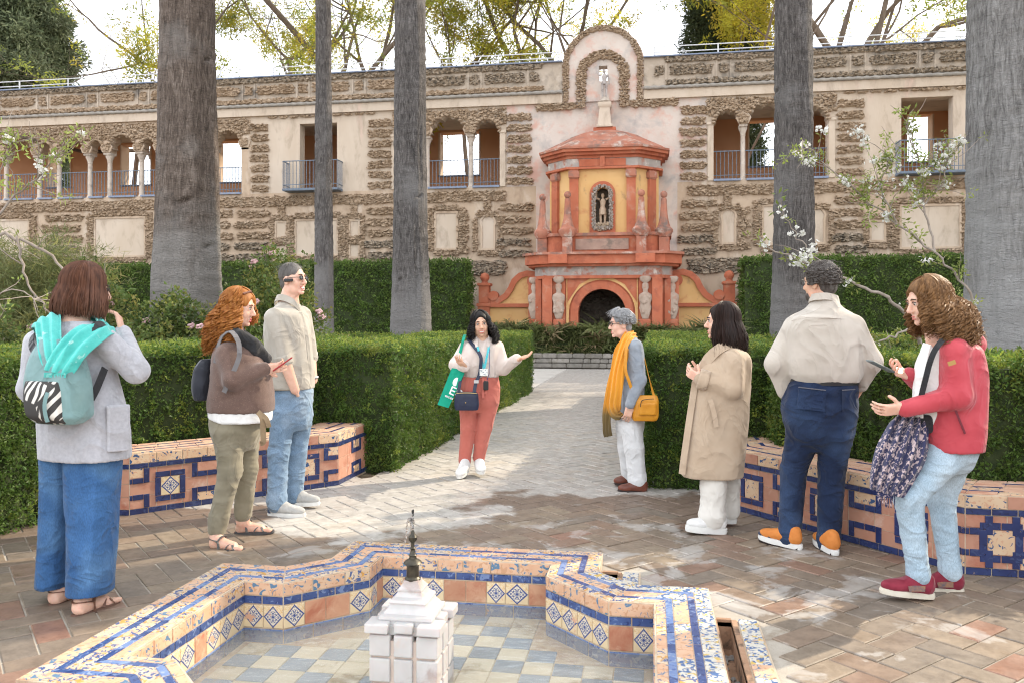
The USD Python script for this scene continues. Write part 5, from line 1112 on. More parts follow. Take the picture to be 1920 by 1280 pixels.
# ------------------------------------------------------------ broadleaf trees right of the frame (their shade falls on the right of the plaza)
ORL = leaf_mat('orange_tree_leaf', (.04, .075, .018), (.07, .11, .03), .3)
OC = [clump(30, .26, .12, .055, 160 + s, outward=.8) for s in range(4)]
def garden_tree(label, x, y, h, blobs, n, seed):
    g = np.random.default_rng(seed); t = thing('garden_tree', label, 'tree'); b = MB(); tips = []
    grow(b, tips, (x, y, 0), (0, 0, 1), h * .5, .2, 0, g, minr=.1)
    for (c, r) in blobs: b.tube([(x, y, h * .45), ((x + c[0]) / 2, (y + c[1]) / 2, (h * .5 + c[2]) / 2), c], [.12, .08, .03], 6)
    obj('trunk', b, BARK, t, smooth=50); P = []
    for (c, r) in blobs:
        k = int(n * r[0] ** 2 / sum(q[0] ** 2 for _, q in blobs)); d = g.normal(size=(k, 3)); d /= np.linalg.norm(d, axis=1, keepdims=True); P.append(np.array(c) + d * np.array(r) * g.random((k, 1)) ** .4)
    P = np.vstack(P); k = len(P); scatter('foliage', t, OC, P, g.integers(0, 4, k), .7 + .6 * g.random(k), rand_quats(k, g), [ORL]); return t
garden_tree('leafy garden tree standing right of the palm, beyond the picture edge', 8.9, 12.9, 7.5, [((8.6, 12.8, 6.6), (1.7, 1.7, 1.3)), ((9.8, 12.0, 6.0), (1.3, 1.3, 1.0)), ((7.5, 13.6, 7.2), (1.3, 1.2, 1.0)), ((9.2, 14.0, 7.6), (1.4, 1.3, 1.0))], 620, 71)
garden_tree('tall slender garden tree far to the right beyond the picture edge', 13.4, 23.2, 14, [((13.2, 23.2, 13.0), (2.0, 2.2, 1.6)), ((12.0, 21.8, 12.4), (1.6, 1.8, 1.3)), ((14.2, 25.0, 13.8), (1.8, 1.8, 1.4)), ((12.6, 20.4, 11.8), (1.2, 1.4, 1.0))], 800, 73)
garden_tree('second leafy garden tree beyond the right picture edge', 10.5, 9.2, 6.5, [((10.2, 9.4, 5.6), (1.5, 1.5, 1.2)), ((9.3, 10.4, 5.2), (1.0, 1.0, .8)), ((11.2, 8.4, 5.8), (1.2, 1.2, 1.0))], 380, 72)

# ============================================================ FIGURE MODELLING (signed distances -> one smooth mesh)
V3 = lambda *a: np.array(a, float)
def nrmz(v): v = np.asarray(v, float); return v / (np.linalg.norm(v) + 1e-12)
class Sdf:
    """additive / subtractive smooth shapes sampled on a grid and meshed by surface nets"""
    def __init__(s, h=.01): s.h, s.p, s.cuts = h, [], []
    def _add(s, fn, lo, hi, k, sub=False): s.p.append((fn, np.asarray(lo, float), np.asarray(hi, float), k, sub)); return s
    def rc(s, a, b, ra, rb=None, k=.02, sq=None, sub=False):
        """tapered capsule; sq=(axis, factor) flattens it along an axis"""
        a, b = np.asarray(a, float), np.asarray(b, float); rb = ra if rb is None else rb; ab = b - a; L2 = ab @ ab + 1e-12
        if sq is not None: ax, fac = nrmz(sq[0]), sq[1]
        def fn(P):
            t = np.clip(((P - a) @ ab) / L2, 0, 1); q = P - a - t[..., None] * ab
            if sq is not None:
                c = q @ ax; return np.sqrt(np.maximum((q * q).sum(-1) - c * c, 0) + (c / fac) ** 2) - (ra + (rb - ra) * t)
            return np.sqrt((q * q).sum(-1)) - (ra + (rb - ra) * t)
        R = max(ra, rb) * (max(1, sq[1]) if sq is not None else 1)
        return s._add(fn, np.minimum(a, b) - R, np.maximum(a, b) + R, k, sub)
    def chain(s, pts, rad, k=.02, sq=None):
        for i in range(len(pts) - 1): s.rc(pts[i], pts[i + 1], rad[i], rad[i + 1], k, sq)
        return s
    def el(s, c, r, R=None, k=.02, sub=False):
        c, r = np.asarray(c, float), np.asarray(r, float); M = np.eye(3) if R is None else np.asarray(R, float)   # rows of M: local axes
        def fn(P):
            q = (P - c) @ M.T; n = np.sqrt(((q / r) ** 2).sum(-1)); g = np.sqrt(((q / (r * r)) ** 2).sum(-1)) + 1e-9
            return n * (n - 1) / g
        e = np.sqrt(((M * r[:, None]) ** 2).sum(0))
        return s._add(fn, c - e, c + e, k, sub)
    def bx(s, c, half, R=None, rd=.01, k=.02, sub=False):
        c, hf = np.asarray(c, float), np.asarray(half, float) - rd; M = np.eye(3) if R is None else np.asarray(R, float)
        def fn(P):
            q = np.abs((P - c) @ M.T) - hf; return np.sqrt((np.maximum(q, 0) ** 2).sum(-1)) + np.minimum(q.max(-1), 0) - rd
        e = (np.abs(M) * (hf + rd)[:, None]).sum(0)
        return s._add(fn, c - e, c + e, k, sub)
    def loft(s, rows, k=.03, rot=0.0, pw=2.4, sub=False):
        """rows of (cx, cy, z, half width, half depth), any order; ellipses stacked along z, turned by rot"""
        A = np.array(sorted(rows, key=lambda r: r[2]), float); z = A[:, 2]; c_, s_ = math.cos(rot), math.sin(rot)
        from scipy.interpolate import PchipInterpolator as PI_
        I = [PI_(z, A[:, j]) if len(z) > 2 else (lambda q, j=j: np.interp(q, z, A[:, j])) for j in (0, 1, 3, 4)]
        def fn(P):
            zz = np.clip(P[..., 2], z[0], z[-1]); z1 = zz[0, 0, :] if zz.ndim == 3 else zz
            cx, cy, a, b = (f(z1) for f in I)
            x, y = P[..., 0] - cx, P[..., 1] - cy; u, v = np.abs(x * c_ + y * s_) / a, np.abs(-x * s_ + y * c_) / b
            d = ((u ** pw + v ** pw) ** (1 / pw) - 1) * np.minimum(a, b)
            return np.maximum(d, np.maximum(P[..., 2] - z[-1], z[0] - P[..., 2]))
        R = A[:, 3:5].max()
        return s._add(fn, [A[:, 0].min() - R, A[:, 1].min() - R, z[0]], [A[:, 0].max() + R, A[:, 1].max() + R, z[-1]], k, sub)
    def cut(s, p, n): s.cuts.append((np.asarray(p, float), nrmz(n))); return s    # removes the side n points to
    def mesh(s, fold=None, seed=0, warp=None):
        h = s.h; add = [q for q in s.p if not q[4]]
        lo = np.min([q[1] for q in add], 0) - 3 * h; hi = np.max([q[2] for q in add], 0) + 3 * h
        n = np.ceil((hi - lo) / h).astype(int) + 1
        X, Y, Z = (lo[i] + h * np.arange(n[i]) for i in range(3))
        D = np.full(n, 1.0, np.float32)
        for fn, l, u, k, sub in s.p:
            m = k + 2 * h; i0 = np.clip(np.floor((l - m - lo) / h).astype(int), 0, n); i1 = np.clip(np.ceil((u + m - lo) / h).astype(int) + 1, 0, n)
            if (i1 <= i0).any(): continue
            sl = tuple(slice(a, b) for a, b in zip(i0, i1))
            P = np.stack(np.meshgrid(X[sl[0]], Y[sl[1]], Z[sl[2]], indexing='ij'), -1)
            d = fn(P).astype(np.float32); o = D[sl]
            if sub: a, b = -o, d; t = np.clip(.5 + .5 * (b - a) / k, 0, 1); D[sl] = -(b + (a - b) * t - k * t * (1 - t))
            else: t = np.clip(.5 + .5 * (o - d) / k, 0, 1); D[sl] = o + (d - o) * t - k * t * (1 - t)
        for p, nn in s.cuts:
            d = ((X - p[0])[:, None, None] * nn[0] + (Y - p[1])[None, :, None] * nn[1] + (Z - p[2])[None, None, :] * nn[2]).astype(np.float32); D = np.maximum(D, d)
        D[[0, -1]] = 1; D[:, [0, -1]] = 1; D[:, :, [0, -1]] = 1
        v, f = nets(D); v = lo + v * h
        if fold:
            m = trimesh.Trimesh(v, f, process=False); N = np.array(m.vertex_normals)
            wv = v + .05 * (np.stack([meshkit.noise(v * 7 + 11 * j, seed + j) for j in range(3)], 1) - .5)
            for (fx, fy, fz, A) in fold:
                n_ = meshkit.noise(wv * [fx, fy, fz] + seed * 3.7, seed); bl = np.abs(2 * n_ - 1) - .4       # rounded folds between narrow valleys
                v = v + N * (A * .62 * bl * (.35 + 1.3 * meshkit.noise(v * 4 + seed, seed + 5)))[:, None]
        return v, f
def nets(D):
    S = D < 0; n = np.array(D.shape)
    c = np.zeros(n - 1, np.int8)
    for a in (0, 1):
        for b in (0, 1):
            for d in (0, 1): c += S[a:n[0] - 1 + a, b:n[1] - 1 + b, d:n[2] - 1 + d]
    I = np.argwhere((c > 0) & (c < 8)); idx = np.full(n - 1, -1, np.int64); idx[tuple(I.T)] = np.arange(len(I))
    acc = np.zeros((len(I), 3)); cnt = np.zeros(len(I))
    for ax in range(3):
        o1, o2 = [k for k in range(3) if k != ax]
        for a in (0, 1):
            for b in (0, 1):
                p = I.copy(); p[:, o1] += a; p[:, o2] += b; q = p.copy(); q[:, ax] += 1
                d0, d1 = D[tuple(p.T)], D[tuple(q.T)]; m = (d0 < 0) != (d1 < 0)
                t = np.where(m, d0 / np.where(m, d0 - d1, 1), 0); pos = p - I + 0.0; pos[:, ax] += t
                acc[m] += pos[m]; cnt[m] += 1
    v = I + acc / cnt[:, None]; F = []
    for ax in range(3):
        o1, o2 = (ax + 1) % 3, (ax + 2) % 3
        sl0 = [slice(1, -1)] * 3; sl0[ax] = slice(0, -1); sl1 = list(sl0); sl1[ax] = slice(1, None)
        A, B = S[tuple(sl0)], S[tuple(sl1)]; E = np.argwhere(A != B); off = np.array([1, 1, 1]); off[ax] = 0; E = E + off
        flip = S[tuple(E.T)]
        def at(d1, d2): q = E.copy(); q[:, o1] += d1; q[:, o2] += d2; return idx[tuple(q.T)]
        q = np.stack([at(-1, -1), at(0, -1), at(0, 0), at(-1, 0)], 1); q[~flip] = q[~flip][:, ::-1]
        F.append(q[(q >= 0).all(1)])
    F = np.vstack(F); return v, np.vstack([F[:, [0, 1, 2]], F[:, [0, 2, 3]]])
def frame(fwd, up=(0, 0, 1)):
    """rows: left, forward, up"""
    f = nrmz(fwd); l = nrmz(np.cross(up, f)); u = np.cross(f, l); return np.stack([l, f, u])
def hand(B, W, d, nrm, sc=1.0, curl=.5, thumb=1, spread=.12, tw=.35):
    """adds a hand to the body B: wrist W, d along the palm, nrm out of the palm, thumb=+1/-1 the side cross(nrm, d)*thumb"""
    d = nrmz(d); nrm = nrmz(np.asarray(nrm, float) - d * (np.asarray(nrm, float) @ d)); s = np.cross(nrm, d) * thumb; W = np.asarray(W, float)
    L = .078 * sc
    B.bx(W + d * L * .55, (.036 * sc, L * .56, .0125 * sc), np.stack([s, d, nrm]), .011 * sc, .012)
    for i, (o, ln, r) in enumerate(((.030, .070, .0085), (.011, .078, .0088), (-.010, .072, .0084), (-.029, .056, .0075))):
        p = W + d * L * 1.02 + s * o * sc; dd = nrmz(d + s * o * spread * 40 * .6)
        for j, fr in enumerate((.45, .32, .25)):
            a = curl * (.55 + .25 * j + .10 * i); dd = nrmz(dd * math.cos(a) + nrm * math.sin(a)); q = p + dd * ln * fr * sc
            B.rc(p, q, r * sc * (1 - .08 * j), r * sc * (1 - .08 * (j + 1)), .004); p = q
    p = W + d * L * .22 + s * .030 * sc; dd = nrmz(d * .6 + s * .75 + nrm * tw)
    B.rc(W + d * L * .2 + s * .014 * sc, p, .017 * sc, .0135 * sc, .01)
    for j, ln in enumerate((.036, .028)):
        q = p + dd * ln * sc; B.rc(p, q, .0108 * sc, .0095 * sc, .004); p = q; dd = nrmz(dd + d * .45 + nrm * .25 * curl)
def head(B, C, fwd, up=(0, 0, 1), sc=1.0, male=False, smile=False, neck=None, nr=.052):
    M = frame(fwd, up); Q = lambda x, y, z: np.asarray(C) + sc * (M.T @ V3(x, y, z)); r = lambda *a: sc * V3(*a)
    B.el(Q(0, -.014, .034), r(.074, .094, .084), M, .02).el(Q(0, .022, -.028), r(.061, .064, .088), M, .03)
    B.rc(Q(-.032, .022, -.076), Q(.032, .022, -.076), .031 * sc, k=.02).el(Q(0, .070, -.100), r(.021 if not male else .026, .017, .016), M, .018)
    B.rc(Q(-.034, .074, .026), Q(.034, .074, .026), .0125 * sc, k=.015)
    for s in (-1, 1):
        B.el(Q(s * .037, .056, -.032), r(.024, .024, .026), M, .02).el(Q(s * .031, .093, .004), r(.017, .012, .010), M, .008, sub=True)
        B.el(Q(s * .031, .076, .004), r(.0135, .0125, .0125), M, .004)
        B.el(Q(s * .075, -.006, -.012), r(.009, .019, .032), M, .008)
    B.rc(Q(0, .084, .012), Q(0, .106, -.030), .0075 * sc, .0125 * sc, .010)
    for s in (-1, 1): B.el(Q(s * .010, .094, -.036), r(.008, .011, .008), M, .006)
    B.rc(Q(-.017, .082, -.064), Q(.017, .082, -.064), .0068 * sc, k=.006).rc(Q(-.015, .080, -.076), Q(.015, .080, -.076), .0074 * sc, k=.006)
    B.rc(Q(-.02, .0905, -.070), Q(.02, .0905, -.070), .0022 * sc, k=.003, sub=True)
    if neck is not None: B.rc(Q(0, -.022, -.07), neck, nr * sc, (nr + .008) * sc, .03)
    return M, Q
SKIN = mat('fair_skin', (.56, .33, .24), (.66, .42, .32), rough=.5, scale=18, bump=.12, bscale=160, bdist=.002, sss=.12, spots=((.58, .27, .20), 9, .56, .75))
SKIN2 = mat('olive_skin', (.50, .29, .19), (.58, .36, .25), rough=.5, scale=18, bump=.12, bscale=160, bdist=.002, sss=.12, spots=((.52, .24, .17), 9, .56, .75))
EYEW = mat('eye_white', (.50, .46, .43), rough=.3); EYED = mat('eye_iris', (.03, .018, .012), rough=.2); LIPM = mat('lip', (.50, .14, .12), (.56, .19, .16), rough=.4, scale=40); TEETH = mat('teeth', (.75, .72, .66), rough=.3)
def face_parts(par, M, Q, sc=1.0, smile=False, brow=(.05, .03, .02), lip=LIPM, lids=False):
    for s in (-1, 1):
        e = obj('eye', MB().ico(Q(s * .031, .0765, .004), .0122 * sc, 2), EYEW, par, smooth=True)
        obj('iris', MB().ico(Q(s * .031, .0822, .003), .0078 * sc, 2), EYED, e, smooth=True)
        b = MB(); b.tube([Q(s * .014, .092, .026), Q(s * .030, .093, .031), Q(s * .047, .080, .026)], [.0028 * sc, .0038 * sc, .002 * sc], 6); obj('eyebrow', b, mat('brow_%d' % int(brow[0] * 1000), brow, rough=.8), par)
        obj('eyelid', MB().tube([Q(s * .018, .089, .009), Q(s * .031, .0915, .0165), Q(s * .045, .083, .010)], [.0018 * sc, .003 * sc, .0018 * sc], 6), mat('lash_line', (.05, .03, .025), rough=.7), par)
    w = .029 if smile else .019; up = .009 if smile else 0
    b = MB(); b.tube([Q(-w, .079, -.068 + up), Q(-.008, .0895, -.063), Q(0, .091, -.0645), Q(.008, .0895, -.063), Q(w, .079, -.068 + up)], [.002 * sc, .0042 * sc, .004 * sc, .0042 * sc, .002 * sc], 6)
    b.tube([Q(-w, .079, -.070 + up), Q(-.010, .087, -.0775 - up * .6), Q(.010, .087, -.0775 - up * .6), Q(w, .079, -.070 + up)], [.002 * sc, .0048 * sc, .0048 * sc, .002 * sc], 6)
    obj('lips', b, lip, par)
    if smile: obj('teeth', MB().tube([Q(-.021, .083, -.064), Q(-.010, .0885, -.069), Q(.010, .0885, -.069), Q(.021, .083, -.064)], [.002 * sc, .0055 * sc, .0055 * sc, .002 * sc], 6), TEETH, par)
def strands(Q, n, length, seed, az=(60, 300), r=.0055, curl=(0, 0), flare=0.0, sway=None, rad=(.080, .098, .094), cz=.034, npt=16, jit=.25, top=0.0, back=None, stop=100, part=0.0, sj=0.0, vol=.16):
    """hair: locks that leave the crown, follow the skull and fall. az in degrees from the face, curl=(radius, turns)"""
    g = np.random.default_rng(seed); b = MB()
    for k in range(n):
        a = math.radians(az[0] + (az[1] - az[0]) * g.random()); L = length * (1 - jit * g.random()); R = 1.0 + vol * g.random()
        st = stop - sj * g.random(); fa = abs(math.degrees(a) + 180) % 360 - 180
        if sj and abs(fa) < 66: st = min(st, 52 + .3 * abs(fa))
        th = np.linspace(math.radians(6 + 8 * g.random()), math.radians(st), 7)
        pts = [V3(rad[0] * R * math.sin(t) * math.sin(a) + part * (1 - math.sin(t)), -.014 + rad[1] * R * math.sin(t) * math.cos(a), cz + rad[2] * R * math.cos(t)) for t in th]
        e = pts[-1]; o = V3(math.sin(a), math.cos(a), 0)
        m = npt - 7
        if L > 0:
            for q in range(1, m + 1):
                t = q / m; p = e + V3(0, 0, -L * t) + o * flare * math.sin(t * 2.2) * (.5 + g.random() * .2)
                if sway is not None: p = p + np.asarray(sway) * t * t
                pts.append(p)
        pts = np.array(pts); ph, tw = g.random() * 6.28, curl[1] * (.8 + .4 * g.random())
        s = np.linspace(0, 1, len(pts)); amp = curl[0] * np.clip((s - .12) * 2.2, 0, 1) * (.6 + .8 * g.random())
        if curl[0]:
            sf = np.linspace(0, 1, max(len(pts), int(tw * 6))); P2 = np.stack([np.interp(sf, s, pts[:, j]) for j in range(3)], 1); am = np.interp(sf, s, amp)
            P2 += np.stack([np.cos(ph + tw * 6.28 * sf), np.sin(ph + tw * 6.28 * sf), .3 * np.sin(ph * 2 + tw * 6.28 * sf)], 1) * am[:, None]; pts = P2
        fly = g.random() < .10
        if fly: pts = pts + np.outer(np.linspace(0, 1, len(pts)) ** 1.5, g.normal(size=3) * .022 + .012 * np.array([math.sin(a), math.cos(a), .2]))
        s = np.linspace(0, 1, len(pts)); rr = r * (.30 if fly else 1.0) * (.7 + .6 * g.random()) * np.clip(1.15 - s ** 4, .25, 1) * np.clip(.35 + s * 6, 0, 1)
        W = np.array([Q(*p) for p in pts]); b.tube(W, rr, 4, cap=False)
    return b
def hair_cap(Q, M, sc=1.0, grow=.012, front=.062, low=-.02, h=.006, fold=None, seed=0, nape=0.0):
    B = Sdf(h); r = V3(.074, .094, .084) + grow
    B.el(Q(0, -.014, .034), r * sc, M, .01)
    B.el(Q(0, front + .078, -.030), V3(.074, .10, .122) * sc, M, .012, sub=True)
    B.bx(Q(0, .05, low - .12), V3(.12, .22, .12) * sc, M, .01, .02, sub=True)
    if nape: B.el(Q(0, -.052, -.030), V3(.056 + nape, .042 + nape, .058) * sc, M, .03).el(Q(0, .03, -.07), V3(.12, .05, .11) * sc, M, .01, sub=True)
    return B.mesh(fold, seed)
def cloth(name, c1, c2=None, scale=25, bump=.35, rough=.85, sheen=.15, spots=None, **kw): return mat(name, c1, c2 or tuple(x * 1.15 for x in c1), rough=rough, scale=scale, bump=bump, bscale=kw.pop('bscale', 220), bdist=.003, sheen=sheen, spec=.25, spots=spots, crease=kw.pop('crease', .55), **kw)
def shoe(par, heel, toe, m_up, m_sole, w=.048, hgt=.085, sole=.028, name='shoe', h=.006, ankle=None, extra=None):
    """shoe between the heel and toe points on the ground"""
    heel, toe = np.asarray(heel, float), np.asarray(toe, float); d = toe - heel; L = np.linalg.norm(d); M = frame(d); l, f, u = M; B = Sdf(h)
    P = lambda t, s, z: heel + f * L * t + l * s + u * z
    B.rc(P(.17, 0, sole + .034), P(.42, 0, sole + .036), .041, .040, .03, sq=(u, 1.25)).rc(P(.42, 0, sole + .03), P(.78, 0, sole + .016), .046, .041, .03, sq=(u, .75)).rc(P(.74, 0, sole + .012), P(.88, 0, sole + .012), .043, .034, .03, sq=(u, .7))
    B.rc(P(.20, 0, sole + .03), P(.20, 0, sole + hgt - .02), .037, .035, .03, sq=(f, 1.2)).rc(P(.30, 0, sole + .055), P(.62, 0, sole + .028), .034, .030, .02)
    B.cut(P(0, 0, sole - .004), -u)
    s = obj(name, B.mesh(((30, 30, 30, .002),)), m_up, par, smooth=True)
    t = np.linspace(0, 1, 40) * 2 * math.pi; out = []
    for a in t[:-1]:
        c_, s_ = math.cos(a), math.sin(a); x = .5 + .51 * c_; ww = w * (1.0 - .16 * (x < .5) - .12 * np.clip(x - .75, 0, 1) * 4 * .6) * np.sign(s_) * abs(s_) ** .7; out.append(heel + f * L * x + l * ww)
    out = np.array(out); n = len(out); b = MB(); ring = [out + u * 0.0, out + l * 0 + u * sole * .5 + (out - out.mean(0)) * .03, out + u * sole]
    v = np.vstack(ring + [[out.mean(0)], [out.mean(0) + u * sole]]); F = [[r * n + i, r * n + (i + 1) % n, (r + 1) * n + (i + 1) % n, (r + 1) * n + i] for r in range(2) for i in range(n)]
    F = np.array(F); F = np.vstack([F[:, [0, 1, 2]], F[:, [0, 2, 3]], [[3 * n, (i + 1) % n, i] for i in range(n)], [[3 * n + 1, 2 * n + i, 2 * n + (i + 1) % n] for i in range(n)]])
    b.add(v, F); obj('sole', b, m_sole, s, smooth=40)
    for k in range(4):                                              # laces
        tt = .40 + .08 * k; zz = sole + .088 - .016 * k
        if extra != 'nolace': obj('lace', MB().tube([P(tt, -.026, zz - .012), P(tt + .01, 0, zz + .002), P(tt, .026, zz - .012)], .0032, 5), mat('shoe_lace', (.62, .60, .56), rough=.8), s)
    return s, P
def bare_foot(B, heel, toe, ankle, sc=1.0):
    heel, toe = np.asarray(heel, float), np.asarray(toe, float); d = toe - heel; L = np.linalg.norm(d); l, f, u = frame(d); z = .016
    P = lambda t, s, zz: heel + f * L * t + l * s + u * (zz + z)
    B.rc(P(.14, 0, .030), P(.20, 0, .05), .030, .03, .02).rc(P(.22, 0, .05), P(.70, 0, .020), .030, .022, .03, sq=(l, 1.25)).rc(P(.15, 0, .022), P(.68, 0, .016), .026, .022, .02, sq=(l, 1.4))
    B.rc(P(.22, 0, .05), ankle, .030, .034, .03)
    for i, (s, ln, r) in enumerate(((-.026, .98, .0125), (-.010, .99, .009), (.004, .96, .0085), (.017, .92, .008), (.029, .87, .008))): B.rc(P(.68, s, .012), P(ln - .03, s * 1.1, .009), r * 1.05, r, .006)
    return P
def drape(pts, w, nrm, nf=4, amp=.008, th=.004, nl=36, nw=25, seed=0, taper=None):
    """a length of cloth along pts, corrugated into nf folds across its width"""
    from scipy.interpolate import PchipInterpolator as PI_
    P = np.asarray(pts, float); k = np.arange(len(P)); s = np.linspace(0, len(P) - 1, nl); Q = PI_(k, P)(s); N = PI_(k, np.broadcast_to(np.asarray(nrm, float), P.shape))(s)
    T = np.gradient(Q, axis=0); T /= np.linalg.norm(T, axis=1, keepdims=True); N = N - T * (N * T).sum(1, keepdims=True); N /= np.linalg.norm(N, axis=1, keepdims=True); S = np.cross(T, N)
    W = PI_(k, np.broadcast_to(np.asarray(w, float), (len(P),)))(s); u = np.linspace(-1, 1, nw); g = np.random.default_rng(seed); ph = g.random() * 6
    off = amp * np.sin(u[None] * math.pi * nf + ph + .8 * np.sin(s[:, None] * 1.7 + seed) + 1.2 * (meshkit.noise(np.stack(np.broadcast_arrays(u[None] * 2, s[:, None] * 1.2, 0 * s[:, None]), -1), seed) - .5)) * (.6 + .8 * meshkit.noise(np.stack(np.broadcast_arrays(u[None] * 1.5, s[:, None] * .9, 7 + 0 * s[:, None]), -1), seed)) - .25 * np.minimum(W[:, None], .2) * u[None] ** 2 * .6
    C = Q[:, None] + S[:, None] * (W[:, None] / 2 * u[None])[..., None] + N[:, None] * off[..., None]
    v = np.vstack([(C + N[:, None] * th / 2).reshape(-1, 3), (C - N[:, None] * th / 2).reshape(-1, 3)]); n = nl * nw
    f = [[i * nw + j, i * nw + j + 1, (i + 1) * nw + j + 1, (i + 1) * nw + j] for i in range(nl - 1) for j in range(nw - 1)]; f = np.array(f)
    rim = [i * nw for i in range(nl)] + [(nl - 1) * nw + j for j in range(1, nw)] + [i * nw + nw - 1 for i in range(nl - 2, -1, -1)] + list(range(nw - 2, 0, -1)); rim = np.array(rim); r2 = np.roll(rim, -1)
    return v, np.vstack([f, f[:, ::-1] + n, np.stack([rim, r2, r2 + n, rim + n], 1)])
def person(label, loc, group=None):
    return thing('person', label, 'person', group, loc=loc, rz=YAW)
def strap(pts, w, th, nrm, smooth_n=20, closed=False):
    """flat band through pts; nrm: per-point or constant outward direction"""
    P = np.asarray(pts, float); s = np.linspace(0, len(P) - 1, smooth_n)
    from scipy.interpolate import PchipInterpolator as PI_
    Q = PI_(range(len(P)), P)(s); N = np.broadcast_to(np.asarray(nrm, float), P.shape); N = PI_(range(len(P)), N)(s); N /= np.linalg.norm(N, axis=1, keepdims=True)
    T = np.gradient(Q, axis=0); T /= np.linalg.norm(T, axis=1, keepdims=True); S = np.cross(T, N); S /= np.linalg.norm(S, axis=1, keepdims=True); N = np.cross(S, T)
    w = np.broadcast_to(np.asarray(w, float), (len(P),)); w = np.interp(s, range(len(P)), w)[:, None] / 2
    v = np.stack([Q - S * w, Q + S * w, Q + S * w + N * th, Q - S * w + N * th], 1).reshape(-1, 3); n = len(Q)
    f = [[i * 4 + j, i * 4 + (j + 1) % 4, (i + 1) * 4 + (j + 1) % 4, (i + 1) * 4 + j] for i in range(n - 1) for j in range(4)] + [[3, 2, 1, 0], [n * 4 - 4, n * 4 - 3, n * 4 - 2, n * 4 - 1]]
    return v, np.array(f)

# ============================================================ PEOPLE
def jeans_mat(name, c1, c2, fade=None):
    N = {'g': ('geometry', {}), 'n': ('noise_texture', {'scale': 5, 'detail': 5, 'roughness': .6}), 'mp': ('mapping', {'scale': (1, 1, .25)}), 'n2': ('noise_texture', {'scale': 320, 'detail': 2}),
         'r': ('rgb_ramp', {'ramp': [(.32, c1), (.68, c2)]}), 'r2': ('rgb_ramp', {'ramp': [(.35, (.82, .82, .82)), (.65, (1.15, 1.15, 1.15))]}), 'm': ('mix', {'mix_type': 'multiply', 'fac': 1.0}),
         'n3': ('noise_texture', {'scale': 2.6, 'detail': 3}), 'r3': ('rgb_ramp', {'ramp': [(.48, (0, 0, 0)), (.66, (1, 1, 1))]}), 'm3': ('mix', {'color2': fade or c2}),
         'b': ('bump', {'strength': .3, 'distance': .002}), 'cm': ('mapping', {'scale': (1, 1, 1.5), 'rotation': (.3, .3, 0)}), 'cn': ('noise_texture', {'type': 'ridged_multifractal', 'scale': 5.5, 'detail': 2.5, 'distortion': .9, 'offset': .9, 'gain': 1.6}), 'cb': ('bump', {'strength': .55, 'distance': .018}), 'p': ('principled_bsdf', {'roughness': .9, 'sheen_weight': .1, 'specular_ior_level': .2})}
    L = [('g.position', 'n.vector'), ('g.position', 'mp.vector'), ('mp.vector', 'n2.vector'), ('g.position', 'n3.vector'), ('n.fac', 'r.fac'), ('n2.fac', 'r2.fac'), ('n3.fac', 'r3.fac'), ('r.color', 'm3.color1'), ('r3.color', 'm3.fac'), ('m3.color', 'm.color1'), ('r2.color', 'm.color2'), ('m.color', 'p.base_color'), ('n2.fac', 'b.height'), ('g.position', 'cm.vector'), ('cm.vector', 'cn.vector'), ('cn.fac', 'cb.height'), ('cb.normal', 'b.normal'), ('b.normal', 'p.normal')]
    return rawmat(name, N, L, 'p.BSDF')
def hair_mat(name, dark, light, scale=9, rough=.55): return mat(name, dark, light, rough=rough, scale=scale, stretch=(6, 6, 1), spec=.3, trans=.22, rand=.30, island=True, bump=.15, bscale=60)
def glasses(par, Q, sc=1.0, dark=True):
    b = MB()
    for s in (-1, 1):
        a = np.linspace(0, 2 * math.pi, 17)
        b.tube([Q(s * .033 + .022 * math.cos(t), .102 - .006 * abs(math.cos(t)), .004 + .016 * math.sin(t)) for t in a], .0022 * sc, 5, cap=False)
        b.tube([Q(s * .055, .096, .008), Q(s * .078, .05, .008), Q(s * .082, -.01, .004)], .0024 * sc, 5)
    b.tube([Q(-.011, .104, .006), Q(0, .106, .008), Q(.011, .104, .006)], .0022 * sc, 5)
    g = obj('glasses', b, mat('spectacle_frame', (.03, .025, .02), rough=.3), par, smooth=40)
    if dark:
        b = MB()
        for s in (-1, 1): b.addm(trimesh.Trimesh(np.array([Q(*x) for x in (ICO[2][0] * [.020, .0025, .0145] + [s * .033, .0965, .004])]), ICO[2][1], process=False))
        obj('lenses', b, mat('sunglass_lens', (.015, .015, .018), rough=.08, spec=.7), g, smooth=True)
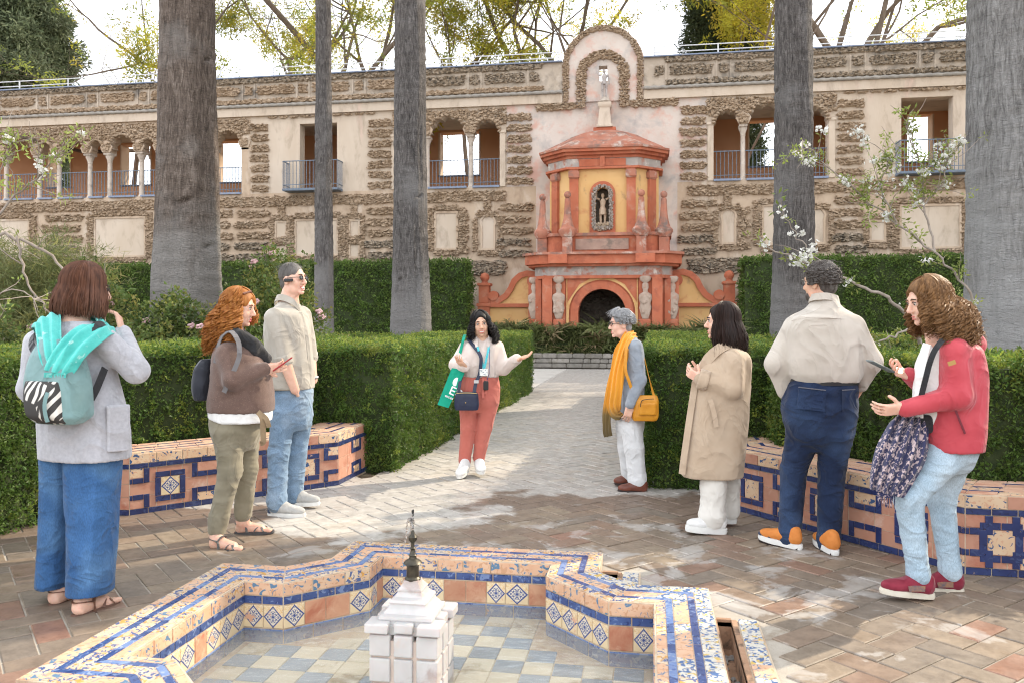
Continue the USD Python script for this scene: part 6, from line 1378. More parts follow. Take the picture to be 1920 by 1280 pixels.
def sandal(par, P, m, sole):
    b = MB(); out = []
    for a in np.linspace(0, 2 * math.pi, 33)[:-1]:
        c_, s_ = math.cos(a), math.sin(a); x = .5 + .52 * c_; out.append((x, .043 * np.sign(s_) * abs(s_) ** .75 * (.86 + .22 * (x > .5))))
    n = len(out); v = [P(t, s, -.015) for t, s in out] + [P(t, s * .97, .003) for t, s in out] + [P(.5, 0, -.015), P(.5, 0, .003)]
    F = [[i, (i + 1) % n, n + (i + 1) % n] for i in range(n)] + [[i, n + (i + 1) % n, n + i] for i in range(n)] + [[2 * n, (i + 1) % n, i] for i in range(n)] + [[2 * n + 1, n + i, n + (i + 1) % n] for i in range(n)]
    b.add(v, F); s = obj('sandal', b, sole, par, smooth=40)
    def band(pts, w=.014): obj('strap', strap([P(*q) for q in pts], w, .003, [P(.45, q[1] * 2, .5) - P(.45, 0, 0) for q in pts], 14), m, s, smooth=40)
    band([(.55, -.043, .004), (.62, -.03, .032), (.68, 0, .040), (.76, .035, .022), (.80, .043, .004)]); band([(.80, -.041, .004), (.74, -.03, .026), (.68, 0, .040), (.58, .033, .034), (.52, .043, .004)])
    band([(.36, -.040, .004), (.34, -.043, .05), (.14, -.036, .062), (.03, 0, .060), (.14, .036, .062), (.34, .043, .05), (.36, .040, .004)], .016)
    band([(.34, -.043, .05), (.40, -.02, .078), (.42, 0, .080), (.40, .02, .078), (.34, .043, .05)], .016)
def limb(B, pts, rad, k=.03, sq=None): B.chain(pts, rad, k, sq); return B
CREASE = ((9, 9, 26, .0045), (26, 26, 12, .002))
DRAPE = ((12, 12, 4, .006), (26, 26, 18, .0022))
PANTS = ((10, 10, 22, .006), (24, 24, 9, .0022))

# ---------------------------------------------------------------- 1 short-haired woman with backpack (back view)
p = person('woman seen from behind with auburn bob, long grey cardigan and wide blue jeans', (-2.906, 3.843, 0.0))
f1 = V3(.35, .94, 0); B = Sdf(.006)
sh_r, el_r, wr_r = V3(0.166, -0.080, 1.360), V3(0.296, -0.020, 1.210), V3(0.156, 0.130, 1.412)
sh_l, el_l, wr_l = V3(-0.255, 0.080, 1.342), V3(-0.277, 0.050, 1.112), V3(-0.294, 0.240, 0.945)
M, Q = head(B, V3(-0.003, 0.080, 1.628), (.93, .36, -.10), (.05, 0, 1), 1.02, neck=V3(-0.043, 0.030, 1.435))
B.chain([V3(-0.043, 0.030, 1.435), V3(-0.052, 0.020, 1.192), V3(-0.038, 0.020, 0.859)], [.06, .10, .12], .05)
B.chain([sh_r, el_r, wr_r], [.05, .04, .028], .02).chain([sh_l, el_l, wr_l], [.05, .04, .028], .02).rc(sh_l, sh_r, .05, k=.03)
hand(B, wr_r, (-.30, .12, .95), (-.85, -.2, -.2), .98, .75, 1); hand(B, wr_l, (.5, .5, -.5), (.6, -.6, 0), .95, .5, 1)
B.chain([V3(0.057, -0.030, 0.839), V3(0.070, -0.040, 0.431), V3(0.053, -0.060, 0.077)], [.06, .055, .036]).chain([V3(-0.138, 0.060, 0.826), V3(-0.160, 0.080, 0.402), V3(-0.176, 0.100, 0.059)], [.06, .055, .036])
PA = bare_foot(B, V3(0.052, -0.170, -0.013), V3(0.170, 0.060, -0.007), V3(0.053, -0.060, 0.077)); PB = bare_foot(B, V3(-0.154, 0.000, -0.017), V3(-0.086, 0.220, -0.020), V3(-0.176, 0.100, 0.059))
obj('body', B.mesh(), SKIN, p, smooth=True); face_parts(p, M, Q, 1.02); glasses(p, Q, 1.0, False)
BROWNS = mat('brown_leather', (.12, .055, .035), (.18, .085, .055), rough=.45, scale=20)
for P_ in (PA, PB): sandal(p, P_, BROWNS, mat('sandal_sole', (.13, .07, .05), rough=.7))
B = Sdf(.009)
B.loft([(0.079, -0.020, 0.816, 0.140, 0.130), (0.081, -0.030, 0.593, 0.131, 0.130), (0.090, -0.050, 0.379, 0.116, 0.130), (0.083, -0.060, 0.088, 0.109, 0.125)], .02, pw=2.2).loft([(-0.129, 0.060, 0.804, 0.098, 0.130), (-0.143, 0.070, 0.544, 0.084, 0.120), (-0.158, 0.080, 0.318, 0.083, 0.120), (-0.181, 0.090, 0.073, 0.083, 0.120)], .02, pw=2.2)
J1 = jeans_mat('mid_blue_denim', (.028, .082, .20), (.045, .12, .27), (.095, .20, .36))
tr = obj('trousers', B.mesh(((11, 11, 5, .008), (20, 20, 16, .003)), 3), J1, p, smooth=True)
for (a, b_, y, d) in ((129, 209, 1106, -.06), (73, 132, 1094, .09)): pass
B = Sdf(.009)
B.loft([(0.026, 0.000, 0.758, 0.238, 0.165), (0.019, 0.000, 0.917, 0.237, 0.165), (0.000, 0.000, 1.069, 0.226, 0.155), (-0.022, 0.010, 1.220, 0.204, 0.140), (-0.044, 0.020, 1.330, 0.210, 0.130), (-0.049, 0.020, 1.407, 0.177, 0.105), (-0.038, 0.030, 1.463, 0.083, 0.070)], .03, rot=-.30, pw=2.5)
B.chain([sh_r, el_r + V3(.004, 0, 0), wr_r + V3(.004, .0, -.015)], [.070, .062, .047], .035).chain([sh_l, el_l, wr_l], [.076, .066, .053], .035)
GREYK = cloth('grey_marl_knit', (.36, .36, .39), (.45, .45, .48), scale=60, bump=.5, bscale=260, sheen=.3)
cd = obj('cardigan', B.mesh(((9, 9, 4, .007), (22, 22, 22, .0025)), 5), GREYK, p, smooth=True)
B = Sdf(.009); B.bx(V3(0.252, -0.112, 0.926), (.055, .010, .12), frame((.55, -.8, 0)), .008); obj('pocket', B.mesh(), GREYK, cd, smooth=True)
TEAL = mat('teal_scarf', (.05, .42, .38), (.09, .52, .47), rough=.8, scale=20, bump=.4, bscale=120, sheen=.2, spots=((.35, .62, .58), 12, .60, .66))
b = MB().add(*drape([V3(0.156, 0.020, 1.358), V3(0.148, -0.020, 1.435), V3(0.148, -0.130, 1.441), V3(0.115, -0.240, 1.390), V3(0.078, -0.305, 1.304), V3(0.053, -0.325, 1.218)], [.10, .13, .17, .19, .17, .14], [(.6, -.4, .7), (.2, -.3, 1), (.1, -.7, .8), (-.1, -1, .5), (-.1, -1, .3), (0, -1, .1)], 3, .010, seed=2))
b.add(*drape([V3(-0.260, 0.050, 1.329), V3(-0.215, 0.020, 1.457), V3(-0.142, -0.070, 1.484), V3(-0.070, -0.180, 1.410), V3(0.002, -0.280, 1.318), V3(0.024, -0.300, 1.253)], [.09, .12, .13, .13, .12, .10], [(-.6, -.5, .5), (-.3, -.3, 1), (-.1, -.7, .8), (-.1, -1, .4), (0, -1, .2), (0, -1, .1)], 3, .009, seed=4))
b.add(*drape([V3(0.152, -0.030, 1.419), V3(0.054, 0.090, 1.474), V3(-0.068, 0.130, 1.497), V3(-0.171, 0.100, 1.491), V3(-0.198, 0.000, 1.452)], [.10, .09, .08, .09, .10], [(.7, -.2, .7), (.5, .5, .7), (0, 1, .6), (-.5, .5, .7), (-.7, -.2, .7)], 3, .010, seed=5))
sc_ = obj('scarf', b, TEAL, p, smooth=50)
b = MB()
for k in range(22): q = lerp(V3(0.002, -0.325, 1.218), V3(0.104, -0.325, 1.216), k / 21); b.tube([q, q + V3(.004 * rng.normal(), -.002, -.022)], .0028, 4)
obj('fringe', b, TEAL, sc_, kind='stuff')
AUB = hair_mat('auburn_hair', (.11, .045, .027), (.29, .125, .072))
b = MB().add(*hair_cap(Q, M, 1.02, .016, .060, .0)).add(*strands(Q, 528, .165, 4, (44, 330), .0056, flare=.045, jit=.12, rad=(.086, .104, .098), stop=98).get())
obj('hair', b, AUB, p, smooth=50)
bp = thing('backpack', 'teal backpack with black and white leaf print worn by the short-haired woman', 'backpack', loc=(-2.906, 3.843, 0.0), rz=YAW)
CANV = cloth('teal_grey_canvas', (.14, .24, .24), (.19, .30, .30), scale=12, bump=.4)
B = Sdf(.008); B.loft([(0.027, -0.240, 0.966, 0.120, 0.060), (0.024, -0.230, 1.012, 0.164, 0.100), (0.009, -0.220, 1.154, 0.163, 0.105), (-0.006, -0.200, 1.284, 0.137, 0.085), (-0.009, -0.180, 1.373, 0.098, 0.050)], .03, rot=-.30, pw=2.8)
bb = obj('bag_body', B.mesh(((12, 12, 8, .006),), 4), CANV, bp, smooth=True)
PRINT = rawmat('leaf_print', {'g': ('geometry', {}), 'mp': ('mapping', {'scale': (1, 0, 1), 'rotation': (0, .5, 0)}), 'w': ('wave_texture', {'wave_type': 'rings', 'rings_direction': 'y', 'scale': 9.5, 'distortion': 5.5, 'detail': 0, 'detail_scale': 1.2}), 'v': ('voronoi_texture', {'feature': 'distance_to_edge', 'scale': 9}), 'a': ('rgb_ramp', {'ramp': [(.50, (.035, .032, .03)), (.56, (.62, .59, .54))]}), 'r': ('rgb_ramp', {'ramp': [(.05, (0, 0, 0)), (.08, (1, 1, 1))]}), 'm': ('mix', {'color1': (.035, .032, .03)}), 'p': ('principled_bsdf', {'roughness': .8})},
    [('g.position', 'mp.vector'), ('mp.vector', 'w.vector'), ('mp.vector', 'v.vector'), ('w.fac', 'a.fac'), ('v.distance', 'r.fac'), ('r.color', 'm.fac'), ('a.color', 'm.color2'), ('m.color', 'p.base_color')], 'p.BSDF')
B = Sdf(.008); B.loft([(0.028, -0.270, 0.972, 0.093, 0.050), (0.008, -0.270, 1.016, 0.115, 0.085), (-0.004, -0.260, 1.119, 0.119, 0.090), (-0.007, -0.250, 1.177, 0.117, 0.080)], .02, rot=-.30, pw=3); obj('front_pocket', B.mesh(), PRINT, bb, smooth=True)
obj('zip_tag', strap([V3(0.042, -0.370, 1.128), V3(0.033, -0.380, 1.061), V3(0.042, -0.370, 0.989)], .018, .003, (0, -1, 0), 10), CANV, bb)
BLK = cloth('black_webbing', (.018, .018, .02), (.03, .03, .033), scale=60)
for q in ([V3(0.105, -0.220, 1.306), V3(0.141, -0.200, 1.400), V3(0.154, -0.100, 1.447), V3(0.139, 0.020, 1.413)], [V3(0.186, -0.120, 1.227), V3(0.179, -0.170, 1.151), V3(0.157, -0.200, 1.079)], [V3(-0.084, -0.220, 1.290), V3(-0.178, -0.120, 1.348), V3(-0.231, 0.000, 1.399)]): obj('shoulder_strap', strap(q, .036, .006, [nrmz(x - V3(-0.068, 0.050, 1.245)) for x in q], 16), BLK, bp)

# ---------------------------------------------------------------- 2 red-haired woman
p = person('woman with long curly ginger hair, brown patterned blouse and olive cropped trousers', (-2.745, 5.117, 0.0))
B = Sdf(.006); H2 = V3(0.056, -0.020, 1.552)
M, Q = head(B, H2, (.97, -.05, -.16), (.10, 0, 1), 1.0, neck=V3(0.007, 0.000, 1.357))
s_n, e_n, w_n = V3(0.023, -0.150, 1.263), V3(0.078, -0.200, 1.087), V3(0.269, -0.140, 1.156); s_f, e_f, w_f = V3(-0.036, 0.160, 1.259), V3(0.031, 0.180, 1.046), V3(0.242, 0.060, 1.148)
B.chain([V3(0.007, 0.000, 1.357), V3(0.000, 0.000, 1.116), V3(0.018, 0.000, 0.796)], [.06, .11, .12], .05).chain([s_n, e_n, w_n], [.05, .042, .028]).chain([s_f, e_f, w_f], [.05, .042, .028]).rc(s_n, s_f, .05, k=.03)
hand(B, w_n, (.95, .25, .12), (.1, .9, .3), .95, .7, 1); hand(B, w_f, (.9, -.25, .2), (0, -.8, .5), .95, .7, -1)
B.chain([V3(0.013, -0.090, 0.772), V3(0.016, -0.100, 0.478), V3(-0.067, -0.110, 0.079)], [.065, .055, .042]).chain([V3(0.031, 0.090, 0.750), V3(0.060, 0.110, 0.457), V3(0.012, 0.180, 0.097)], [.065, .055, .042])
PA = bare_foot(B, V3(-0.101, -0.130, -0.019), V3(0.143, -0.190, -0.017), V3(-0.067, -0.110, 0.079)); PB = bare_foot(B, V3(-0.052, 0.220, -0.009), V3(0.219, 0.200, 0.007), V3(0.012, 0.180, 0.097))
obj('body', B.mesh(), SKIN, p, smooth=True); face_parts(p, M, Q, brow=(.16, .06, .03), lip=mat('red_lipstick', (.50, .04, .06), rough=.35))
SBLK = mat('grey_sandal_strap', (.05, .05, .05), (.16, .15, .14), rough=.6, scale=90)
for P_ in (PA, PB): sandal(p, P_, SBLK, mat('dark_sandal_sole', (.07, .065, .065), rough=.7))
OLV = cloth('olive_cotton', (.21, .185, .125), (.26, .23, .165), scale=9)
B = Sdf(.009)
B.loft([(0.039, 0.000, 0.612, 0.106, 0.090), (0.030, 0.000, 0.683, 0.144, 0.150), (0.030, 0.000, 0.761, 0.165, 0.190), (0.034, 0.000, 0.839, 0.172, 0.185), (0.039, 0.000, 0.921, 0.163, 0.170)], .04).chain([V3(0.006, -0.090, 0.731), V3(0.023, -0.100, 0.495), V3(-0.050, -0.110, 0.177), V3(-0.060, -0.110, 0.114)], [.102, .075, .061, .061], .03).chain([V3(0.052, 0.090, 0.706), V3(0.060, 0.110, 0.465), V3(0.019, 0.170, 0.147)], [.102, .075, .061], .03)
B.cut(V3(-0.060, -0.110, 0.135), (-.1, 0, -1)) if False else None
tr = obj('trousers', B.mesh(((10, 10, 30, .007), (24, 24, 9, .002)), 8), OLV, p, smooth=True)
obj('belt_bow', strap([V3(0.235, -0.200, 0.882), V3(0.272, -0.220, 0.823), V3(0.272, -0.210, 0.699), V3(0.252, -0.200, 0.684)], .035, .006, (.4, -1, 0), 14), cloth('tan_ribbon', (.24, .17, .10)), tr)
obj('belt_bow', strap([V3(0.242, -0.200, 0.875), V3(0.296, -0.220, 0.837), V3(0.307, -0.210, 0.788)], .03, .006, (.4, -1, 0), 12), cloth('tan_ribbon', (.24, .17, .10)), tr)
B = Sdf(.009); B.loft([(0.057, 0.000, 0.800, 0.195, 0.200), (0.059, 0.000, 0.860, 0.200, 0.200), (0.060, 0.000, 0.931, 0.192, 0.190)], .03).cut(V3(-0.138, 0.000, 0.835), (-.25, 0, -1)); obj('undershirt', B.mesh(DRAPE, 2), cloth('white_cotton', (.72, .71, .69), (.78, .77, .75)), p, smooth=True)
BRN = mat('brown_dotted_blouse', (.115, .068, .052), (.15, .09, .07), rough=.85, scale=30, sheen=.2, bump=.3, bscale=150, spots=((.26, .18, .14), 170, .60, .66))
B = Sdf(.009)
B.loft([(0.060, 0.000, 0.867, 0.209, 0.205), (0.062, 0.000, 0.938, 0.211, 0.205), (0.064, 0.000, 1.063, 0.195, 0.200), (0.060, 0.000, 1.169, 0.185, 0.200), (0.043, 0.000, 1.258, 0.153, 0.190), (0.021, 0.000, 1.329, 0.103, 0.130), (0.016, 0.000, 1.371, 0.055, 0.080)], .03)
B.chain([s_n, e_n, w_n - V3(.012, 0, 0)], [.072, .068, .046], .035).chain([s_f, e_f, w_f], [.072, .068, .046], .035).cut(w_n - V3(.005, 0, 0), (1, .1, .1)).cut(V3(-0.145, 0.000, 0.860), (-.06, 0, -1)) if False else B.chain([s_n, e_n, w_n - V3(.012, 0, 0)], [.066, .062, .045], .035).chain([s_f, e_f, w_f - V3(.02, 0, 0)], [.066, .060, .043], .035)
obj('blouse', B.mesh(((12, 12, 16, .006), (30, 30, 22, .002)), 6), BRN, p, smooth=True)
BKS = cloth('black_scarf_cloth', (.015, .015, .016), (.028, .028, .03), scale=30)
B = Sdf(.008)
for o in (0, .022, -.02): B.chain([V3(0.023, -0.100, 1.394) + V3(0, 0, o), V3(0.103, -0.130, 1.353) + V3(0, -o, o), V3(0.177, -0.100, 1.296) + V3(0, 0, o * 1.3), V3(0.215, -0.020, 1.216) + V3(o, 0, 0), V3(0.143, 0.100, 1.290), V3(0.020, 0.100, 1.384), V3(-0.042, 0.020, 1.414), V3(0.023, -0.100, 1.394) + V3(0, 0, o)], [.032] * 8, .012)
obj('scarf', B.mesh(((22, 22, 30, .006),), 3), BKS, p, smooth=True)
GIN = hair_mat('ginger_hair', (.42, .13, .025), (.72, .31, .075)); 
b = MB().add(*hair_cap(Q, M, 1.0, .014, .055, .01)).add(*strands(Q, 240, .13, 7, (35, 180), .0056, (.016, 4), flare=.04, jit=.3).get()).add(*strands(Q, 416, .36, 8, (95, 215), .0058, (.020, 6), flare=.10, jit=.35, sway=None, stop=105).get()).add(*strands(Q, 112, .34, 9, (215, 300), .0058, (.020, 6), flare=.06, jit=.3).get())
obj('hair', b, GIN, p, smooth=50)
b = MB(); b.tube([Q(x, .060 - .10 * abs(x) * 3, .118 - abs(x) * .3) for x in np.linspace(-.075, .075, 9)], .007, 6); obj('head_sunglasses', b, mat('tortoise_frame', (.12, .04, .02), rough=.25), p)
ph = thing('mobile_phone', 'red-cased phone held by the woman with ginger hair', 'phone', loc=(-2.745, 5.117, 0.0), rz=YAW)
obj('phone_body', MB().box((0, 0, 0), (.075, .010, .15), ch=.004, M=frame((.1, .6, .75)) .T).get() if False else (lambda m: (np.asarray(m[0]) @ frame((.75, .15, .55)) + V3(0.365, -0.100, 1.185), m[1]))(MB().box((0, 0, 0), (.074, .148, .010), ch=.004).get()), mat('red_phone_case', (.30, .03, .03), rough=.3), ph, smooth=30)
bp = thing('backpack', 'small dark backpack of the woman with ginger hair', 'backpack', loc=(-2.745, 5.117, 0.0), rz=YAW)
B = Sdf(.009); B.loft([(-0.174, 0.020, 0.944, 0.057, 0.140), (-0.181, 0.020, 1.026, 0.071, 0.150), (-0.174, 0.020, 1.132, 0.071, 0.140), (-0.149, 0.020, 1.214, 0.053, 0.100)], .03, pw=2.6); bb = obj('bag_body', B.mesh(((12, 12, 8, .006),), 4), cloth('navy_black_nylon', (.014, .016, .024), (.024, .026, .036), scale=14, rough=.6), bp, smooth=True)
obj('shoulder_strap', strap([V3(-0.049, -0.170, 1.195), V3(-0.011, -0.160, 1.360), V3(0.047, -0.170, 1.395), V3(0.120, -0.225, 1.317), V3(0.129, -0.240, 1.253), V3(0.029, -0.235, 1.012)], .03, .006, [(-.4, -1, 0), (-.5, -.7, .6), (0, -.5, 1), (.5, -1, .3), (.4, -1, 0), (0, -1, 0)], 24), cloth('grey_strap', (.16, .15, .15)), bp)

# ---------------------------------------------------------------- 3 tall man in linen shirt
p = person('tall smiling man with sunglasses, rolled beige linen shirt and faded blue jeans', (-2.745, 5.979, 0.0))
B = Sdf(.006)
M, Q = head(B, V3(0.042, -0.020, 1.783), (.93, -.32, .04), (-.02, 0, 1), 1.04, male=True, smile=True, neck=V3(0.004, 0.000, 1.587), nr=.058)
s_n, e_n, w_n = V3(-0.056, -0.160, 1.488), V3(0.024, -0.190, 1.178), V3(0.097, -0.165, 0.953); s_f, e_f, w_f = V3(0.063, 0.170, 1.506), V3(0.119, 0.200, 1.185), V3(0.164, 0.120, 1.005)
B.chain([V3(0.004, 0.000, 1.587), V3(0.000, 0.000, 1.267), V3(0.020, 0.000, 0.899)], [.07, .12, .12], .05).chain([s_n, e_n, w_n], [.055, .047, .034]).chain([s_f, e_f, w_f], [.055, .047, .034]).rc(s_n, s_f, .06, k=.03)
hand(B, w_n, (.10, .85, -.75), (.6, .5, 0), 1.0, .3, 1); hand(B, w_f, (-.5, -.4, -.9), (-.5, -.5, 0), 1.0, .3, -1)
B.chain([V3(-0.016, -0.090, 0.826), V3(-0.056, -0.090, 0.462), V3(-0.054, -0.100, 0.081)], [.065, .055, .045]).chain([V3(0.067, 0.090, 0.808), V3(0.020, 0.110, 0.431), V3(-0.007, 0.180, 0.082)], [.065, .055, .045])
obj('body', B.mesh(), SKIN, p, smooth=True); face_parts(p, M, Q, 1.04, smile=True, brow=(.08, .06, .05)); glasses(p, Q, 1.04)
GREYH = hair_mat('cropped_grey_hair', (.17, .155, .145), (.32, .30, .28))
b_ = strands(Q, 700, .0, 57, (50, 310), .0030, (.002, 1), jit=.9, rad=(.074, .094, .088), stop=110, sj=85, vol=.03).get()
cap = hair_cap(Q, M, 1.04, .0035, .052, .0, h=.005, fold=((120, 120, 120, .0022),), nape=.004); obj('hair', MB().add(*cap).add(*b_), GREYH, p, smooth=50)
obj('ear_clip', (lambda m: (np.asarray(m[0]) @ M + Q(-.086, .02, -.012), m[1]))(MB().box((0, 0, 0), (.014, .075, .024), ch=.005).get()), mat('black_plastic', (.012, .012, .013), rough=.35), p, smooth=30)
J3 = jeans_mat('faded_denim', (.14, .215, .31), (.20, .285, .39), (.33, .40, .47))
B = Sdf(.009)
B.loft([(0.035, 0.000, 0.632, 0.109, 0.090), (0.029, 0.000, 0.714, 0.143, 0.140), (0.027, 0.000, 0.809, 0.154, 0.165), (0.029, 0.000, 0.919, 0.160, 0.170), (0.033, 0.000, 1.001, 0.147, 0.160)], .04).chain([V3(-0.009, -0.085, 0.765), V3(-0.048, -0.090, 0.462), V3(-0.058, -0.100, 0.121), V3(-0.058, -0.100, 0.085)], [.098, .078, .074, .074], .025).chain([V3(0.075, 0.090, 0.745), V3(0.037, 0.110, 0.431), V3(0.000, 0.170, 0.118), V3(0.000, 0.170, 0.084)], [.098, .078, .073, .073], .025)
tr = obj('trousers', B.mesh(((9, 9, 26, .009), (24, 24, 9, .0025)), 11), J3, p, smooth=True)
LIN = cloth('beige_linen', (.36, .325, .275), (.43, .395, .34), scale=7, bump=.5)
B = Sdf(.009)
B.loft([(0.027, 0.000, 0.948, 0.170, 0.185), (0.025, 0.000, 1.063, 0.172, 0.185), (0.008, 0.000, 1.226, 0.172, 0.190), (-0.006, 0.000, 1.390, 0.170, 0.200), (-0.010, 0.000, 1.497, 0.150, 0.205), (0.000, 0.000, 1.562, 0.107, 0.140), (0.004, 0.000, 1.612, 0.070, 0.085)], .03)
B.chain([s_n, e_n], [.078, .064], .03).chain([s_f, e_f], [.078, .064], .03).cut(V3(-0.143, 0.000, 0.948), (-.05, 0, -1))
sh = obj('shirt', B.mesh(((8, 8, 6, .009), (22, 22, 12, .003)), 13), LIN, p, smooth=True)
obj('collar', strap([V3(-0.105, 0.080, 1.589), V3(-0.090, 0.000, 1.628), V3(-0.030, -0.085, 1.642), V3(0.059, -0.100, 1.609), V3(0.107, -0.080, 1.537)], [.04, .05, .05, .045, .02], .008, [(-.6, .5, .3), (-1, 0, .3), (-.4, -1, .3), (.5, -1, .2), (1, -.4, 0)], 20), LIN, sh)
obj('placket', strap([V3(0.115, -0.095, 1.529), V3(0.166, -0.075, 1.310), V3(0.181, -0.070, 1.108), V3(0.181, -0.070, 0.966)], .03, .006, (.9, -.6, 0), 14), LIN, sh)
for e, w in ((e_n, w_n), (e_f, w_f)): B = Sdf(.008); d = nrmz(w - e); B.rc(e - d * .02, e + d * .03, .066, .060, .01).cut(e + d * .035, d).cut(e - d * .035, -d); obj('rolled_cuff', B.mesh(((20, 20, 40, .004),)), LIN, sh, smooth=True)
obj('watch', MB().tube([w_f + V3(math.cos(a) * .036, math.sin(a) * .036, .015 + .01 * math.cos(a)) for a in np.linspace(0, 6.28, 17)], .009, 6, cap=False), mat('steel', (.45, .45, .46), rough=.3, metal=.8), p)
SG1 = cloth('grey_suede', (.36, .35, .33), (.46, .45, .43), scale=30); WS = mat('white_rubber', (.62, .61, .58), (.70, .69, .66), rough=.6, scale=20)
for h_, t_ in ((V3(-0.122, -0.100, -0.004), V3(0.164, -0.130, -0.005)), (V3(-0.031, 0.160, 0.015), V3(0.209, 0.140, 0.024))):
    s, P_ = shoe(p, h_, t_, SG1, WS, w=.05, hgt=.10, sole=.03); B = Sdf(.006); B.rc(P_(.10, 0, .04), P_(.12, 0, .075), .034, .030, .01); obj('heel_patch', B.mesh(), cloth('navy_suede', (.03, .05, .10)), s, smooth=True)

# ---------------------------------------------------------------- 4 guide facing the camera
p = person('smiling guide with black curly hair, cream blouse and salmon trousers facing the group', (-1.630, 7.686, 0.0))
B = Sdf(.006)
M, Q = head(B, V3(0.042, -0.030, 1.435), (.10, -1, -.03), (-.10, 0, 1), .98, smile=True, neck=V3(0.061, 0.000, 1.273))
s_r, e_r, w_r = V3(-0.106, 0.000, 1.222), V3(-0.189, -0.050, 1.052), V3(-0.094, -0.220, 1.042); s_l, e_l, w_l = V3(0.203, 0.000, 1.222), V3(0.259, -0.050, 1.022), V3(0.394, -0.200, 1.115)
B.chain([V3(0.061, 0.000, 1.273), V3(0.046, 0.000, 1.019), V3(0.025, 0.000, 0.817)], [.06, .10, .11], .05).chain([s_r, e_r, w_r], [.05, .042, .028]).chain([s_l, e_l, w_l], [.05, .042, .028]).rc(s_r, s_l, .05, k=.03)
hand(B, w_r, (-.45, -.55, .55), (.3, .4, .9), 1.0, .35, -1); hand(B, w_l, (.85, -.35, .28), (-.1, -.3, 1), 1.05, .25, -1)
B.chain([V3(-0.066, 0.000, 0.741), V3(-0.080, -0.010, 0.464), V3(-0.111, 0.000, 0.118)], [.065, .055, .038]).chain([V3(0.111, 0.000, 0.741), V3(0.076, 0.000, 0.462), V3(0.023, 0.050, 0.140)], [.065, .055, .038])
obj('body', B.mesh(), SKIN2, p, smooth=True); face_parts(p, M, Q, .98, smile=True, brow=(.02, .014, .012))
SAL = cloth('salmon_crepe', (.46, .125, .095), (.54, .165, .125), scale=7)
B = Sdf(.009)
B.loft([(0.030, 0.000, 0.604, 0.137, 0.070), (0.033, 0.000, 0.726, 0.190, 0.140), (0.028, 0.000, 0.827, 0.200, 0.150), (0.035, 0.000, 0.918, 0.182, 0.140), (0.041, 0.000, 0.959, 0.167, 0.125)], .04, pw=2.2).chain([V3(-0.076, 0.000, 0.690), V3(-0.075, -0.010, 0.464), V3(-0.111, 0.000, 0.148), V3(-0.111, 0.000, 0.118)], [.092, .076, .058, .050], .015).chain([V3(0.122, 0.000, 0.690), V3(0.076, 0.000, 0.462), V3(0.023, 0.050, 0.171), V3(0.023, 0.050, 0.140)], [.092, .076, .058, .050], .015)
tr = obj('trousers', B.mesh(((10, 10, 5, .007), (20, 20, 18, .0025)), 21), SAL, p, smooth=True)
obj('waist_tie', strap([V3(0.071, -0.145, 0.948), V3(0.067, -0.165, 0.855), V3(0.072, -0.165, 0.756)], .022, .004, (0, -1, 0), 10), SAL, tr); obj('waist_tie', strap([V3(0.081, -0.145, 0.948), V3(0.106, -0.160, 0.870), V3(0.091, -0.165, 0.791)], .022, .004, (0, -1, 0), 10), SAL, tr)
CRM = cloth('cream_crepe', (.56, .47, .42), (.62, .54, .49), scale=8)
B = Sdf(.009)
B.loft([(0.043, 0.000, 0.938, 0.170, 0.135), (0.041, 0.000, 1.019, 0.182, 0.150), (0.046, 0.000, 1.131, 0.182, 0.155), (0.051, 0.000, 1.222, 0.177, 0.130), (0.056, 0.000, 1.283, 0.122, 0.090), (0.061, 0.000, 1.313, 0.076, 0.070)], .03)
B.chain([s_r, e_r, w_r + V3(0, .012, 0)], [.060, .062, .048], .03).chain([s_l, e_l, w_l - V3(.012, -.012, 0)], [.060, .062, .050], .03)
B.rc(V3(0.064, -0.100, 1.325), V3(0.068, -0.200, 1.169), .055, .02, .02, sub=True)
sh = obj('blouse', B.mesh(((10, 10, 7, .007), (24, 24, 16, .003)), 22), CRM, p, smooth=True)
for s, x in ((-1, 897), (1, 912)): obj('collar', strap([(V3(0.059, 0.050, 1.312)) + V3(s * .05, 0, 0), V3(0.063, -0.050, 1.304) + V3(s * .065, 0, .0), V3(0.065, -0.130, 1.226) + V3(s * .05, -.015, 0)], [.04, .05, .03], .005, [(s, .3, .6), (s, -.4, .6), (s * .4, -1, .3)], 12), CRM, sh)
LAN = mat('turquoise_lanyard', (.03, .36, .42), (.10, .48, .52), rough=.6, scale=60)
ln = obj('lanyard', strap([V3(-0.004, -0.020, 1.283), V3(0.021, -0.150, 1.217), V3(0.052, -0.178, 1.118), V3(0.077, -0.178, 1.029)], .020, .003, [(0, -.4, 1), (0, -1, .3), (0, -1, 0), (0, -1, 0)], 16), LAN, p); obj('lanyard', strap([V3(0.127, -0.020, 1.283), V3(0.121, -0.150, 1.217), V3(0.102, -0.178, 1.118), V3(0.082, -0.180, 1.029)], .020, .003, [(0, -.4, 1), (0, -1, .3), (0, -1, 0), (0, -1, 0)], 16), LAN, p)
obj('badge', MB().box(V3(0.077, -0.185, 0.995), (.075, .004, .065), ch=.001), mat('badge_card', (.62, .64, .60), (.72, .73, .70), rough=.4, scale=40, spots=((.15, .2, .25), 60, .56, .6)), p, smooth=False)
obj('cord', MB().tube([V3(0.129, -0.100, 1.275), V3(0.131, -0.178, 1.153), V3(0.126, -0.165, 0.979), V3(0.107, -0.172, 0.920)], .003, 5), mat('navy_cord', (.02, .04, .16)), p)
obj('radio_receiver', MB().box(V3(0.097, -0.178, 0.871), (.048, .024, .085), ch=.008), mat('black_plastic', (.012, .012, .013)), p, smooth=30)
BLKH = hair_mat('black_hair', (.010, .008, .008), (.03, .024, .022))
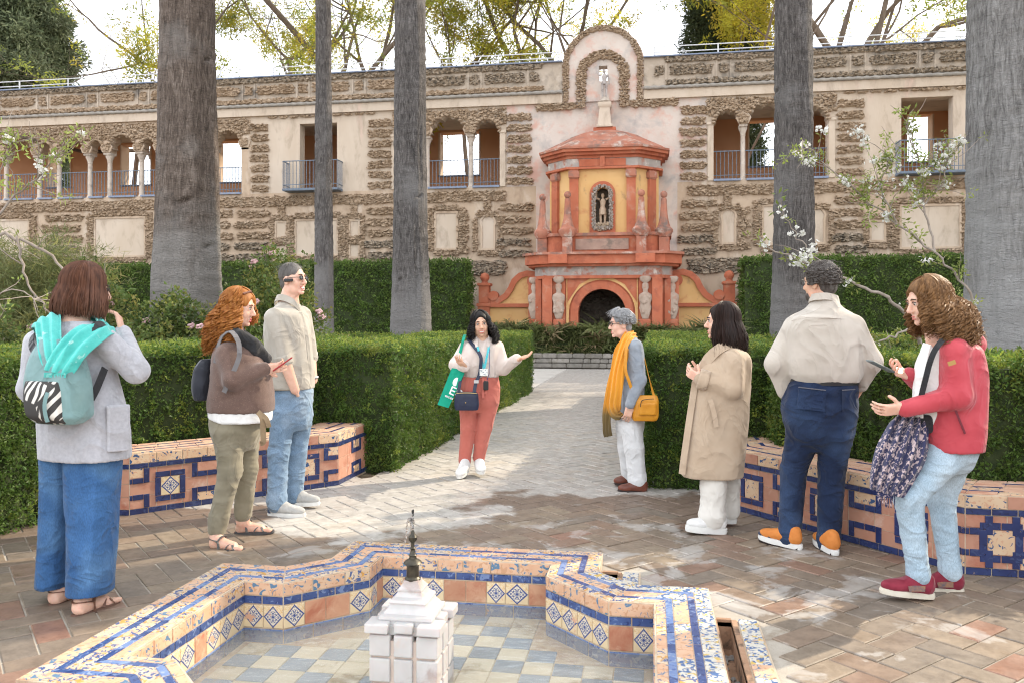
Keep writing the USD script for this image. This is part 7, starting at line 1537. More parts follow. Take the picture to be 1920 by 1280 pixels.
b = MB().add(*hair_cap(Q, M, .98, .014, .050, .01)).add(*strands(Q, 368, .24, 31, (48, 205), .0056, (.018, 5), flare=.10, jit=.3, part=-.01).get()).add(*strands(Q, 192, .17, 32, (200, 312), .0056, (.017, 5), flare=.05, jit=.3).get())
obj('hair', b, BLKH, p, smooth=50)
WSH = mat('white_leather', (.66, .65, .63), (.72, .71, .69), rough=.55, scale=30)
for h_, t_ in ((V3(-0.087, 0.020, 0.054), V3(-0.154, -0.200, 0.009)), (V3(0.011, 0.100, 0.060), V3(0.060, -0.120, 0.034))): shoe(p, h_, t_, WSH, WS, w=.046, hgt=.09)
# shoulder bag and tote
bg = thing('crossbody_bag', 'small navy crossbody bag hanging in front of the guide', 'handbag', loc=(-1.630, 7.686, 0.0), rz=YAW)
B = Sdf(.007); B.loft([(-0.078, -0.240, 0.650, 0.103, 0.045), (-0.078, -0.240, 0.699, 0.113, 0.052), (-0.078, -0.240, 0.778, 0.108, 0.050), (-0.076, -0.240, 0.817, 0.091, 0.038)], .02, pw=4)
NAVYL = mat('navy_leather', (.010, .014, .035), (.018, .024, .05), rough=.45, scale=30, bump=.15)
bb = obj('bag_body', B.mesh(), NAVYL, bg, smooth=True); obj('zip', strap([V3(-0.168, -0.285, 0.806), V3(-0.075, -0.295, 0.812), V3(0.017, -0.285, 0.806)], .006, .003, (0, -.7, .7), 10), mat('brass', (.45, .32, .14), rough=.3, metal=.8), bb)
obj('emblem', MB().ico(V3(-0.085, -0.297, 0.724), (.006, .003, .006), 1), mat('brass', (.45, .32, .14)), bb)
obj('bag_strap', strap([V3(-0.009, -0.250, 0.798), V3(0.004, -0.200, 0.892), V3(0.038, -0.182, 0.980), V3(0.053, -0.185, 1.119), V3(-0.035, -0.110, 1.250), V3(-0.086, 0.000, 1.303)], .032, .004, [(0, -1, 0)] * 4 + [(-.3, -.6, 1), (-.2, 0, 1)], 24), NAVYL, bg); obj('bag_strap', strap([V3(-0.152, -0.240, 0.797), V3(-0.144, -0.210, 0.883), V3(-0.121, -0.100, 0.975)], .03, .004, (-.3, -1, 0), 12), NAVYL, bg)
obj('buckle', MB().box(V3(0.009, -0.212, 0.908), (.044, .008, .03), ch=.003), mat('steel', (.5, .5, .5)), bg, smooth=False)
to = thing('tote_bag', 'flat green tote bag with white lettering held at the arm of the guide', 'tote bag', loc=(-1.630, 7.686, 0.0), rz=YAW)
GRN = cloth('green_tote_cloth', (.0, .27, .17), (.01, .33, .21), scale=14)
a0, a1, a2, a3 = V3(-0.221, -0.160, 1.033), V3(-0.091, -0.190, 1.010), V3(-0.249, -0.190, 0.664), V3(-0.354, -0.170, 0.692)
th_ = V3(0, .012, 0); b = MB(); b.add([a0, a1, a2, a3, a0 + th_, a1 + th_, a2 + th_, a3 + th_], [[0, 3, 2, 1], [4, 5, 6, 7], [0, 1, 5, 4], [1, 2, 6, 5], [2, 3, 7, 6], [3, 0, 4, 7]])
tb = obj('bag_body', b, GRN, to, smooth=False); obj('bag_strap', strap([V3(-0.158, -0.140, 1.027), V3(-0.152, -0.075, 1.134), V3(-0.122, -0.070, 1.274), V3(-0.106, 0.000, 1.333)], .03, .004, [(-.3, -1, .2), (-.4, -1, .3), (-.4, -.8, .8), (0, 0, 1)], 16), GRN, to)
uy = nrmz((a0 + a1) / 2 - (a2 + a3) / 2); ux = nrmz((a2 - a3) - uy * ((a2 - a3) @ uy)); un = np.cross(ux, uy); WPR = mat('white_print', (.72, .74, .72), rough=.7)
def lettering(txt, h, o, nm):
    m = meshkit.text_mesh(txt, h, .0012, True); v = np.array(m.vertices); obj(nm, (o + v[:, :1] * ux + v[:, 1:2] * uy + v[:, 2:] * un, np.array(m.faces)), WPR, tb, smooth=False)
lettering('ES', .075, lerp(a3, a0, .38) + ux * .055 + un * .003, 'lettering'); lettering('ences', .022, lerp(a3, a0, .27) + ux * .035 + un * .003, 'lettering')
o_ = lerp(a3, a0, .72) + ux * .085 + un * .003; obj('emblem', MB().add([o_ + ux * .03 * math.cos(t) + uy * .045 * math.sin(t) + un * k for k in (0, .0012) for t in np.linspace(0, 6.28, 19)[:-1]], [[18 + i, 18 + (i + 1) % 18, 18, 18] for i in range(1, 17)]) if False else (lambda t: (np.vstack([[o_], o_ + ux[None] * .028 * np.cos(t)[:, None] + uy[None] * .042 * np.sin(t)[:, None]]), np.array([[0, i + 1, (i + 1) % 18 + 1] for i in range(18)])))(np.arange(18) * 2 * np.pi / 18), WPR, tb, smooth=False)

# ---------------------------------------------------------------- 5 grey-haired woman
p = person('grey-haired woman in grey jacket, long orange scarf and white trousers, in profile', (-0.136, 7.328, 0.0))
B = Sdf(.006)
M, Q = head(B, V3(-0.122, 0.000, 1.437), (-.98, -.15, -.05), (-.04, 0, 1), .97, neck=V3(-0.047, 0.000, 1.287))
s_n, e_n, w_n = V3(-0.016, -0.140, 1.244), V3(0.016, -0.170, 0.962), V3(-0.071, -0.200, 0.737); s_f, e_f, w_f = V3(-0.008, 0.140, 1.236), V3(0.008, 0.180, 0.947), V3(-0.072, 0.160, 0.733)
B.chain([V3(-0.047, 0.000, 1.287), V3(-0.028, 0.000, 1.006), V3(-0.028, 0.000, 0.632)], [.055, .10, .10], .05).chain([s_n, e_n, w_n], [.05, .042, .028]).chain([s_f, e_f, w_f], [.05, .042, .028]).rc(s_n, s_f, .05, k=.03)
hand(B, w_n, (-.25, -.05, -.95), (-.2, .9, 0), 1.0, .8, -1); hand(B, w_f, (-.2, 0, -.95), (-.2, -.9, 0), 1.0, .5, 1)
B.chain([V3(-0.049, -0.080, 0.595), V3(-0.012, -0.080, 0.364), V3(0.016, -0.080, 0.063)], [.065, .055, .042]).chain([V3(-0.072, 0.090, 0.574), V3(-0.053, 0.090, 0.338), V3(-0.027, 0.140, 0.068)], [.065, .055, .042])
obj('body', B.mesh(), SKIN, p, smooth=True); face_parts(p, M, Q, .97, brow=(.15, .14, .13)); glasses(p, Q, .97, False)
WTR = cloth('white_twill', (.60, .60, .60), (.68, .68, .68), scale=8)
B = Sdf(.009)
B.loft([(-0.026, 0.000, 0.468, 0.091, 0.080), (-0.030, 0.000, 0.553, 0.115, 0.130), (-0.042, 0.000, 0.655, 0.126, 0.150), (-0.037, 0.000, 0.749, 0.112, 0.140)], .04).chain([V3(-0.040, -0.080, 0.549), V3(-0.017, -0.085, 0.364), V3(0.011, -0.080, 0.100), V3(0.011, -0.080, 0.072)], [.096, .084, .078, .076], .03).chain([V3(-0.062, 0.090, 0.527), V3(-0.048, 0.090, 0.338), V3(-0.022, 0.140, 0.092)], [.096, .084, .076], .03)
obj('trousers', B.mesh(((10, 10, 22, .006), (24, 24, 9, .0022)), 31), WTR, p, smooth=True)
GJK = cloth('blue_grey_wool', (.21, .235, .27), (.28, .305, .34), scale=14)
B = Sdf(.009)
B.loft([(-0.051, 0.000, 0.651, 0.126, 0.155), (-0.044, 0.000, 0.772, 0.124, 0.160), (-0.035, 0.000, 0.960, 0.115, 0.155), (-0.033, 0.000, 1.123, 0.117, 0.160), (-0.021, 0.000, 1.231, 0.091, 0.165), (-0.019, 0.000, 1.287, 0.056, 0.100), (-0.019, 0.000, 1.324, 0.037, 0.070)], .03)
B.chain([s_n, e_n, w_n + V3(.002, 0, .02)], [.068, .058, .044], .03).chain([s_f, e_f, w_f], [.068, .058, .044], .03).cut(V3(-0.047, 0.000, 0.651), (.05, 0, -1))
jk = obj('jacket', B.mesh(((10, 10, 10, .006), (24, 24, 18, .0025)), 32), GJK, p, smooth=True)
obj('undershirt', (lambda B: B.mesh())(Sdf(.009).loft([(-0.098, 0.000, 0.613, 0.098, 0.135), (-0.094, 0.000, 0.726, 0.094, 0.140), (-0.080, 0.000, 1.006, 0.080, 0.120)], .02)), cloth('pale_blue_cotton', (.42, .46, .52)), p, smooth=True)
SCF = rawmat('ombre_scarf', {'g': ('geometry', {}), 'sx': ('separate_xyz', {}), 'mr': ('map_range', {'from_min': .45, 'from_max': .95}), 'r': ('rgb_ramp', {'ramp': [(.0, (.10, .07, .025)), (.38, (.17, .11, .03)), (.58, (.56, .24, .015)), (1, (.66, .27, .012))]}), 'n': ('noise_texture', {'scale': 160, 'detail': 3}), 'b': ('bump', {'strength': .4, 'distance': .003}), 'p': ('principled_bsdf', {'roughness': .85, 'sheen_weight': .2})},
    [('g.position', 'sx.vector'), ('sx.z', 'mr.value'), ('mr.result', 'r.fac'), ('r.color', 'p.base_color'), ('g.position', 'n.vector'), ('n.fac', 'b.height'), ('b.normal', 'p.normal')], 'p.BSDF')
b = MB().add(*drape([V3(-0.001, 0.060, 1.342), V3(-0.047, -0.070, 1.353), V3(-0.114, -0.150, 1.245), V3(-0.162, -0.170, 1.063), V3(-0.190, -0.170, 0.880), V3(-0.207, -0.160, 0.751), V3(-0.171, -0.170, 0.670), V3(-0.138, -0.160, 0.687)], [.06, .09, .11, .11, .12, .13, .10, .06], [(.5, .5, .8), (.2, -.8, .6), (-.4, -1, .2), (-.5, -1, 0), (-.5, -1, 0), (-.5, -1, 0), (0, -1, .4), (.4, -1, .2)], 3, .010, seed=6))
b.add(*drape([V3(-0.007, 0.080, 1.351), V3(-0.053, 0.090, 1.332), V3(-0.141, 0.070, 1.229), V3(-0.180, 0.060, 1.050), V3(-0.223, 0.050, 0.815), V3(-0.252, 0.050, 0.579), V3(-0.237, 0.050, 0.447)], [.06, .08, .10, .10, .11, .12, .11], [(.2, .5, 1), (-.6, .4, .6), (-1, -.3, .2), (-1, -.5, 0), (-1, -.6, 0), (-1, -.6, 0), (-1, -.6, 0)], 3, .010, seed=7))
b.add(*drape([V3(-0.047, -0.070, 1.344), V3(0.009, 0.000, 1.352), V3(-0.007, 0.080, 1.342)], .07, [(.2, -1, .4), (1, 0, .5), (.2, 1, .4)], 2, .008, seed=8, nl=16))
obj('scarf', b, SCF, p, smooth=50)
SIL = hair_mat('silver_hair', (.34, .34, .35), (.62, .62, .63))
b = MB().add(*hair_cap(Q, M, .97, .014, .045, .0, nape=.006)).add(*strands(Q, 672, .012, 41, (25, 335), .0056, (.006, 1.6), flare=.014, jit=.9, rad=(.083, .104, .096), stop=108, sj=48, vol=.12).get()).add(*strands(Q, 96, .0, 43, (-30, 30), .008, rad=(.086, .108, .104), stop=62).get())
b.add(*strands(Q, 260, .0, 46, (60, 300), .0055, (.006, 1.5), jit=.9, rad=(.084, .105, .097), stop=76, sj=50, vol=.12).get())
obj('hair', b, SIL, p, smooth=50)
MAR = mat('chestnut_leather', (.105, .030, .018), (.16, .05, .03), rough=.4, scale=25); RUB = mat('dark_rubber', (.03, .02, .018), rough=.7)
for h_, t_ in ((V3(0.091, -0.100, -0.021), V3(-0.160, -0.120, -0.003)), (V3(0.049, 0.140, 0.015), V3(-0.158, 0.120, 0.010))): shoe(p, h_, t_, MAR, RUB, w=.046, hgt=.085, sole=.022, extra='nolace')
bg = thing('shoulder_bag', 'mustard leather shoulder bag at the hip of the grey-haired woman', 'handbag', loc=(-0.136, 7.328, 0.0), rz=YAW)
MUS = mat('mustard_leather', (.50, .20, .012), (.60, .27, .025), rough=.45, scale=16, bump=.2)
B = Sdf(.007); B.loft([(0.062, -0.170, 0.615, 0.100, 0.050), (0.066, -0.170, 0.661, 0.114, 0.060), (0.073, -0.170, 0.779, 0.107, 0.055), (0.082, -0.170, 0.834, 0.085, 0.035)], .02, pw=3.5); bb = obj('bag_body', B.mesh(((14, 14, 14, .005),), 3), MUS, bg, smooth=True)
B = Sdf(.007); B.bx(V3(0.075, -0.225, 0.721), (.075, .018, .055), None, .015); obj('front_pocket', B.mesh(), MUS, bb, smooth=True)
obj('pocket_zip', strap([V3(0.014, -0.240, 0.741), V3(0.027, -0.245, 0.796), V3(0.126, -0.245, 0.809)], .006, .003, (0, -1, 0), 10), mat('dark_zip', (.05, .03, .02)), bb)
obj('bag_strap', strap([V3(-0.028, -0.190, 0.827), V3(-0.076, -0.205, 0.951), V3(-0.107, -0.200, 1.064), V3(-0.101, -0.190, 1.223), V3(-0.044, -0.140, 1.304), V3(0.020, -0.050, 1.288), V3(0.075, -0.060, 1.140), V3(0.102, -0.120, 0.991), V3(0.139, -0.170, 0.825)], .026, .005, [(-.4, -1, 0), (-.4, -1, 0), (-.4, -1, 0), (-.4, -1, .2), (0, -.6, 1), (.5, 0, 1), (1, -.3, .2), (1, -.3, 0), (.6, -1, 0)], 40), MUS, bg)

# ---------------------------------------------------------------- 6 woman in beige trench coat
p = person('woman with long dark hair and folded hands in a long beige coat', (0.464, 5.958, 0.0))
B = Sdf(.006)
M, Q = head(B, V3(0.026, 0.000, 1.456), (-.97, .12, .02), (-.03, 0, 1), 1.0, neck=V3(0.075, 0.000, 1.292))
s_n, e_n, w_n = V3(0.076, -0.150, 1.205), V3(0.060, -0.180, 1.010), V3(-0.153, -0.130, 1.072); s_f, e_f, w_f = V3(0.118, 0.150, 1.191), V3(0.067, 0.160, 0.991), V3(-0.123, 0.000, 1.105)
B.chain([V3(0.075, 0.000, 1.292), V3(0.064, 0.000, 1.022), V3(0.019, 0.000, 0.648)], [.06, .11, .11], .05).chain([s_n, e_n, w_n], [.05, .042, .028]).chain([s_f, e_f, w_f], [.05, .042, .028]).rc(s_n, s_f, .05, k=.03)
hand(B, w_n, (-.75, .35, .45), (.1, .8, .4), .98, .9, 1); hand(B, w_f, (-.7, -.4, .1), (-.1, -.8, .5), .98, .8, -1)
B.chain([V3(-0.020, -0.080, 0.585), V3(-0.038, -0.080, 0.327), V3(-0.046, -0.080, 0.069)], [.06, .055, .042]).chain([V3(0.079, 0.090, 0.559), V3(0.097, 0.100, 0.310), V3(0.115, 0.140, 0.084)], [.06, .055, .042])
obj('body', B.mesh(), SKIN, p, smooth=True); face_parts(p, M, Q, brow=(.02, .014, .012))
B = Sdf(.009); B.chain([V3(-0.038, -0.080, 0.622), V3(-0.046, -0.080, 0.327), V3(-0.057, -0.080, 0.128), V3(-0.053, -0.080, 0.098)], [.09, .088, .086, .084], .03).chain([V3(0.087, 0.090, 0.597), V3(0.097, 0.100, 0.310), V3(0.119, 0.140, 0.111)], [.09, .084, .080], .03)
obj('trousers', B.mesh(((10, 10, 20, .008), (24, 24, 9, .0025)), 41), cloth('off_white_cotton', (.62, .59, .54), (.70, .67, .62), scale=8), p, smooth=True)
BEI = cloth('beige_gabardine', (.40, .30, .21), (.46, .36, .265), scale=6, bscale=300)
B = Sdf(.009)
B.loft([(-0.039, 0.000, 0.382, 0.215, 0.190), (-0.021, 0.000, 0.536, 0.211, 0.195), (0.002, 0.000, 0.760, 0.211, 0.190), (0.022, 0.000, 0.985, 0.202, 0.180), (0.047, 0.000, 1.134, 0.185, 0.180), (0.071, 0.000, 1.232, 0.142, 0.175), (0.071, 0.000, 1.277, 0.090, 0.120), (0.075, 0.000, 1.310, 0.056, 0.085)], .03, pw=2.3)
B.chain([s_n, e_n, w_n + V3(.02, .01, 0)], [.070, .070, .060], .03).chain([s_f, e_f, w_f + V3(.03, 0, 0)], [.078, .07, .055], .03)
ct = obj('coat', B.mesh(((7, 7, 2.2, .010), (14, 14, 10, .004), (30, 30, 22, .002)), 42), BEI, p, smooth=True)
B = Sdf(.008); d = nrmz(w_n - e_n); B.rc(w_n - d * .055, w_n + d * .0, .064, .066, .01, sq=((0, 0, 1), 1.1)).cut(w_n + d * .008, d).cut(w_n - d * .062, -d); obj('cuff', B.mesh(), BEI, ct, smooth=True)
obj('collar', strap([V3(0.161, 0.040, 1.264), V3(0.130, -0.060, 1.308), V3(0.048, -0.115, 1.302), V3(-0.029, -0.130, 1.266), V3(-0.092, -0.090, 1.191), V3(-0.131, -0.050, 1.100)], [.06, .075, .075, .07, .08, .03], .010, [(1, .2, .4), (.7, -.8, .5), (0, -1, .5), (-.4, -1, .4), (-.7, -.8, .2), (-.9, -.5, .1)], 24), BEI, ct)
obj('pocket_flap', strap([V3(-0.097, -0.185, 0.935), V3(-0.074, -0.198, 0.849), V3(-0.057, -0.200, 0.748)], .032, .005, (-.1, -1, 0), 10), BEI, ct); obj('front_edge', strap([V3(-0.170, -0.075, 1.046), V3(-0.209, -0.085, 0.807), V3(-0.247, -0.090, 0.550), V3(-0.265, -0.090, 0.410)], .05, .006, (-.7, -.8, 0), 14), BEI, ct)
obj('belt', strap([V3(0.227, 0.020, 1.051), V3(0.211, -0.060, 1.019), V3(0.201, -0.070, 0.935), V3(0.190, -0.070, 0.824)], .036, .006, (1, -.6, 0), 12), BEI, ct)
DKH = hair_mat('dark_brown_hair', (.018, .010, .008), (.06, .03, .022))
b = MB().add(*hair_cap(Q, M, 1.0, .015, .052, .0)).add(*strands(Q, 480, .23, 45, (52, 300), .0056, (.003, 1.0), flare=.06, jit=.25, rad=(.086, .106, .100), sway=(0, -.02, 0)).get())
obj('hair', b, DKH, p, smooth=50)
for h_, t_ in ((V3(0.037, -0.090, -0.002), V3(-0.242, -0.100, 0.022)), (V3(0.166, 0.130, 0.018), V3(-0.069, 0.140, 0.031))): shoe(p, h_, t_, WSH, WS, w=.056, hgt=.105, sole=.042)

# ---------------------------------------------------------------- 7 man in pale shirt (back)
p = person('bearded man seen from behind in a pale shirt, dark jeans and orange trainers', (1.057, 5.601, 0.0))
B = Sdf(.006)
M, Q = head(B, V3(0.035, 0.020, 1.713), (-.62, .78, -.02), (0, 0, 1), 1.05, male=True, neck=V3(0.055, 0.000, 1.539), nr=.060)
s_l, e_l, w_l = V3(-0.114, 0.080, 1.418), V3(-0.239, 0.050, 1.185), V3(-0.174, 0.080, 0.994); s_r, e_r, w_r = V3(0.228, -0.050, 1.416), V3(0.339, -0.030, 1.209), V3(0.308, 0.060, 1.045)
B.chain([V3(0.055, 0.000, 1.539), V3(0.055, 0.000, 1.263), V3(0.041, 0.000, 0.987)], [.07, .12, .12], .05).chain([s_l, e_l, w_l], [.055, .047, .034]).chain([s_r, e_r, w_r], [.055, .047, .034]).rc(s_l, s_r, .06, k=.03)
hand(B, w_l, (.5, .2, -.85), (.5, -.5, 0), 1.05, .4, 1); hand(B, w_r, (-.4, .3, -.85), (-.5, -.6, 0), 1.05, .4, -1)
B.chain([V3(-0.072, 0.040, 0.810), V3(-0.125, 0.060, 0.493), V3(-0.163, 0.030, 0.047)], [.065, .055, .045]).chain([V3(0.115, -0.040, 0.819), V3(0.096, -0.020, 0.542), V3(0.071, -0.030, 0.029)], [.065, .055, .045])
obj('body', B.mesh(), SKIN2, p, smooth=True); face_parts(p, M, Q, 1.05, brow=(.05, .03, .025)); glasses(p, Q, 1.05, False)
J7 = jeans_mat('dark_indigo_denim', (.007, .013, .036), (.012, .023, .058), (.028, .05, .105))
B = Sdf(.009)
B.loft([(0.031, 0.000, 0.625, 0.135, 0.080), (0.028, 0.000, 0.728, 0.207, 0.140), (0.021, 0.000, 0.918, 0.242, 0.170), (0.038, 0.000, 1.029, 0.224, 0.160), (0.055, 0.000, 1.098, 0.207, 0.145)], .04, pw=2.3).chain([V3(-0.072, 0.030, 0.724), V3(-0.128, 0.050, 0.495), V3(-0.159, 0.030, 0.082), V3(-0.163, 0.030, 0.047)], [.110, .084, .071, .069], .02).chain([V3(0.112, -0.040, 0.734), V3(0.096, -0.020, 0.535), V3(0.071, -0.030, 0.056), V3(0.071, -0.030, 0.029)], [.110, .087, .073, .071], .02)
tr = obj('trousers', B.mesh(((10, 10, 24, .008), (24, 24, 9, .0025)), 51), J7, p, smooth=True)
for (x0, x1, d) in ((1495, 1549, -.145), (1585, 1606, -.12)):
    a, b_ = (V3(-0.171, -0.155, 0.987), V3(-0.005, -0.178, 0.969)) if x0 == 1495 else (V3(0.100, -0.165, 0.968), V3(0.206, -0.110, 0.970))
    obj('back_pocket', strap([a, lerp(a, b_, .5), b_], .14, .004, nrmz(np.cross(b_ - a, (0, 0, 1))) * 1.0, 8), J7, tr); obj('pocket_stitch', strap([a + V3(0, -.006, .065), b_ + V3(0, -.006, .065)], .006, .002, (0, -1, 0), 6), mat('stitching', (.10, .10, .12)), tr)
def ring_band(rows_hw, z, w, m, nm, par, cx, th=.006):
    a, b_ = rows_hw; t = np.linspace(0, 2 * math.pi, 41); obj(nm, strap([V3(cx + a * math.cos(x), b_ * math.sin(x), z) for x in t], w, th, [V3(math.cos(x), math.sin(x), 0) for x in t], 60), m, par, smooth=40)
zz = (V3(0.055, 0.000, 1.077))[2]; ring_band((.212, .152), zz, .036, mat('black_leather', (.015, .015, .016), rough=.4), 'belt', tr, (V3(0.055, 0.000, 1.077))[0])
PAL = cloth('pale_stone_shirt', (.42, .375, .32), (.49, .44, .385), scale=6)
B = Sdf(.009)
B.loft([(0.057, 0.000, 1.070, 0.205, 0.155), (0.052, 0.000, 1.132, 0.238, 0.175), (0.048, 0.000, 1.263, 0.242, 0.180), (0.052, 0.000, 1.394, 0.245, 0.170), (0.055, 0.000, 1.484, 0.214, 0.150), (0.055, 0.000, 1.546, 0.117, 0.105), (0.055, 0.000, 1.588, 0.083, 0.085), (0.057, 0.000, 1.612, 0.074, 0.078)], .03, pw=2.5)
B.chain([s_l, e_l, w_l - V3(.0, 0, -.01)], [.074, .074, .055], .03).chain([s_r, e_r, w_r + V3(0, 0, .005)], [.074, .074, .055], .03)
sh = obj('shirt', B.mesh(((6, 6, 3.5, .012), (13, 13, 9, .006), (28, 28, 18, .002)), 52), PAL, p, smooth=True)
obj('collar', strap([V3(0.005, 0.090, 1.590), V3(-0.027, 0.020, 1.609), V3(-0.022, -0.060, 1.617), V3(0.031, -0.082, 1.620), V3(0.105, -0.050, 1.607), V3(0.161, 0.040, 1.589)], .045, .008, [(-1, .3, .2), (-1, -.3, .2), (-.4, -1, .2), (0, -1, .2), (.6, -1, .2), (1, 0, .2)], 24), PAL, sh); obj('yoke_seam', strap([V3(-0.193, -0.100, 1.463), V3(-0.100, -0.145, 1.484), V3(0.003, -0.155, 1.483), V3(0.115, -0.145, 1.477), V3(0.227, -0.100, 1.450)], .006, .004, (0, -1, .4), 24), PAL, sh)
SPG = hair_mat('salt_pepper_hair', (.075, .058, .05), (.26, .235, .215))
b = MB().add(*hair_cap(Q, M, 1.05, .012, .055, -.01, fold=((70, 70, 50, .006),), nape=.008)).add(*strands(Q, 768, .012, 55, (48, 312), .0052, (.009, 3), flare=.012, jit=.9, rad=(.077, .096, .091), stop=116, sj=60, vol=.10).get())
b.add(*strands(Q, 420, .0, 56, (0, 360), .0052, (.008, 2), jit=.9, rad=(.078, .096, .092), stop=72, sj=56, vol=.10).get())
obj('hair', b, SPG, p, smooth=50)
B = Sdf(.006); r = 1.05; B.el(Q(0, .045, -.085), V3(.058, .052, .045), M, .02).el(Q(0, -.02, -.10), V3(.07, .06, .05), M, .02, sub=True).el(Q(0, .10, -.045), V3(.03, .04, .03), M, .01, sub=True); obj('beard', B.mesh(((60, 60, 60, .003),)), SPG, p, smooth=True)
ORG = mat('orange_nubuck', (.52, .17, .03), (.60, .22, .05), rough=.8, scale=25); NVY = cloth('navy_mesh', (.03, .04, .07))
for h_, t_ in ((V3(-0.111, -0.050, -0.000), V3(-0.318, 0.160, 0.020)), (V3(0.061, -0.180, -0.001), V3(0.037, 0.100, 0.015))):
    s, P_ = shoe(p, h_, t_, ORG, WS, w=.052, hgt=.10, sole=.034); B = Sdf(.006); l_, f_, u_ = frame(np.subtract(t_, h_)); B.rc(P_(.72, 0, .044), P_(.90, 0, .038), .048, .037, .01, sq=(u_, .72)); B.cut(P_(0, 0, .03), -u_); obj('toe_cap', B.mesh(), NVY, s, smooth=True)
    obj('outsole', MB().tube([P_(t, 0, .006) for t in np.linspace(.05, .97, 8)], [.03, .04, .04, .04, .042, .044, .042, .03], 8), RUB, s)

# ---------------------------------------------------------------- 8 woman in red jacket
p = person('woman with long curly hair, coral red jacket and light blue jeans looking at her phone', (1.460, 4.756, 0.0))
B = Sdf(.006)
M, Q = head(B, V3(0.006, 0.000, 1.566), (-.95, -.05, -.20), (-.14, 0, 1), 1.0, neck=V3(0.078, 0.000, 1.382))
s_n, e_n, w_n = V3(0.072, -0.160, 1.311), V3(0.083, -0.170, 1.076), V3(-0.195, -0.140, 1.010); s_f, e_f, w_f = V3(0.168, 0.140, 1.300), V3(0.115, 0.170, 1.067), V3(-0.062, 0.080, 1.171)
B.chain([V3(0.078, 0.000, 1.382), V3(0.115, 0.000, 1.153), V3(0.106, 0.000, 0.808)], [.06, .10, .11], .05).chain([s_n, e_n, w_n], [.05, .042, .028]).chain([s_f, e_f, w_f], [.05, .042, .028]).rc(s_n, s_f, .05, k=.03)
hand(B, w_n, (-.97, .05, -.12), (0, .8, .5), 1.0, .55, 1); hand(B, w_f, (-.85, -.25, .25), (.1, -.6, .7), 1.0, .8, -1)
B.chain([V3(0.106, 0.000, 0.808), V3(0.058, -0.060, 0.718), V3(-0.148, -0.100, 0.528), V3(-0.065, -0.090, 0.084)], [.05, .045, .050, .036]).chain([V3(0.106, 0.000, 0.808), V3(0.184, 0.070, 0.696), V3(0.135, 0.100, 0.485), V3(0.178, 0.060, 0.066)], [.05, .045, .050, .036])
obj('body', B.mesh(), SKIN, p, smooth=True); face_parts(p, M, Q, brow=(.06, .035, .02))
J8 = jeans_mat('bleached_denim', (.30, .40, .48), (.38, .48, .56), (.46, .54, .60))
B = Sdf(.009); B.loft([(0.121, 0.000, 0.650, 0.100, 0.080), (0.115, 0.000, 0.737, 0.141, 0.140), (0.126, 0.000, 0.851, 0.146, 0.160), (0.141, 0.000, 0.923, 0.132, 0.150)], .05).chain([V3(0.044, -0.075, 0.720), V3(-0.137, -0.100, 0.528), V3(-0.082, -0.090, 0.132), V3(-0.076, -0.090, 0.107)], [.090, .071, .056, .054], .03).chain([V3(0.189, 0.080, 0.694), V3(0.138, 0.100, 0.485), V3(0.164, 0.060, 0.113), V3(0.167, 0.060, 0.090)], [.090, .071, .055, .053], .03)
obj('trousers', B.mesh(((10, 10, 24, .007), (24, 24, 9, .002)), 61), J8, p, smooth=True)
WTE = cloth('white_jersey', (.70, .69, .67)); B = Sdf(.009); B.loft([(0.075, 0.000, 0.894, 0.112, 0.120), (0.069, 0.000, 1.067, 0.118, 0.130), (0.075, 0.000, 1.210, 0.112, 0.130), (0.083, 0.000, 1.325, 0.075, 0.100)], .03); obj('top', B.mesh(DRAPE, 3), WTE, p, smooth=True)
RED = cloth('coral_red_softshell', (.42, .045, .062), (.49, .065, .082), scale=7, rough=.6)
B = Sdf(.009)
B.loft([(0.131, 0.000, 0.774, 0.154, 0.175), (0.136, 0.000, 0.894, 0.159, 0.180), (0.144, 0.000, 1.067, 0.158, 0.180), (0.146, 0.000, 1.210, 0.149, 0.185), (0.146, 0.000, 1.311, 0.115, 0.190), (0.141, 0.000, 1.365, 0.080, 0.120), (0.141, 0.000, 1.394, 0.063, 0.090)], .03, pw=2.5)
B.chain([s_n, e_n, w_n + V3(.02, 0, 0)], [.073, .068, .044], .03).chain([s_f, e_f, w_f + V3(.015, 0, 0)], [.070, .062, .045], .03)
B.el(V3(-0.060, 0.060, 1.120), (.07, .11, .20), None, .02, sub=True) if False else None
jk = obj('jacket', B.mesh(((7, 7, 5, .010), (15, 15, 12, .004), (30, 30, 22, .002)), 62), RED, p, smooth=True)
B = Sdf(.009); B.rc(V3(0.132, -0.100, 1.384), V3(0.261, 0.000, 1.337), .05, .055, .03).rc(V3(0.261, 0.000, 1.337), V3(0.270, 0.110, 1.375), .055, .05, .03).rc(V3(0.094, -0.120, 1.396), V3(0.050, -0.150, 1.330), .035, .02, .03); obj('hood', B.mesh(((16, 16, 16, .008),), 4), RED, jk, smooth=True)
obj('shirt_front', strap([V3(-0.038, -0.110, 1.342), V3(-0.058, -0.100, 1.244), V3(-0.068, -0.090, 1.103), V3(-0.073, -0.085, 0.956)], [.05, .06, .055, .05], .012, (-1, -.35, 0), 16), WTE, p)
obj('pocket_zip', strap([V3(0.053, -0.185, 1.028), V3(0.078, -0.190, 0.960), V3(0.111, -0.185, 0.885)], .010, .004, (0, -1, 0), 10), mat('dark_red_zip', (.14, .02, .03)), jk); obj('emblem', strap([V3(0.006, -0.248, 1.262), V3(0.013, -0.250, 1.241)], .04, .002, (0, -1, 0), 6), mat('gold_print', (.35, .20, .06)), jk)
GLD = hair_mat('golden_brown_hair', (.16, .075, .03), (.50, .27, .115))
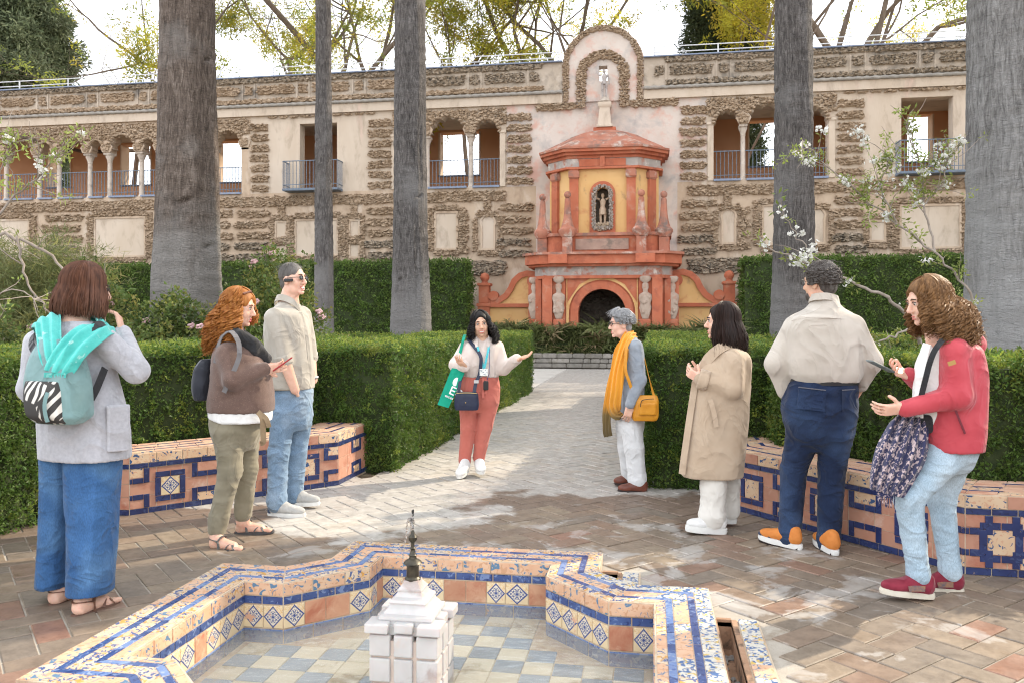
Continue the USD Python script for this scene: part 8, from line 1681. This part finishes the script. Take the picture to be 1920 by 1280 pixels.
b = MB().add(*hair_cap(Q, M, 1.0, .015, .052, .0)).add(*strands(Q, 240, .21, 65, (40, 150), .0046, (.017, 7), flare=.035, jit=.35).get()).add(*strands(Q, 672, .30, 66, (70, 240), .0046, (.021, 8), flare=.14, jit=.45, stop=104, rad=(.086, .106, .100)).get()).add(*strands(Q, 144, .22, 67, (240, 310), .0048, (.017, 7), flare=.05, jit=.3).get())
obj('hair', b, GLD, p, smooth=50)
BUR = cloth('burgundy_suede', (.17, .012, .028), (.24, .025, .045), scale=20); GUM = mat('cream_rubber', (.56, .50, .40), (.62, .57, .48), rough=.6, scale=20)
for h_, t_ in ((V3(-0.008, -0.100, 0.006), V3(-0.281, -0.090, 0.034)), (V3(0.231, 0.050, -0.018), V3(-0.018, 0.100, -0.011))):
    s, P_ = shoe(p, h_, t_, BUR, GUM, w=.048, hgt=.09, sole=.030); l_, f_, u_ = frame(np.subtract(t_, h_))
    for sd in (-1, 1): obj('side_panel', strap([P_(.26, sd * .049, .058), P_(.42, sd * .050, .056), P_(.56, sd * .047, .048)], .030, .003, l_ * sd, 10), mat('tan_floral_panel', (.34, .17, .08), (.10, .09, .12), rough=.8, scale=60), s)
ph = thing('mobile_phone', 'dark phone held out by the woman in the red jacket', 'phone', loc=(1.460, 4.756, 0.0), rz=YAW)
m_ = MB().box((0, 0, 0), (.074, .150, .010), ch=.004).get(); obj('phone_body', (np.asarray(m_[0]) @ frame((.88, .10, -.42), (.2, 0, 1)) + V3(-0.212, 0.060, 1.218), m_[1]), mat('grey_phone_case', (.10, .12, .12), (.16, .18, .18), rough=.25), ph, smooth=30)
sb = thing('floral_scarf', 'navy scarf with pale flowers hanging from the bag strap of the woman in red', 'scarf', loc=(1.460, 4.756, 0.0), rz=YAW)
FLO = rawmat('navy_floral_cloth', {'g': ('geometry', {}), 'v': ('voronoi_texture', {'scale': 38}), 'n': ('noise_texture', {'scale': 45, 'detail': 2, 'distortion': 1.0}), 'r': ('rgb_ramp', {'ramp': [(.53, (0, 0, 0)), (.58, (1, 1, 1))]}), 'm': ('mix', {'color1': (.018, .02, .065), 'color2': (.46, .36, .36)}), 'p': ('principled_bsdf', {'roughness': .9, 'sheen_weight': .2})}, [('g.position', 'n.vector'), ('n.fac', 'r.fac'), ('r.color', 'm.fac'), ('m.color', 'p.base_color')], 'p.BSDF')
b = MB().add(*drape([V3(-0.084, -0.060, 0.964), V3(-0.140, -0.130, 0.911), V3(-0.209, -0.170, 0.778), V3(-0.264, -0.170, 0.640), V3(-0.287, -0.170, 0.571)], [.12, .20, .24, .20, .16], (-.4, -1, .1), 5, .018, seed=11, nw=41)).add(*drape([V3(-0.039, 0.020, 0.950), V3(-0.110, -0.020, 0.868), V3(-0.190, -0.070, 0.734), V3(-0.245, -0.090, 0.611)], [.12, .2, .22, .18], (-.7, -.8, .1), 4, .016, seed=12, nw=33)); fl = obj('cloth', b, FLO, sb, smooth=50)
b = MB()
for k in range(26): q = lerp(V3(-0.331, -0.170, 0.574), V3(-0.242, -0.170, 0.563), k / 25); b.tube([q, q + V3(.008 * rng.normal(), .004 * rng.normal(), -.05 - .02 * rng.random())], .002, 4)
obj('fringe', b, FLO, fl, kind='stuff')
bg = thing('crossbody_bag', 'dark shoulder bag under the arm of the woman in red', 'handbag', loc=(1.460, 4.756, 0.0), rz=YAW)
B = Sdf(.009); B.bx(V3(-0.041, -0.030, 0.921), (.045, .07, .05), None, .02); obj('bag_body', B.mesh(), BLK, bg, smooth=True); obj('bag_strap', strap([V3(-0.086, -0.100, 0.977), V3(-0.097, -0.155, 1.080), V3(-0.086, -0.200, 1.221), V3(-0.047, -0.215, 1.332), V3(0.033, -0.140, 1.374)], .028, .004, [(-.5, -1, 0), (-.5, -1, 0), (-.3, -1, .1), (-.2, -1, .4), (0, -.5, 1)], 24), BLK, bg)
